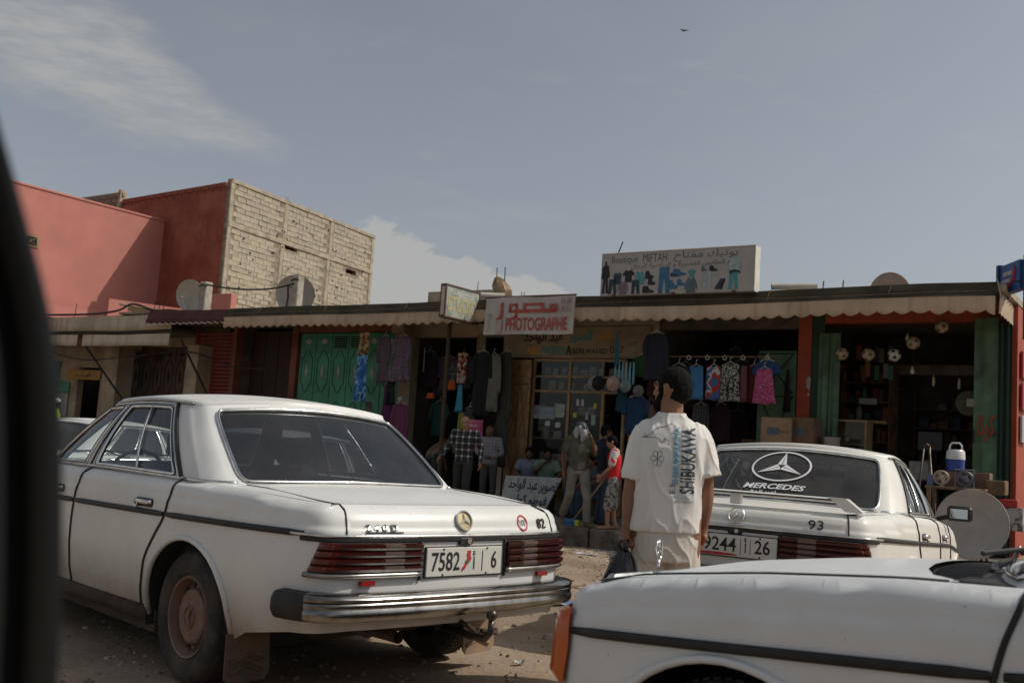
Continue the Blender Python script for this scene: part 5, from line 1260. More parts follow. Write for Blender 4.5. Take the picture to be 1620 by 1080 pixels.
# little things on the roofs behind
def rubble(name, label, cat, s, t, z, w, h, m, seed, rb=2, hb=.45):
    rg = random.Random(seed); o = st(name, label, cat, s, t, z)
    q = MB(); n = 9; P = [(-w, 0)]+[(-w+2*w*i/n, h*(.65+.35*rg.random())*(1-abs(i/n-.5)**2)) for i in range(n+1)]+[(w, 0)]
    q.prism(P, 0, .35); q.build('masonry', m, o)
    for k in range(rb):
        x = (-.1+.25*k)*w*2; MB().tube([(x, .1, h*.5), (x+.03, .1, h+hb)], .012, 4).build('rebar', miron, o)
    return o
mtanrock = mat('tan_masonry', (.33, .23, .15), rough=.95, var=.35, scale=6, bump=.7)
tw = st('masonry_stub', 'broken masonry column with two rebars behind the banner', 'column', -5.75, 5.0, 4.0)
V = []
prof = [(0, .42, .1), (.5, .40, .1), (.8, .36, .08), (.98, .30, .05), (1.16, .27, .02), (1.3, .22, -.03), (1.42, .17, -.07), (1.50, .12, -.10), (1.53, .03, -.12)]
for z, r, dx in prof:
    for k in range(8):
        a = 2*PI*k/8; V.append((dx+r*math.cos(a)*(1+.7*noise.noise(Vector((z*5, k*1.7, 2)))), r*math.sin(a)*.7, z+.05*noise.noise(Vector((k*2.1, z, 7)))))
MB().add(V, [(i*8+k, i*8+(k+1) % 8, (i+1)*8+(k+1) % 8, (i+1)*8+k) for i in range(len(prof)-1) for k in range(8)]+[tuple((len(prof)-1)*8+k for k in range(8))]).build('masonry', mtanrock, tw)
for x in (-.15, .1): MB().tube([(x, 0, 1.0), (x-.02, 0, 1.75)], .014, 5).build('rebar', miron, tw)
rubble('masonry_stub', 'low jagged brown parapet behind the awning, left of the box sign', 'wall', -7.3, 4.2, 4.0, 1.35, .48, mat('brown_masonry', (.16, .11, .075), rough=.95, var=.4, scale=5, bump=.6), 2, 0)
rubble('masonry_stub', 'jagged brown parapet behind the roof beside the boutique board', 'wall', 3.1, 3.2, 4.0, .75, .42, mat('brown_masonry', (.16, .11, .075)), 5, 2, .35)
fb = st('block_house', 'pale block building just visible behind the bare block wall', 'building', -9.6, 9.5, 3.5)
MB().box(-2.2, .35, 0, 3, 0, 2.55).box(.35, 1.3, .2, 3, 0, 2.1).build('wall', mblock[0], fb)
for x, z in ((.0, 2.5), (.12, 2.5), (-.6, 2.5), (1.1, 2.1), (1.2, 2.1)): MB().tube([(x, .5, z), (x+.02, .5, z+.42)], .014, 4).build('rebar', miron, fb)
ro2 = st('rebar', 'bent rusty rod sticking up left of the boutique board', 'rod', -.37, 1.2, 3.98); MB().tube([(0, 0, 0), (0, 0, 1.1), (.09, 0, 1.32)], .014, 6).build('rod', miron, ro2)
# satellite dishes
mdish = mat('grey_dish', (.30, .28, .25), rough=.6, var=.12, scale=3); mdishl = mat('pale_dish', (.44, .42, .37), rough=.6, var=.12)
mdishp = mat('pinkish_dish', (.34, .25, .21), rough=.7, var=.15)
def dish(label, s, t, z, r, m, rz, tilt, rib=False, mount=True):
    d = st('satellite_dish', label, 'satellite dish', s, t, z, 'satellite dishes', rz)
    prof = [(.0, .001), (.004*1, r*.2), (.02, r*.45), (.045, r*.7), (.085*1.0, r*.95), (.095, r), (.098, r+.008), (.088, r+.008), (.075, r*.93), (.035, r*.7), (.01, r*.45), (-.006, r*.2), (-.01, .001)]
    prof = [(a*r/.5*1.0, b) for a, b in prof]
    M = MR(tilt, 'X') @ MR(PI/2, 'X')
    MB().lathe(prof, 40, M).build('reflector', m, d, smooth=True)
    if mount:
        MB().tube([M @ Vector((0, 0, -.01)), M @ Vector((0, 0, -.12)), (0, .15, -r*1.15)], .022, 8).build('mount', miron, d)
        MB().tube([M @ Vector((0, -r*.95, .08)), M @ Vector((0, -.03, r*.95))], .012, 6).tube([M @ Vector((0, -.03, r*.9)), M @ Vector((0, -.03, r*1.08))], .03, 8).build('feed_arm', mdull, d)
    return d
dish('pale satellite dish beside the left concrete post', -13.0, 1.2, 4.62, .43, mdishl, R(14), R(10))
dish('grey satellite dish behind the middle concrete post', -10.5, 2.5, 4.80, .50, mdish, R(38), R(8), mount=False)
dish('pinkish dish rim showing over the roof at right', 4.25, 3.0, 4.44, .38, mdishp, R(170), R(-8))
# concrete posts with cables
def post(label, s, t, z0, z1, w):
    p = st('concrete_post', label, 'post', s, t, 0, 'roof posts'); MB().rbox(-w, w, -w, w, z0, z1, .02).build('shaft', mconcl, p)
    MB().tube([(-w-.02, -w, z1-.12), (0, -w-.02, z1-.08), (w+.02, -w, z1-.12)], .018, 6).build('clamp', miron, p)
    MB().tube([(0, 0, z1-.05), (.01, 0, z1+.09)], .008, 4).build('rebar', miron, p); return p
post('short pale concrete post beside the pale dish', -11.95, .8, 3.9, 4.88, .12); post('tan concrete post in front of the grey dish', -9.4, 1.5, 3.9, 5.05, .11)
def cable(label, pts, r=.014):
    c = bpy.data.objects.new('cable', None); COL.objects.link(c); tag(c, label, 'cable', 'black cables'); MB().tube(catrom([tuple(W(*p)) for p in pts], 8).tolist(), r, 6).build('wire', mrub, c, smooth=True)
cable('black cable slung between the two roof posts', [(-11.95, .7, 4.82), (-11.3, .8, 4.72), (-10.6, 1.0, 4.68), (-9.9, 1.2, 4.72), (-9.42, 1.38, 4.85)], .022)
cable('black cable hanging down beside the middle roof post', [(-10.1, 2.0, 4.85), (-9.62, 1.4, 4.80), (-9.58, 1.38, 4.5), (-9.66, 1.4, 4.1)], .025)
cable('black cable running along the far left roof edge', [(-18.5, .2, 4.08), (-16, .2, 4.05), (-14.7, .2, 4.12), (-14.2, .3, 4.3), (-13.3, .3, 4.12), (-12.6, .3, 4.1), (-11.9, .6, 4.05)], .03)
cable('black cable drooping under the left awnings', [(-18.2, .6, 3.05), (-16.5, .6, 2.85), (-14.5, .6, 2.95), (-12.4, .8, 3.1), (-10.8, .9, 2.75), (-9.6, 1.0, 2.7)], .016)
# white drain pipes poking over the edge
def pipe(label, s, t, z, L, r, yaw):
    p = st('drain_pipe', label, 'pipe', s, t, z, 'white roof pipes', yaw); q = MB().tube([(0, 0, 0), (0, L, .04)], r, 14, cap=False).tube([(0, .001, 0), (0, L, .04)], r*.82, 14, cap=False); q.build('pipe', mat('pvc', (.55, .53, .47), rough=.5, var=.1), p, smooth=True)
    MB().lathe([(0, r*.8), (.001, .001)], 14, MX((0, .02, 0)) @ MR(-PI/2, 'X')).build('pipe_bore', mwell, p)
pipe('long white pipe lying on the roof left of the box sign', -8.3, .9, 4.14, 1.5, .055, R(-62)); pipe('white pipe end beside the banner top', -3.45, .3, 4.22, .9, .06, R(-50)); pipe('second white pipe end below the banner pipe', -3.4, .6, 4.10, .7, .05, R(-50)); pipe('white pipe end right of the boutique board', 2.95, .55, 4.20, .75, .055, R(-62))
# slab scrap and rebars on the left roof
ls = st('timber_pile', 'broken timber and slab edge on the far left roof', 'rubble', -14.2, .4, 4.05); MB().box(-.7, 1.1, 0, .3, 0, .06).box(-.5, .9, .1, .4, .06, .16, MR(R(6), 'Y')).tube([(-.7, 0, .28), (1.2, 0, .02)], .03, 6).build('boards', mwall, ls, split=True)
for k, (s_, t_) in enumerate(((-17.4, .7), (-14.0, .8), (-13.8, .8), (-13.62, .8))):
    r_ = st('rebar', 'thin rebar standing on the far left roof'+('' if k else ', alone and leftmost'), 'rod', s_, t_, 4.02, 'rebars on the left roof'); MB().tube([(0, 0, 0), (.06, 0, .42)], .012, 4).build('rod', miron, r_)

# lime drips and patches on the painted red wall
mdrip = mat('lime_drip', (.36, .20, .16), rough=.9, var=.2)
def drip(x, z0, z1, w, seed):
    rg = random.Random(seed); n = 12; L_ = []; R_ = []
    for i in range(n+1):
        v = i/n; ww = w*(.35+.65*math.sin(PI*min(1, v*1.1+.05)))*(.6+.8*rg.random()); xx = x+.05*math.sin(v*2+seed); L_.append((xx-ww, z0+(z1-z0)*v)); R_.append((xx+ww, z0+(z1-z0)*v))
    P = L_+R_[::-1]; y = lambda xx: .33*(-xx/6.0)-.004
    return MB().add([(a, y(a), b) for a, b in P], [(i, i+1, len(P)-2-i, len(P)-1-i) for i in range(n)]).build('paint_drip', mdrip, rb_)
drip(-3.98, 7.35, 6.0, .035, 1); drip(-1.15, 7.55, 6.75, .022, 2); drip(-2.9, 7.2, 6.6, .012, 3); drip(-1.35, 7.2, 6.9, .012, 4)
# ------------------------------------------------------------------ signs
mbanner = mat('weathered_white_banner', (.50, .47, .44), rough=.85, var=.12, scale=2, bump=.1); mredpaint = mat('faded_red_paint', (.36, .055, .04), rough=.8, scale=9, col2=(.48, .13, .10), mix2=(.4, .7)); mframe = mat('brown_frame', (.10, .04, .03), rough=.6)
bn = st('photo_banner', 'white banner with red lettering PHOTOGRAPHE hung on the awning edge', 'sign', -1.485, -.14, 3.69)
w2, h2 = 1.0, .355
q = MB().grid(lambda a, b: ((a-.5)*2*w2+.02*b, -.01+.012*math.sin(a*9+b*2), (b-.5)*2*h2+.006*math.sin(a*6)), 24, 8); k = len(q.v); q.add([(x, y+.02, z) for x, y, z in q.v], [f[::-1] for f in q.f]); q.build('cloth', mbanner, bn, smooth=True)
MB().tube([(-w2, -.0, h2+.01), (w2+.03, -.0, h2+.01)], .018, 8).build('top_rod', mframe, bn)
lettering('PHOTOGRAPHE', mredpaint, bn, 1.36, .25, MX((0, -.034, 0)), cx=.20, cz=-.165, bold=.02)
# squared kufic word, drawn as bars
kf = MB()
def bar(x0, x1, z0, z1): kf.box(x0, x1, -.037, -.033, z0, z1)
Z0 = .03
bar(-.22, .62, Z0+.02, Z0+.085); bar(-.10, -.04, Z0+.085, Z0+.20); bar(-.04, .36, Z0+.155, Z0+.20); bar(.30, .36, Z0+.085, Z0+.155); bar(.48, .54, Z0+.085, Z0+.17); bar(.54, .66, Z0+.13, Z0+.17); bar(.60, .66, Z0+.02, Z0+.13)
bar(-.42, -.24, Z0+.15, Z0+.195); bar(-.42, -.36, Z0+.03, Z0+.15); bar(-.42, -.24, Z0+.03, Z0+.075); bar(-.28, -.22, Z0-.08, Z0+.20)
kf.prism([(-.40, Z0-.085), (-.34, Z0-.11), (-.22, Z0-.08), (-.24, Z0-.04), (-.36, Z0-.07)], -.037, -.033)
kf.prism([(-.62, Z0+.21), (-.555, Z0+.23), (-.56, Z0-.03), (-.60, Z0-.10), (-.70, Z0-.11), (-.70, Z0-.075), (-.64, Z0-.06), (-.615, Z0-.0)], -.037, -.033)
kf.build('lettering', mredpaint, bn, split=True)
mfaint = mat('faded_green_print', (.30, .35, .24), rough=.8); mfaint2 = mat('faded_brown_print', (.42, .36, .30), rough=.8)
pt = MB()
def figure(cx, cz, s):
    pt.tube([(cx, -.036, cz+.13*s), (cx, -.036, cz-.03*s), (cx-.06*s, -.036, cz-.17*s)], .006, 4).tube([(cx, -.036, cz-.03*s), (cx+.05*s, -.036, cz-.17*s)], .006, 4).tube([(cx-.05*s, -.036, cz+.02*s), (cx+.0, -.036, cz+.08*s), (cx+.07*s, -.036, cz+.12*s)], .006, 4).sphere((cx, -.034, cz+.16*s), .028*s, 8, 6, (1, .1, 1))
figure(-.86, -.14, 1.0); pt.build('faded_figure', mfaint, bn)
MB().prism([(-.70, -.32), (-.58, -.32), (-.56, -.12), (-.60, -.03), (-.58, .04), (-.63, .08), (-.66, .03), (-.65, -.04), (-.70, -.12)], -.036, -.033).build('faded_figure', mfaint2, bn)
for k in range(4):
    x = .78+(k % 2)*.13; z = .25-(k//2)*.15; MB().tube([(x-.035, -.036, z-.055), (x+.035, -.036, z-.055), (x+.035, -.036, z+.055), (x-.035, -.036, z+.055)], .004, 4, closed=True).tube([(x-.015, -.036, z-.03), (x, -.036, z+.03), (x+.015, -.036, z-.03)], .004, 4).build('small_print', mredpaint, bn)
# studio light box, end-on to the street
sb = st('light_box_sign', 'old framed light box sign lettered STUDIO sticking out over the awning', 'sign', -2.80, -.98, 3.885)
L = 1.05
MB().box(-.10, .0, 0, L, -.29, .29).build('panel', mat('grimy_acrylic', (.40, .42, .36), rough=.4, scale=5, col2=(.20, .22, .20), mix2=(.4, .7)), sb)
MB().box(-.12, .015, -.03, 0, -.32, .32).box(-.12, .015, L, L+.03, -.32, .32).box(-.12, .015, 0, L, .29, .32).box(-.12, .015, 0, L, -.32, -.29).build('frame', mframe, sb, split=True)
MB().box(-.09, -.01, -.034, -.030, -.27, .27).build('end_panel', mbanner, sb)
MS = MX((.004, L/2, 0)) @ MR(PI/2, 'Z')
V, F = textmesh('STUDIO', bold=.03); V = fit(V, .92, .30, 0, -.03); MB().add([MS @ Vector((x, -z, y)) for x, y, z in V], F).build('lettering', mat('yellowed_letters', (.46, .41, .22), rough=.6), sb)
V, F = textmesh(arab('تصوير'), bold=.02, res=2); V = fit(V, .55, .10, -.05, .19); MB().add([MS @ Vector((x, -z, y)) for x, y, z in V], F).build('small_lettering', mat('pale_letters', (.6, .6, .55), rough=.6), sb)
MB().tube([(-.05, L+.03, .1), (-.05, L+.5, .1)], .02, 6).tube([(-.05, L+.03, -.25), (-.05, L+.4, -.25)], .02, 6).build('bracket', miron, sb, split=True)
# boutique board on the roof
mprint = {c: mat('print_'+c, v, rough=.7, var=.2, scale=14) for c, v in dict(black=(.02, .02, .025), navy=(.03, .05, .08), teal=(.09, .30, .33), blue=(.04, .16, .28), pale=(.34, .42, .44), mauve=(.20, .14, .18), grey=(.10, .14, .16), skin=(.3, .22, .18)).items()}
bo = st('boutique_board', 'big white roof board lettered Boutique MIFTAH with printed clothes', 'sign', 1.45, .0, 4.40)
bw2, bh = 1.44, .38
MB().rbox(-bw2, bw2, -.10, .10, -bh, bh, .006).build('board', mat('board_face', (.40, .375, .35), rough=.75, var=.08, scale=2), bo)
MB().box(bw2, bw2+.012, -.11, .11, -bh, bh+.01).box(-bw2, bw2+.012, -.11, .11, bh, bh+.012).build('edge_strip', mat('white_edge', (.72, .68, .6), rough=.6), bo, split=True)
BM_ = MX((0, -.104, 0))
V, F = textmesh('Boutique', res=3); 
lettering('Boutique', mprint['grey'], bo, .52, .16, BM_, cx=-.97, cz=.245); lettering('MIFTAH', mprint['grey'], bo, .46, .15, BM_, cx=-.38, cz=.27)
lettering(arab('بوتيك مفتاح'), mprint['grey'], bo, 1.16, .19, BM_, cx=.56, cz=.265, bold=.0, res=2)
lettering(arab('بيع الملابس العصرية و الرياضية للرجال'), mprint['grey'], bo, 1.95, .12, BM_, cx=.13, cz=.12, res=2)
def flat(poly, c, cx, cz, w, h, name='printed_garment', y=-.1035):
    a = np.array(poly, float); a = (a-a.min(0))/(a.max(0)-a.min(0))-.5; MB().prism([(cx+p*w, cz+q_*h) for p, q_ in a], y-.002, y).build(name, mprint[c], bo)
TR = [(.1, 0), (.4, 0), (.48, .55), (.55, .55), (.66, 0), (.95, 0), (.85, 1), (.15, 1)]
SHT = [(.22, 0), (.78, 0), (.78, .6), (.92, .5), (1, .68), (.75, 1), (.6, .94), (.4, .94), (.25, 1), (0, .68), (.08, .5), (.22, .6)]
JK = [(.15, 0), (.85, 0), (.82, .35), (1, .15), (.92, .6), (.72, 1), (.55, .88), (.45, .88), (.28, 1), (.08, .6), (0, .15), (.18, .35)]
SHOE = [(0, .1), (.1, 0), (.9, 0), (1, .15), (.95, .35), (.6, .5), (.45, .95), (.05, 1), (0, .5)]
flat([(.2, 0), (.45, 0), (.5, .5), (.6, 0), (.85, .02), (.75, .45), (.95, .55), (.8, .85), (.6, .9), (.58, 1), (.42, 1), (.42, .9), (.15, .8), (.1, .45), (.3, .45)], 'black', -1.34, -.05, .17, .58)
flat(SHT, 'black', -.88, -.04, .24, .22); flat([(.1, 0), (.9, 0), (1, .8), (.7, 1), (.5, .8), (.3, 1), (0, .75)], 'navy', -1.10, -.07, .16, .22); flat(TR, 'navy', -1.19, -.22, .17, .27)
flat(JK, 'mauve', -.98, -.24, .23, .26); flat(TR, 'navy', -.73, -.24, .17, .25); flat(JK, 'teal', -.66, -.08, .22, .24); flat(SHOE, 'black', -.47, -.03, .17, .14); flat(SHOE, 'black', -.42, -.15, .15, .13); flat(SHOE, 'black', -.48, -.29, .23, .13)
flat(TR, 'blue', -.18, -.14, .22, .46); flat(SHOE, 'blue', .10, -.01, .26, .12); flat(SHOE, 'navy', .02, -.05, .18, .07); flat(SHOE, 'blue', -.01, -.22, .17, .16); flat(SHOE, 'blue', .14, -.19, .16, .12)
flat(JK, 'grey', .32, -.24, .25, .27); flat(SHT, 'teal', .33, -.04, .16, .14); flat(SHOE, 'grey', .55, .03, .1, .09); flat(SHOE, 'black', .72, .03, .15, .10); flat(TR, 'pale', .62, -.16, .17, .30); flat([(0, .1), (.3, 0), (.6, .9), (.45, 1)], 'navy', .82, -.24, .16, .2); flat([(0, .1), (.3, 0), (.6, .9), (.45, 1)], 'black', .88, -.24, .13, .2)
flat(JK, 'pale', 1.10, .07, .26, .30); flat(TR, 'teal', 1.08, -.18, .17, .32); flat([(0, 0), (.5, .35), (1, 0), (1, .4), (.5, .75), (0, .5)], 'black', 1.10, -.04, .19, .07, y=-.106)
for x in (-1.15, .0, 1.1): MB().box(x-.03, x+.03, -.13, -.105, -bh-.03, -bh+.02).build('clip', mframe, bo)
# painted sign over the photo shop
ps = st('painted_sign', 'painted yellow wall sign LABOPHOTO ABDELWAHED over the photo shop window', 'sign', -1.2, 1.37, 3.26)
MB().rbox(-1.55, 1.55, -.03, 0, -.17, .42, .008).build('board', mat('yellowish_board', (.34, .28, .18), rough=.75, var=.2, scale=2), ps)
PM = MX((0, -.034, 0)); mo_ = mat('ochre_paint', (.62, .28, .02), rough=.7); mtq = mat('turquoise_paint', (.02, .28, .36), rough=.7); mbk = mat('black_sign_paint', (.015, .015, .015), rough=.7)
lettering('LABO', mo_, ps, .42, .16, PM, cx=-1.10, cz=-.06, bold=.03); lettering('PHOTO', mtq, ps, .52, .15, PM, cx=-.62, cz=-.06, bold=.03)
lettering('A', mbk, ps, .14, .19, PM, cx=-.24, cz=-.05, bold=.03); lettering('BDELWAHED', mbk, ps, .78, .10, PM, cx=.24, cz=-.075, bold=.02); lettering('067', mframe, ps, .30, .15, PM, cx=.84, cz=-.05); lettering('GSM', mframe, ps, .20, .07, PM, cx=1.17, cz=.08)
lettering(arab('عبد الواحد'), mbk, ps, .95, .26, PM, cx=-.85, cz=.20, bold=.03, res=2); lettering(arab('الصور'), mtq, ps, .52, .24, PM, cx=.02, cz=.20, bold=.03, res=2); lettering(arab('مختبر'), mo_, ps, .55, .18, PM, cx=.62, cz=.22, bold=.02, res=2)
# hand lettered board on the pavement
fs = st('floor_sign', 'white board hand painted with blue arabic words leaning on the pavement', 'sign', -1.38, .08, .04)
TLT = MR(R(-14), 'X')
MB().add([TLT @ Vector(p) for p in ((-.62, -.015, .0), (.36, -.015, .0), (.62, -.015, .70), (-.62, -.015, .66), (-.62, .015, .0), (.36, .015, .0), (.62, .015, .70), (-.62, .015, .66))], [(0, 1, 2, 3), (7, 6, 5, 4), (0, 4, 5, 1), (1, 5, 6, 2), (2, 6, 7, 3), (3, 7, 4, 0)]).build('board', mat('sign_white', (.42, .43, .40), rough=.7, var=.15), fs)
mnavy = mat('navy_paint', (.02, .03, .07), rough=.7)
lettering(arab('تصوير عبد الواحد'), mnavy, fs, 1.08, .26, TLT @ MX((0, -.022, 0)), cx=.03, cz=.50, bold=.015, res=2); lettering(arab('فوطو كولير'), mnavy, fs, .82, .22, TLT @ MX((0, -.022, 0)), cx=-.02, cz=.22, bold=.015, res=2)
MB().box(-.5, -.46, .02, .35, 0, .04).box(.2, .24, .02, .35, 0, .04).tube([(-.48, .14, .5), (-.48, .36, 0)], .015, 5).tube([(.22, .14, .5), (.22, .36, 0)], .015, 5).build('stand', mwood, fs, split=True)
# blue projecting sign at the right corner
bs = st('projecting_sign', 'blue projecting sign with red and white print at the awning corner', 'sign', 6.50, .62, 3.98, rz=R(-58)); bs.scale = (.82, 1, .80)
mblue = mat('sign_blue', (.02, .10, .30), rough=.5, var=.12)
MB().rbox(0, .80, -.06, .06, -.05, .50, .012).build('panel', mblue, bs); MB().rbox(-.05, .04, -.09, .09, -.10, .53, .01).build('mounting_post', mat('dark_blue', (.012, .04, .13), rough=.5), bs)
MB().box(.18, .52, -.066, -.061, .27, .35).box(.12, .46, -.066, -.061, .14, .21).build('white_print', mat('print_pale_pink', (.5, .42, .42)), bs, split=True)
MB().tube([(.12, -.066, .02), (.4, -.066, .05), (.6, -.066, .17), (.66, -.066, .32), (.60, -.066, .42)], [.01, .022, .028, .022, .008], 6).build('red_swoosh', mredink, bs)
lp_ = st('street_lamp', 'dark post with a round lamp glass at the far right edge', 'lamp', 6.92, .0, 3.2)
MB().rbox(-.06, .08, -.06, .06, 0, 1.22, .01).build('post', mat('dark_green_metal', (.03, .05, .045), rough=.5), lp_); MB().lathe([(-.02, .001), (-.02, .15), (.05, .16), (.06, .13), (.03, .001)], 20, MX((.20, -.08, .95)) @ MR(PI/2, 'X')).build('lamp_glass', mat('lamp_glass_pale', (.5, .6, .6), rough=.15), lp_)
MB().tube([(.08, 0, 1.0), (.2, -.03, 1.12), (.34, -.05, .95), (.2, -.03, .78), (.08, 0, .9)], .02, 6).build('hoop', miron, lp_); MB().box(-.2, -.06, -.01, .01, .84, .86).build('arm', miron, lp_)
# posters on the red side wall
for k, (t_, z_, c_, lb) in enumerate(((1.9, 3.0, (.35, .03, .03), 'red enamel plate high on the red side wall'), (1.9, 2.5, (.30, .025, .03), 'second red enamel plate on the side wall'), (1.9, 2.0, (.45, .48, .5), 'pale blue grey plate on the red side wall'))):
    o = st('wall_plate', lb, 'sign', 6.60, 1.5, z_-.2, 'plates on the side wall'); MB().rbox(.035, .075, 0, .5, 0, .42, .008).build('plate', mat('plate_col%d' % k, c_, rough=.4), o)
# ------------------------------------------------------------------ patterned cloth materials
def pattern(name, kind, cols, scale=12, rough=.9):
    if name in MATS: return MATS[name]
    m = mat(name, cols[0], rough=rough, var=.1, sheen=.1); nt = m.node_tree; b = nt.nodes['Principled BSDF']
    t = addnode(m, 'ShaderNodeTexCoord')
    if kind == 'plaid':
        sp = addnode(m, 'ShaderNodeSeparateXYZ'); nt.links.new(t.outputs['Object'], sp.inputs[0]); out = []
        for ax in (0, 2):
            a = addnode(m, 'ShaderNodeMath', operation='MULTIPLY'); nt.links.new(sp.outputs[ax], a.inputs[0]); a.inputs[1].default_value = scale
            f = addnode(m, 'ShaderNodeMath', operation='FRACT'); nt.links.new(a.outputs[0], f.inputs[0]); g = addnode(m, 'ShaderNodeMath', operation='GREATER_THAN'); nt.links.new(f.outputs[0], g.inputs[0]); g.inputs[1].default_value = cols[3] if len(cols) > 3 else .78; out.append(g.outputs[0])
        s = addnode(m, 'ShaderNodeMath', operation='ADD'); nt.links.new(out[0], s.inputs[0]); nt.links.new(out[1], s.inputs[1]); h = addnode(m, 'ShaderNodeMath', operation='MULTIPLY'); nt.links.new(s.outputs[0], h.inputs[0]); h.inputs[1].default_value = .5; fac = h.outputs[0]
    else:
        n = addnode(m, 'ShaderNodeTexVoronoi' if kind == 'flower' else 'ShaderNodeTexNoise'); n.inputs['Scale'].default_value = scale; nt.links.new(t.outputs['Object'], n.inputs['Vector']); fac = n.outputs[0]
    r = addnode(m, 'ShaderNodeValToRGB'); r.color_ramp.interpolation = 'CONSTANT' if kind != 'plaid' else 'LINEAR'; nt.links.new(fac, r.inputs[0])
    C = [c for c in cols if isinstance(c, tuple)]
    pos = {'plaid': (0, .5, 1), 'flower': (0, .3, .5, .75), 'camo': (0, .43, .52, .6)}[kind]
    e = r.color_ramp.elements; e[0].color = (*C[0], 1); e[0].position = 0; e[1].position = pos[1]; e[1].color = (*C[1], 1)
    for i in range(2, len(C)): q = e.new(pos[min(i, len(pos)-1)]); q.color = (*C[i], 1)
    nt.links.new(r.outputs[0], b.inputs['Base Color']); return m
mplaid = pattern('dark_plaid', 'plaid', [(.010, .014, .018), (.10, .10, .095), (.50, .48, .43), .74], 9)
mplaid2 = pattern('grey_check', 'plaid', [(.26, .24, .26), (.13, .12, .14), (.07, .07, .09), .86], 16)
mcamo = pattern('white_camo', 'camo', [(.02, .025, .02), (.05, .06, .04), (.50, .50, .44), (.03, .03, .03)], 26)
mcamo2 = pattern('grey_camo', 'camo', [(.07, .065, .06), (.22, .21, .19), (.34, .33, .30), (.05, .05, .05)], 14)
mpinkf = pattern('pink_floral', 'flower', [(.60, .16, .33), (.42, .05, .17), (.30, .03, .11), (.55, .25, .36)], 34)
mflor = pattern('dark_floral', 'flower', [(.14, .10, .13), (.08, .055, .08), (.05, .035, .05), (.17, .13, .15)], 28)
mtowel = pattern('blue_towel_print', 'camo', [(.02, .10, .28), (.03, .17, .45), (.20, .42, .60), (.02, .05, .14)], 5)
mtoweltop = pattern('orange_print', 'camo', [(.05, .06, .03), (.40, .16, .04), (.45, .38, .24), (.02, .02, .02)], 9)
mstrip = pattern('red_black_print', 'camo', [(.02, .02, .02), (.42, .09, .03), (.45, .45, .42), (.02, .02, .02)], 12)
def plain(n, c): return mat('cloth_'+n, c, rough=.95, var=.15, scale=5)
def sgn_(u): return 1.0 if u >= 0 else -1.0
def hanging(name, label, cat, s, t, ztop_, w0, w1, h, m, depth=.05, group='clothes hung at the shopfronts', rz=None, fold=.02, nf=3, hanger=True, neck=0, legs=False, seed=0, parts=()):
    """a garment hung from a hook: closed cloth body with folds"""
    rg = random.Random(seed+int(s*100)); rz = rg.uniform(-.28, .28) if rz is None else rz; o = st(name, label, cat, s, t, ztop_, group, rz); nx, nz = 14, 10; ph = rg.uniform(0, 6)
    def f(sgn):
        V = []
        for j in range(nz+1):
            v = j/nz; w = w0+(w1-w0)*v; 
            if v < .12 and neck: w *= .55+.45*(v/.12)**.6
            for i in range(nx+1):
                u = i/nx*2-1; e = math.sqrt(max(0, 1-u*u)); 
                y = sgn*depth*e*(.6+.4*v)+fold*math.sin(u*PI*nf+ph+v)*v*e**.3
                x = u*w/2*(1+.10*noise.noise(Vector((v*2.3, ph, sgn_(u)))))+.05*w*noise.noise(Vector((v*1.6, ph*2, 4)))*v; z = -h*v+(.03*noise.noise(Vector((u*2.2, ph, 3)))*v)
                if legs and v > .45 and abs(u) < .12: z = -h*.45-(v-.45)*h*.0
                V.append((x, y, z))
        return V
    q = MB(); K = (nx+1)*(nz+1); fr_ = [(j*(nx+1)+i, j*(nx+1)+i+1, (j+1)*(nx+1)+i+1, (j+1)*(nx+1)+i) for j in range(nz) for i in range(nx) if not (legs and j >= nz*.45 and i in (nx//2-1, nx//2))]
    q.add(f(-1)+f(1), fr_+[tuple(a+K for a in g)[::-1] for g in fr_]+[(nz*(nx+1)+i, nz*(nx+1)+i+1, K+nz*(nx+1)+i+1, K+nz*(nx+1)+i) for i in range(nx)])
    q.build('cloth', m, o, smooth=True)
    if neck and w0 > .2:
        for e in (1, -1):
            sl_ = rg.uniform(.32, .62)*h; q = MB(); q.tube(catrom([(e*w0*.34, 0, -.035), (e*(w0*.55), -.01, -.10), (e*(w0*.5+.05), -.02+rg.uniform(-.02, .02), -.10-sl_*.5), (e*(w0*.5+rg.uniform(.02, .06)), -.03, -.10-sl_)], 3).tolist(), np.interp(np.linspace(0, 1, 10), [0, .2, 1], [.03, .05, .052]).tolist(), 10, flat=.45); q.build('sleeve', m, o, smooth=True)
    if hanger: MB().tube([(-w0*.4, 0, -.01), (0, 0, .05), (w0*.4, 0, -.01)], .007, 5).tube([(0, 0, .05), (0, 0, .11), (.02, 0, .13), (.035, 0, .11)], .005, 5).build('hanger', mat('hanger_white', (.5, .5, .46), rough=.5), o)
    for (x0, x1, z0, z1, pm) in parts: MB().grid(lambda a, b: (x0+(x1-x0)*a, -depth-fold-.006, z0+(z1-z0)*b), 1, 1).box(x0, x1, -depth-fold-.006, -depth-fold, z0, z1).build('print', pm, o)
    return o
H = hanging
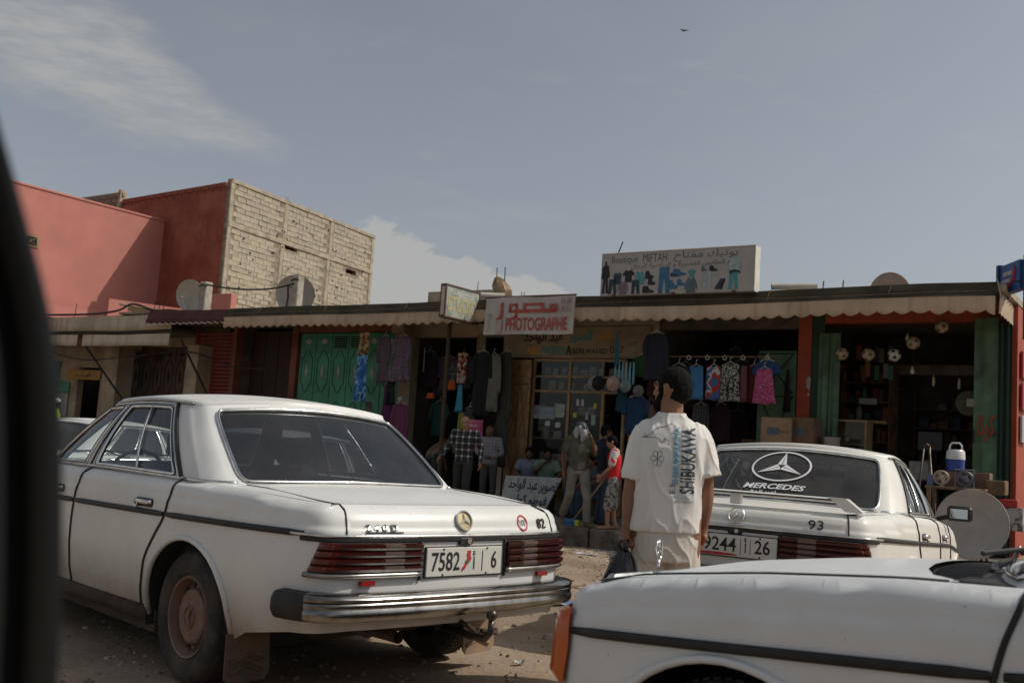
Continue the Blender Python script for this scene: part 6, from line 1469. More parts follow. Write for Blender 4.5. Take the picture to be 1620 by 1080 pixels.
# left clothes stall in front of the green doors
H('beach_towel', 'blue printed beach towel hanging in front of the green doors', 'towel', -6.20, .55, 3.05, .34, .42, 1.05, mtowel, nf=2, hanger=False)
H('beach_towel', 'orange and white printed cloth bunched above the blue towel', 'towel', -6.16, .52, 3.50, .34, .32, .48, mtoweltop, hanger=False, seed=3)
H('long_dress', 'mottled grey dress hanging right of the blue towel', 'dress', -5.62, .6, 3.42, .30, .50, 1.0, mflor, neck=1, seed=5)
H('long_dress', 'mottled mauve dress hanging nearest the cream bracket', 'dress', -5.12, .6, 3.42, .30, .52, .98, pattern('mauve_floral', 'flower', [(.19, .14, .19), (.12, .085, .12), (.08, .05, .08), (.22, .17, .21)], 28), neck=1, seed=6)
H('scarf', 'narrow grey patterned scarf below the blue towel', 'scarf', -6.05, .7, 2.0, .2, .22, .9, mflor, hanger=False)
H('long_dress', 'plum coloured gown hanging below the mottled dresses', 'dress', -5.50, .7, 2.38, .22, .34, 1.3, plain('plum', (.085, .02, .075)), seed=7)
mq = H('long_dress', 'magenta gown with a pale collar below the mauve dress', 'dress', -5.0, .55, 1.98, .26, .50, 1.2, plain('magenta', (.15, .035, .09)), neck=1, seed=8); MB().sphere((0, -.04, .09), .06, 10, 8).build('ruffle', plain('pale_grey', (.36, .36, .38)), mq)
H('trousers', 'black trousers hanging between the mottled dresses', 'trousers', -5.42, .66, 2.45, .22, .3, .5, plain('black', (.012, .012, .014)), seed=9, legs=True)
for k, (s_, z_, m_, lb) in enumerate(((-5.3, 3.2, plain('dark_purple', (.04, .02, .045)), 'dark purple shirt deep in the left clothes shop'), (-4.75, 3.1, mflor, 'dark patterned blouse hanging in the left clothes shop'), (-4.35, 3.15, pattern('dark_floral2', 'flower', [(.06, .045, .05), (.03, .02, .03), (.02, .02, .02), (.08, .07, .07)], 22), 'black and grey blouse under the awning by the tall post'), (-4.9, 2.1, plain('teal_dk', (.01, .07, .06)), 'dark teal cloth hanging low in the left clothes shop'))):
    H('blouse', lb, 'blouse', s_, 1.75, z_, .42, .5, .75, m_, neck=1, seed=20+k)
H('belt_strip', 'orange black and white printed strip hanging by the post', 'scarf', -3.62, .75, 3.08, .22, .22, .62, mstrip, hanger=False, fold=.01)
H('towel', 'turquoise towel hanging below the printed strip', 'towel', -3.66, .8, 2.42, .12, .20, .55, plain('turquoise', (.05, .30, .42)), hanger=False)
H('towel', 'lime green cloth below the turquoise towel', 'towel', -3.58, .82, 1.86, .16, .20, .36, plain('lime', (.22, .30, .04)), hanger=False)
H('shirt', 'small orange shirt hanging in the left clothes shop', 'shirt', -4.0, .95, 2.52, .16, .22, .18, plain('orange', (.50, .10, .02)))
H('shirt', 'small orange cloth lower in the left clothes shop', 'shirt', -4.55, .95, 2.25, .14, .2, .12, plain('orange', (.50, .10, .02)), hanger=False)
hg = st('clothes_hanger', 'pale blue plastic hanger dangling empty', 'hanger', -3.98, .9, 2.66, None); MB().tube([(-.2, 0, 0), (0, 0, .14), (.2, 0, 0)], .01, 5, closed=True).tube([(0, 0, .14), (0, 0, .24)], .006, 4).build('frame', plain('pale_blue', (.12, .35, .42)), hg)
H('robe', 'long brown cloth hanging beside the tall post', 'cloth', -3.35, 1.0, 3.5, .26, .34, 1.45, plain('brown_cloth', (.20, .14, .08)), hanger=False, seed=31)
H('robe', 'long black robe hanging beside the photo shop', 'robe', -3.1, .75, 3.1, .30, .40, 1.3, plain('black', (.012, .012, .014)), neck=1, seed=32)
H('coat', 'beige grey coat hanging beside the photo shop', 'coat', -2.86, .8, 3.05, .24, .34, 1.15, plain('khaki_grey', (.16, .15, .12)), neck=1, seed=33)
H('coat', 'dark olive coat nearest the brown shutters', 'coat', -2.68, .95, 3.12, .22, .32, 2.3, plain('olive_dark', (.05, .05, .038)), neck=1, seed=34)
H('trousers', 'dark grey trousers hanging low beside the photo shop', 'trousers', -3.3, .7, 1.95, .22, .3, .9, plain('charcoal', (.04, .042, .045)), legs=True, seed=35)
pb = H('carrier_bag', 'glossy pink printed carrier bag behind the two men', 'bag', -3.12, .62, 1.72, .42, .46, .62, mat('pink_bag', (.38, .03, .12), rough=.35, scale=7, col2=(.48, .16, .24), mix2=(.5, .65)), hanger=False, fold=.01)
lettering("D'AMATO", mdecal, pb, .26, .05, MX((0, -.10, 0)), cx=0, cz=-.12)
for k, (s_, t_) in enumerate(((-3.98, .95),)):
    po = st('iron_post', 'tall dark post holding the awning by the left clothes shop', 'post', s_+.28, .35, .03); MB().tube([(0, 0, 0), (0, 0, 3.85)], .045, 8).build('shaft', mat('dark_brown_post', (.07, .045, .025), rough=.8), po)
# beige plastered column behind
# photo shop front: frame, shutters, shelves
ph_ = st('shop_window', 'wood framed glass front of the photo shop with small shelves', 'window', -1.24, 1.40, 0)
fw_ = MB()
for a, b, c, d in ((-1.04, -.98, .35, 3.04), (1.04, 1.10, .05, 3.04), (-1.04, 1.10, 2.98, 3.04), (-1.04, 1.10, 2.66, 2.70), (-1.04, 1.10, 2.36, 2.41), (-.19, -.13, .35, 3.0), (.58, .64, .05, 2.36), (-1.04, .6, .35, .42), (.56, .6, 2.36, 3.0)): MB().rbox(a, b, -.035, .03, c, d, .005).build('frame_bar', mwoodl, ph_)
MB().box(-1.0, .6, -.0, .1, .03, .35).build('stall_riser', mwall, ph_)
MB().box(-.98, .58, -.004, .004, .42, 2.98).build('pane', glass_mat('shop_glass', (.85, .87, .84), 1.4, .02), ph_)
for z in (2.68, 2.38, 1.95, 1.45, .95): MB().box(-.98, .56, .05, .40, z-.012, z+.004).build('shelf', mwoodl, ph_)
rg = random.Random(5)
frames = [(.16, .20, (.42, .25, .10)), (.13, .18, (.30, .12, .08)), (.12, .17, (.36, .30, .22)), (.18, .14, (.25, .30, .32)), (.11, .15, (.44, .40, .30))]
for z, n, xs_ in ((2.70, 9, (-.9, 1.0)), (2.41, 7, (-.75, .95)), (1.96, 5, (-.9, .45)), (1.46, 4, (-.85, .4)), (1.0, 4, (-.85, .4))):
    for k in range(n):
        x = xs_[0]+(xs_[1]-xs_[0])*(k+rg.uniform(.1, .5))/n; w, h, c = rg.choice(frames); h = min(h, .22)
        o = st('picture_frame', ('tan', 'dark brown', 'beige', 'blue grey', 'pale')[frames.index([f for f in frames if f[2] == c][0])]+' framed photo on the photo shop shelf, '+('top' if z > 2.6 else 'second' if z > 2.2 else 'third' if z > 1.9 else 'fourth' if z > 1.4 else 'lowest')+' row, '+('left' if x < -.3 else 'middle' if x < .3 else 'right')+' part', 'picture frame', -1.24+x, 1.40+rg.uniform(.10, .2), z+.006, 'small framed photos in the photo shop window')
        MB().rbox(-w/2, w/2, 0, .02, 0, h, .005, MR(R(-8), 'X')).build('frame', mat('frame_%d' % frames.index((w, frames[[f[0] for f in frames].index(w)][1], c)), c, rough=.5), o); MB().box(-w/2+.02, w/2-.02, -.006, -.001, .02, h-.02, MR(R(-8), 'X')).build('photo', mat('photo_print', (.30, .26, .23), rough=.35, scale=14, col2=(.08, .10, .14), mix2=(.4, .6)), o)
for k, (x, z, w, h, c) in enumerate(((-.72, 1.95, .50, .24, (.25, .33, .36)), (-.35, 2.0, .22, .26, (.35, .40, .33)), (-.62, 1.74, .12, .10, (.5, .5, .48)), (-.38, 1.72, .12, .10, (.5, .5, .48)), (.05, 2.18, .07, .13, (.5, .48, .45)), (.16, 2.18, .07, .13, (.5, .48, .45)), (.44, 2.12, .08, .11, (.5, .42, .05)), (.0, 1.93, .08, .1, (.5, .42, .05)), (.27, 1.92, .07, .14, (.4, .4, .4)), (.42, 1.85, .10, .2, (.35, .42, .33)), (-.9, 2.0, .2, .2, (.4, .12, .14)))):
    o = st('glass_sticker', ('wide pale blue notice at the left', 'pale green square notice right of the blue one', 'small white star notice at lower left', 'small white star notice below the green square', 'narrow white notice high in the middle pane', 'second narrow white notice high in the middle pane', 'yellow notice at the right of the glass', 'yellow notice in the middle pane', 'grey notice low in the middle pane', 'long pale green notice at the right', 'dull red round notice at the far left')[k]+' of the photo shop', 'notice', -1.24+x, 1.388, z-h/2, 'paper notices on the photo shop glass'); MB().box(-w/2, w/2, -.003, 0, 0, h).build('paper', mat('notice_%d' % k, c, rough=.6, scale=20, col2=tuple(v*.5 for v in c), mix2=(.5, .62)), o)
for k, (x, w) in enumerate(((-2.62, .36), (-2.34, .26))):
    o = st('door_shutter', ('left' if k == 0 else 'right')+' one of two folded tan wooden shutter leaves by the photo shop window', 'shutter', x, 1.30-.1*k, .05, 'folded wooden shutters'); MB().rbox(-w/2, w/2, 0, .04, 0, 2.95, .006).build('panel', mat('tan_shutter', (.30, .17, .07), rough=.7, var=.3), o)
    q = MB()
    for z0, z1 in ((.1, 1.25), (1.3, 2.4)): q.tube([(-w/2+.03, -.006, z0), (w/2-.03, -.006, z1)], .012, 4).tube([(-w/2+.03, -.006, z1), (w/2-.03, -.006, z0)], .012, 4)
    q.tube([(-w/2+.02, -.006, 2.45), (w/2-.02, -.006, 2.45)], .012, 4); q.build('cross_brace', mwood, o, split=True)
dr = st('shop_door', 'narrow dark open doorway with a yellow jamb in the photo shop', 'door', -.35, 1.42, .05); MB().rbox(.30, .34, -.03, .02, 0, 2.3, .004).build('jamb', mo_, dr); MB().box(-.3, .3, 1.2, 1.24, 0, 2.3).build('inner_door', mwood, dr)
# round convex hat / coil, hats and bags beside the photo shop door
def hatring(label, s, t, z, r, m, name='straw_hat', grp='hats hung by the photo shop'):
    o = st(name, label, 'hat', s, t, z, grp); MB().lathe([(.0, r), (.02, r*.95), (.03, r*.6), (.10, r*.5), (.12, r*.3), (.12, .001)], 20, MR(PI/2, 'X')).build('brim_and_crown', m, o, smooth=True)
hatring('black round hat with a pale outer brim by the photo shop door', -.28, .55, 2.50, .14, mat('black_felt', (.012, .012, .014), rough=.9))
hatring('pale grey hat brim seen behind the black hat', -.42, .65, 2.50, .145, plain('grey_hat', (.28, .28, .28)))
hatring('peach and white patterned sun hat', .02, .55, 2.50, .14, pattern('peach_print', 'flower', [(.50, .28, .20), (.45, .40, .38), (.40, .2, .16), (.5, .45, .42)], 24))
hatring('pale green sun hat beside the peach one', .28, .55, 2.46, .12, plain('pale_green', (.20, .30, .27)))
hatring('grey cap hanging right of the sun hats', .52, .6, 2.38, .11, plain('cap_grey', (.20, .19, .19)))
for k in range(6): H('string_bag', 'light blue string hanks hanging over the sun hats', 'string', .02+k*.075, .62, 2.90, .03, .055, .34+.03*(k % 3), plain('light_blue', (.16, .38, .45)), depth=.012, hanger=False, group='light blue string hanks', fold=.005, seed=k)
H('banner_scarf', 'thin turquoise scarf hanging high by the painted sign', 'scarf', .04, .6, 3.45, .05, .11, .6, plain('turq2', (.03, .15, .22)), depth=.02, hanger=False)
H('shirt', 'dark blue shirt hanging below the sun hats', 'shirt', .42, .75, 2.28, .4, .46, .7, plain('deep_blue', (.012, .045, .11)), neck=1, seed=3)
H('shirt', 'dark teal shirt hanging left of the dark blue one', 'shirt', .08, .8, 2.45, .2, .24, .45, plain('deep_teal', (.012, .055, .075)), neck=1)
H('coat', 'dark navy coat hanging high beside the painted sign', 'coat', .86, .55, 3.42, .30, .44, .85, plain('navy_coat', (.02, .02, .035)), neck=1, seed=9)
H('shirt', 'green shirt hanging above the sun hats', 'shirt', .45, .85, 3.05, .3, .34, .4, plain('dk_green', (.03, .085, .03)), neck=1)
H('shirt', 'maroon and grey shirt behind the standing man', 'shirt', .85, .8, 2.65, .35, .4, .5, plain('dk_maroon', (.06, .015, .02)), neck=1, seed=12)
# rail of clothes in the boutique
ra = st('clothes_rail', 'horizontal rail of the boutique with round hooks', 'rail', 1.9, .70, 3.02); MB().tube([(-1.2, 0, 0), (1.15, 0, 0)], .014, 8).build('bar', mwood, ra)
for x in (-.95, -.45, -.1, .22, .55, .98): MB().tube([(x+.035*math.cos(a), -.03, -.02+.035*math.sin(a)) for a in np.linspace(0, 2*PI, 13)[:-1]], .011, 5, closed=True).build('ring', mat('ring_grey', (.40, .40, .36)), ra)
j = H('jersey', 'light blue football shorts with a white logo on the boutique rail', 'shorts', 1.60, .66, 2.84, .30, .36, .58, plain('sky_blue', (.05, .18, .36)), parts=[(-.13, -.03, -.36, -.28, mdecal)], seed=41, group='clothes on the boutique rail')
H('jersey', 'blue jersey with red and white diagonal stripes', 'jersey', 1.93, .66, 2.84, .26, .30, .58, pattern('red_white_blue', 'camo', [(.04, .12, .28), (.38, .03, .02), (.45, .45, .45), (.05, .12, .28)], 4), seed=42, group='clothes on the boutique rail')
H('shorts', 'black and white camouflage shorts on the boutique rail', 'shorts', 2.24, .64, 2.88, .34, .44, .64, mcamo, legs=True, seed=43, group='clothes on the boutique rail')
H('shirt', 'dusky pink cloth hanging right of the camouflage shorts', 'shirt', 2.47, .68, 2.86, .12, .14, .62, plain('dusky_pink', (.16, .06, .07)), seed=44, hanger=False)
H('shirt', 'dark red shirt behind the pink skirt', 'shirt', 2.62, .78, 2.86, .22, .26, .62, plain('dk_red', (.10, .012, .012)), seed=45)
H('skirt', 'bright pink floral shorts hanging at the right end of the rail', 'skirt', 2.86, .62, 2.80, .28, .44, .58, mpinkf, seed=46, nf=4)
H('shirt', 'small blue and red shirt above the pink floral shorts', 'shirt', 2.88, .68, 2.95, .34, .42, .24, plain('blue_top', (.02, .06, .17)), neck=1, seed=47)
H('shirt', 'dark grey green shirt at the left end of the boutique rail', 'shirt', 1.25, .7, 2.86, .34, .4, .5, plain('dark_green2', (.015, .03, .028)), neck=1, seed=48)
H('shorts', 'dark plaid shorts hanging low in the boutique', 'shorts', 1.62, .9, 2.18, .3, .34, .62, pattern('dk_plaid', 'plaid', [(.02, .02, .025), (.07, .07, .07), (.14, .13, .12), .8], 20), legs=True, seed=49)
H('belt', 'dark dress shape hanging on the green boutique door', 'dress', 3.02+.02, 1.28, 2.86, .05, .15, .72, plain('blk2', (.012, .01, .014)), depth=.03, hanger=False, seed=50)
gx = st('metal_door', 'faded green metal door leaf with crossed braces beside the red pillar', 'door', 2.82, 1.36, .05)
MB().rbox(-.34, .33, 0, .04, 0, 3.15, .006).build('panel', mgreen2, gx)
for z0, z1 in ((.1, 1.1), (1.15, 2.35), (2.4, 3.1)):
    MB().tube([(-.30, -.008, z0), (.29, -.008, z1)], .012, 4).tube([(-.30, -.008, z1), (.29, -.008, z0)], .012, 4).build('cross_brace', mgrdk, gx, split=True)
    MB().tube([(-.32, -.008, z1), (.31, -.008, z1)], .012, 4).build('cross_bar', mgrdk, gx)
# cardboard boxes
mbox = mat('cardboard', (.34, .22, .13), rough=.85, var=.18, scale=3); mbox2 = mat('cardboard_dark', (.20, .12, .075), rough=.85, var=.2)
def carton(label, s, t, z, w, d, h, rz=0, m=mbox, pr=True, seed=1):
    o = st('cardboard_box', label, 'box', s, t, z, 'cardboard boxes', rz); MB().rbox(-w/2, w/2, -d/2, d/2, 0, h, .006).build('carton', m, o)
    MB().box(-w/2, w/2, -.02, .02, h, h+.003).box(-.02-w/4, -w/4+.18, -d/2-.003, -d/2, h*.72, h*.84).build('tape', mprint['grey'], o, split=True)
    if pr:
        for k in range(5): MB().box(-w*.4, -w*.4+w*random.uniform(.25, .4), -d/2-.003, -d/2, h*(.2+.09*k), h*(.2+.09*k)+.012).build('print_line', mwood, o)
        lettering('FRAGILE', mwood, o, w*.34, .05, MX((0, -d/2-.004, 0)), cx=w*.24, cz=h*.78)
    return o
carton('large cardboard carton standing in front of the green braced door', 3.05, .85, .95, .5, .4, 1.05, R(10)); carton('second carton behind the first, against the red pillar', 3.48, 1.0, 1.0, .42, .35, 1.02, R(-8), mbox2)
carton('brown carton holding up the two tall cartons', 3.1, .85, .04, .6, .5, .9, 0, mbox2); carton('brown carton under the right tall carton', 3.62, 1.0, .04, .4, .5, .95, 0, mbox2)
for k, (s_, z_, h_) in enumerate(((2.1, .05, 1.6), (2.45, .05, 1.9))):
    o = st('plank', 'upright brown board leaning in the dim boutique'+(' on the left' if k == 0 else ' on the right'), 'board', s_, 1.9, z_, 'boards in the boutique'); MB().rbox(-.14, .14, 0, .03, 0, h_, .004, MR(R(-4), 'X')).build('board', mwood, o)
# hardware shop: folding green doors, balls, bulbs and stock
def fold_door(label, s, t, n, w, z0, z1, rz, m, grp='folding green shop doors'):
    o = st('folding_door', label, 'door', s, t, 0, grp, rz); x = 0
    for k in range(n): 
        for q_ in range(3): MB().prism([(x+q_*w/3+.004, 0), (x+q_*w/3+w/6, -.018 if q_ % 2 else .018), (x+(q_+1)*w/3-.004, 0)], z0, z1).v
        V = []; ns = 12
        for i in range(ns+1):
            a = i/ns; y = .016*math.sin(a*PI*3)
            for z in (z0, z1): V.append((x+w*a, y, z))
        for i in range(ns+1):
            a = i/ns; y = .016*math.sin(a*PI*3)+.02
            for z in (z0, z1): V.append((x+w*a, y, z))
        K = 2*(ns+1); F = [(2*i, 2*i+2, 2*i+3, 2*i+1) for i in range(ns)]; F += [tuple(a_+K for a_ in f)[::-1] for f in F]+[(2*i+1, 2*i+3, K+2*i+3, K+2*i+1) for i in range(ns)]
        MB().add(V, F).build('door_leaf', m, o, angle=30); x += w+.012
    MB().tube([(.02, -.03, 1.75), (.02, -.03, 1.95)], .015, 6).build('bolt', miron, o); return o
fold_door('folded green corrugated door at the left of the ball shop', 3.56, 1.30, 2, .17, .08, 3.50, R(6), mgreen2)
fd_ = fold_door('open green corrugated door at the right of the ball shop with red writing', 6.02, 1.22, 1, .36, .08, 3.70, R(-12), mgreen2)
lettering(arab('كوكا'), mat('red_graffiti', (.36, .05, .03), rough=.7), fd_, .26, .42, MX((.2, -.024, 1.98)), bold=.02, res=2)
fold_door('narrow dark green door folded against the corner', 6.38, 1.15, 2, .09, .08, 3.6, R(-20), mgrdk)
mball = mat('white_ball', (.55, .54, .50), rough=.4, var=.08); mballb = mat('beige_ball', (.42, .34, .24), rough=.5, var=.12)
PHI = (1+5**.5)/2; ICO = [Vector(v).normalized() for a in (1, -1) for b in (PHI, -PHI) for v in ((0, a, b), (a, b, 0), (b, 0, a))]
for k, (s_, z_, m_, lb) in enumerate(((3.98, 3.13, mballb, 'leftmost beige football hanging in the hardware shop'), (4.41, 3.12, mballb, 'second beige football from the left'), (4.82, 3.11, mball, 'white football with black patches, right of the two beige ones'), (5.11, 3.31, mballb, 'beige football hanging a little higher than the row'), (5.54, 3.57, mballb, 'highest beige football near the awning'))):
    o = st('football', lb, 'ball', s_, 1.2, z_, 'footballs hanging in the shop'); MB().sphere((0, 0, 0), .105, 20, 14).build('ball', m_, o, smooth=True); q = MB(); Rr = MR(.5+k, 'X') @ MR(k*1.3, 'Z')
    for v in ICO:
        v = (Rr @ v.to_4d()).to_3d(); u = v.orthogonal().normalized(); w = v.cross(u); P = [(v*.99+(u*math.cos(a)+w*math.sin(a))*.33).normalized()*.1068 for a in np.linspace(0, 2*PI, 6)[:-1]]; q.add([v*.108]+P, [(0, i+1, (i+1) % 5+1) for i in range(5)])
    q.build('patch', mink if m_ is mball else mwood, o); MB().tube([(0, 0, .1), (0, 0, 3.86-z_)], .003, 4).build('string', miron, o)
for s_, z_, lb in ((5.04, 2.9, 'clear bulb hanging on a cord under the high ball'), (4.95, 3.45, 'small bulb hanging by the ceiling in the hardware shop')):
    o = st('light_bulb', lb, 'bulb', s_, 1.5, z_, 'bare bulbs'); MB().lathe([(-.07, .001), (-.065, .02), (-.04, .036), (-.01, .035), (.02, .016), (.03, .014), (.055, .014), (.056, .001)], 14).build('bulb', mat('bulb_glass', (.55, .53, .45), rough=.2), o, smooth=True); MB().tube([(0, 0, .05), (0, 0, 3.84-z_)], .004, 4).build('cord', miron, o)
for s_, z_, lb in ((5.33, 2.66, 'pale candle shaped lamp holder, left of two'), (5.72, 2.62, 'pale candle shaped lamp holder, right of two')):
    o = st('lamp_holder', lb, 'lamp holder', s_, 1.7, z_, 'hanging lamp holders'); MB().lathe([(0, .001), (0, .024), (.14, .022), (.15, .010), (.18, .008), (.18, .001)], 12).build('holder', mballb, o, smooth=True); MB().tube([(0, 0, .17), (0, 0, 3.84-z_)], .004, 4).build('cord', miron, o)
MB().box(3.62, 6.4, 3.6, 3.8, 3.02, 3.2).build('beam', mceil, sr)
rg = random.Random(77)
cols = [(.17, .03, .025), (.025, .10, .04), (.03, .055, .13), (.22, .17, .07), (.22, .22, .20), (.15, .07, .025), (.04, .04, .045), (.025, .11, .11), (.24, .09, .03), (.08, .06, .05)]
CN = ['dull red', 'green', 'navy', 'mustard', 'pale grey', 'brown', 'black', 'teal', 'orange', 'dark brown']
cm = [mat('goods_%d' % i, c, rough=.55, var=.2, scale=9) for i, c in enumerate(cols)]
def shelf_unit(label, s, t, w, rows, d=.35, z0=.3, dz=.36, rz=0, n=9):
    o = st('stock_shelf', label, 'shelf', s, t, 0, None, rz); MB().box(-w/2-.02, -w/2, 0, d, 0, z0+rows*dz).box(w/2, w/2+.02, 0, d, 0, z0+rows*dz).build('upright', mwood, o, split=True)
    for r_ in range(rows):
        z = z0+r_*dz; MB().box(-w/2, w/2, 0, d, z-.02, z).build('shelf', mwood, o); x = -w/2+.02
        while x < w/2-.06:
            bw_ = rg.uniform(.06, w/n*1.5); bh_ = rg.uniform(.10, dz-.06); 
            if x+bw_ > w/2: break
            if rg.random() < .85:
                tin = rg.random() < .3; ci = rg.randrange(10); row_ = ('bottom', 'second', 'third', 'fourth', 'fifth', 'sixth', 'seventh', 'eighth')[r_]; g = st('stock_item', CN[ci]+(' tin' if tin else ' packet')+' on the '+row_+' board of the '+label.split(' shelf')[0]+' shelf, '+('left' if x < 0 else 'right')+' half', 'goods', 0, 0, 0, 'packets and tins stacked on shop shelves')
                M_ = Matrix.LocRotScale(W(s, t, 0), Matrix.Rotation(-SA+rz, 3, 'Z'), None) @ MX((x+bw_/2, .05+rg.uniform(0, .1), z+.001)); g.matrix_world = M_
                if tin: MB().lathe([(0, .001), (0, bw_*.42), (bh_*.8, bw_*.42), (bh_*.85, bw_*.25), (bh_, bw_*.22), (bh_, .001)], 12).build('tin', cm[ci], g)
                else: MB().rbox(-bw_*.46, bw_*.46, 0, .2, 0, bh_, .006).build('packet', cm[ci], g)
            x += bw_+.012
    return o
shelf_unit('left hardware shelf along the partition', 3.85, 3.0, 1.0, 8, rz=R(-12)); shelf_unit('back hardware shelf behind the hanging balls', 5.3, 4.7, 1.8, 7); shelf_unit('left clothes shop shelf at the back', -4.2, 4.4, 1.9, 6, n=6); shelf_unit('boutique shelf at the back', 1.9, 4.4, 2.2, 7, n=7)
sc_ = st('glass_showcase', 'small brown glass showcase with trinkets left in the hardware shop', 'showcase', 4.02, 1.75, .05)
MB().box(-.3, -.27, -.2, .2, 0, 2.0).box(.27, .3, -.2, .2, 0, 2.0).box(-.27, .27, -.2, .2, 1.97, 2.0).box(-.27, .27, -.2, .2, 1.2, 1.23).box(-.27, .27, .17, .2, 0, 1.97).build('case_frame', mwoodl, sc_, split=True)
MB().box(-.27, .27, -.2, -.195, 1.23, 1.97).build('glass', MATS['shop_glass'], sc_)
MB().box(-.27, .27, -.15, .15, 1.58, 1.60).build('shelf', mwoodl, sc_)
for k in range(9):
    x = -.22+.055*k; MB().sphere((x, -.08, 1.26+.03+(.37 if k % 2 else 0)), .035, 8, 6).build('trinket', cm[k % 10] if k % 3 else mball, sc_)
bk = st('bucket', 'white bucket with a dark rim in front of the showcase', 'bucket', 3.93, .95, 1.48); MB().lathe([(0, .001), (0, .115), (.24, .135), (.245, .142), (.26, .142), (.26, .13), (.02, .11), (.02, .001)], 24).build('pail', mat('white_plastic', (.42, .41, .39), rough=.4), bk, smooth=True); MB().lathe([(.245, .146), (.262, .146)], 24).build('rim', mrub, bk)
carton('carton stack under the white bucket', 3.93, .95, .04, .45, .4, 1.42, 0, mbox2, pr=False)
# goods out on the pavement: crate table, cooler, fans, dish, ladder, boxes
tb = st('display_table', 'rough wooden display table under the fans and cooler', 'table', 6.1, -.55, .03)
MB().rbox(-.36, .42, -.2, .3, 1.0, 1.04, .01).build('table_top', mwood, tb); 
for x in (-.32, .38):
    for y in (-.16, .26): MB().box(x-.02, x+.02, y-.02, y+.02, 0, 1.0).build('leg', mwood, tb)
cart = st('cardboard_box', 'brown box carrying the cooler above the fans', 'box', 6.10, -.30, 1.07, None); MB().rbox(-.14, .42, -.12, .14, 0, .22, .006).build('carton', mbox2, cart)
co = st('water_cooler', 'blue and white picnic jug with a white handle', 'cooler', 6.06, -.33, 1.295)
MB().lathe([(0, .001), (0, .118), (.16, .125), (.162, .001)], 28).build('body', mat('jug_blue', (.02, .06, .30), rough=.35, var=.05), co, smooth=False, angle=40)
MB().lathe([(.163, .001), (.163, .128), (.27, .122), (.285, .112), (.30, .10), (.30, .001)], 28).build('lid', mat('jug_white', (.62, .62, .60), rough=.35, var=.03), co, angle=40)
MB().tube([(-.085, 0, .28), (-.078, 0, .36), (-.05, 0, .395), (.05, 0, .395), (.078, 0, .36), (.085, 0, .28)], .012, 8).build('handle', MATS['jug_white'], co, smooth=True)
MB().box(-.02, .02, -.135, -.11, .19, .23).build('spout', MATS['jug_white'], co)
def fan(label, s, t, z, r, mring, mblade, rz=0, box=False):
    o = st('table_fan', label, 'fan', s, t, z, 'fans on the display table', rz); 
    q = MB()
    for y in (-.05, .03):
        q.tube([(r*math.cos(a), y, r*math.sin(a)+r+.05) for a in np.linspace(0, 2*PI, 25)[:-1]], .007, 5, closed=True)
        for k in range(18): a = 2*PI*k/18; q.tube([(r*.25*math.cos(a), y-(.02 if y < 0 else 0), r*.25*math.sin(a)+r+.05), (r*math.cos(a), y, r*math.sin(a)+r+.05)], .0025, 3)
    o2 = q.build('guard', mring, o)
    b = MB()
    for k in range(4): a = 2*PI*k/4+.3; b.prism([(.02*math.cos(a), .02*math.sin(a)+r+.05), (r*.85*math.cos(a-.35), r*.85*math.sin(a-.35)+r+.05), (r*.9*math.cos(a+.1), r*.9*math.sin(a+.1)+r+.05), (r*.8*math.cos(a+.5), r*.8*math.sin(a+.5)+r+.05)], -.012, -.004)
    b.build('blade', mblade, o, split=True); MB().lathe([(-.07, .001), (-.068, .03), (-.03, .035), (.04, .03), (.05, .001)], 14, MX((0, 0, r+.05)) @ MR(PI/2, 'X')).build('motor', mring, o)
    MB().tube([(0, .03, r), (0, .02, .02)], .014, 8).lathe([(0, .09), (.02, .085), (.03, .02), (.03, .001)], 20).build('stand', mring, o)
    if box: MB().tube([(-r-.02, -.06, .03), (r+.02, -.06, .03), (r+.02, -.06, 2*r+.07), (-r-.02, -.06, 2*r+.07)], .014, 4, closed=True).build('square_frame', mring, o)
fan('small cream table fan on the display table, left of the boxed one', 5.93, -.60, 1.045, .095, mat('cream_plastic', (.42, .37, .30), rough=.4), mat('cream_plastic2', (.36, .30, .24), rough=.4))
fan('grey square framed fan with a dark rotor, right of the cream one', 6.24, -.60, 1.045, .10, mat('grey_plastic', (.14, .15, .19), rough=.4), mrub, box=True)
gz_ = st('plastic_package', 'blue and clear packaged item left of the cream fan', 'package', 5.78, -.55, 1.045); MB().rbox(-.045, .045, -.05, .05, 0, .18, .01).build('package', mat('blue_pack', (.10, .14, .28), rough=.3), gz_)
lb_ = st('cardboard_box', 'brown wooden box right of the square fan', 'box', 6.58, -.30, 1.0, None); MB().rbox(-.12, .14, -.15, .15, 0, .20, .01).build('carton', mwood, lb_)
rb2 = st('tool_box', 'red topped carton at the right of the display', 'box', 6.72, -.3, .85); MB().rbox(-.15, .15, -.12, .12, 0, .10, .006).build('lid', mat('bright_red', (.42, .03, .02), rough=.5), rb2); MB().rbox(-.12, .22, -.10, .14, -.32, -.005, .006).build('carton', mat('white_carton', (.42, .40, .40), rough=.6, scale=7, col2=(.10, .10, .11), mix2=(.5, .55)), rb2)
bd_ = st('satellite_dish', 'large grey satellite dish leaning on its edge behind the middle car', 'satellite dish', 6.43, -1.15, .60)
M = MR(R(-8), 'X') @ MR(PI/2, 'X')
MB().lathe([(-.02, .001), (-.015, .20), (-.005, .21), (.0, .235), (.012, .30), (.02, .32), (.05, .43), (.055, .445), (.05, .45), (.03, .43), (-.0, .30), (-.03, .2), (-.035, .001)], 56, M).build('reflector', mat('big_dish_grey', (.40, .37, .335), rough=.65, var=.1, scale=3), bd_, smooth=True)
MB().tube([M @ Vector((.445*math.cos(a), .445*math.sin(a), .052)) for a in np.linspace(0, 2*PI, 49)[:-1]], .007, 6, closed=True).build('rim', mat('big_dish_grey', (.40, .37, .335)), bd_, smooth=True)
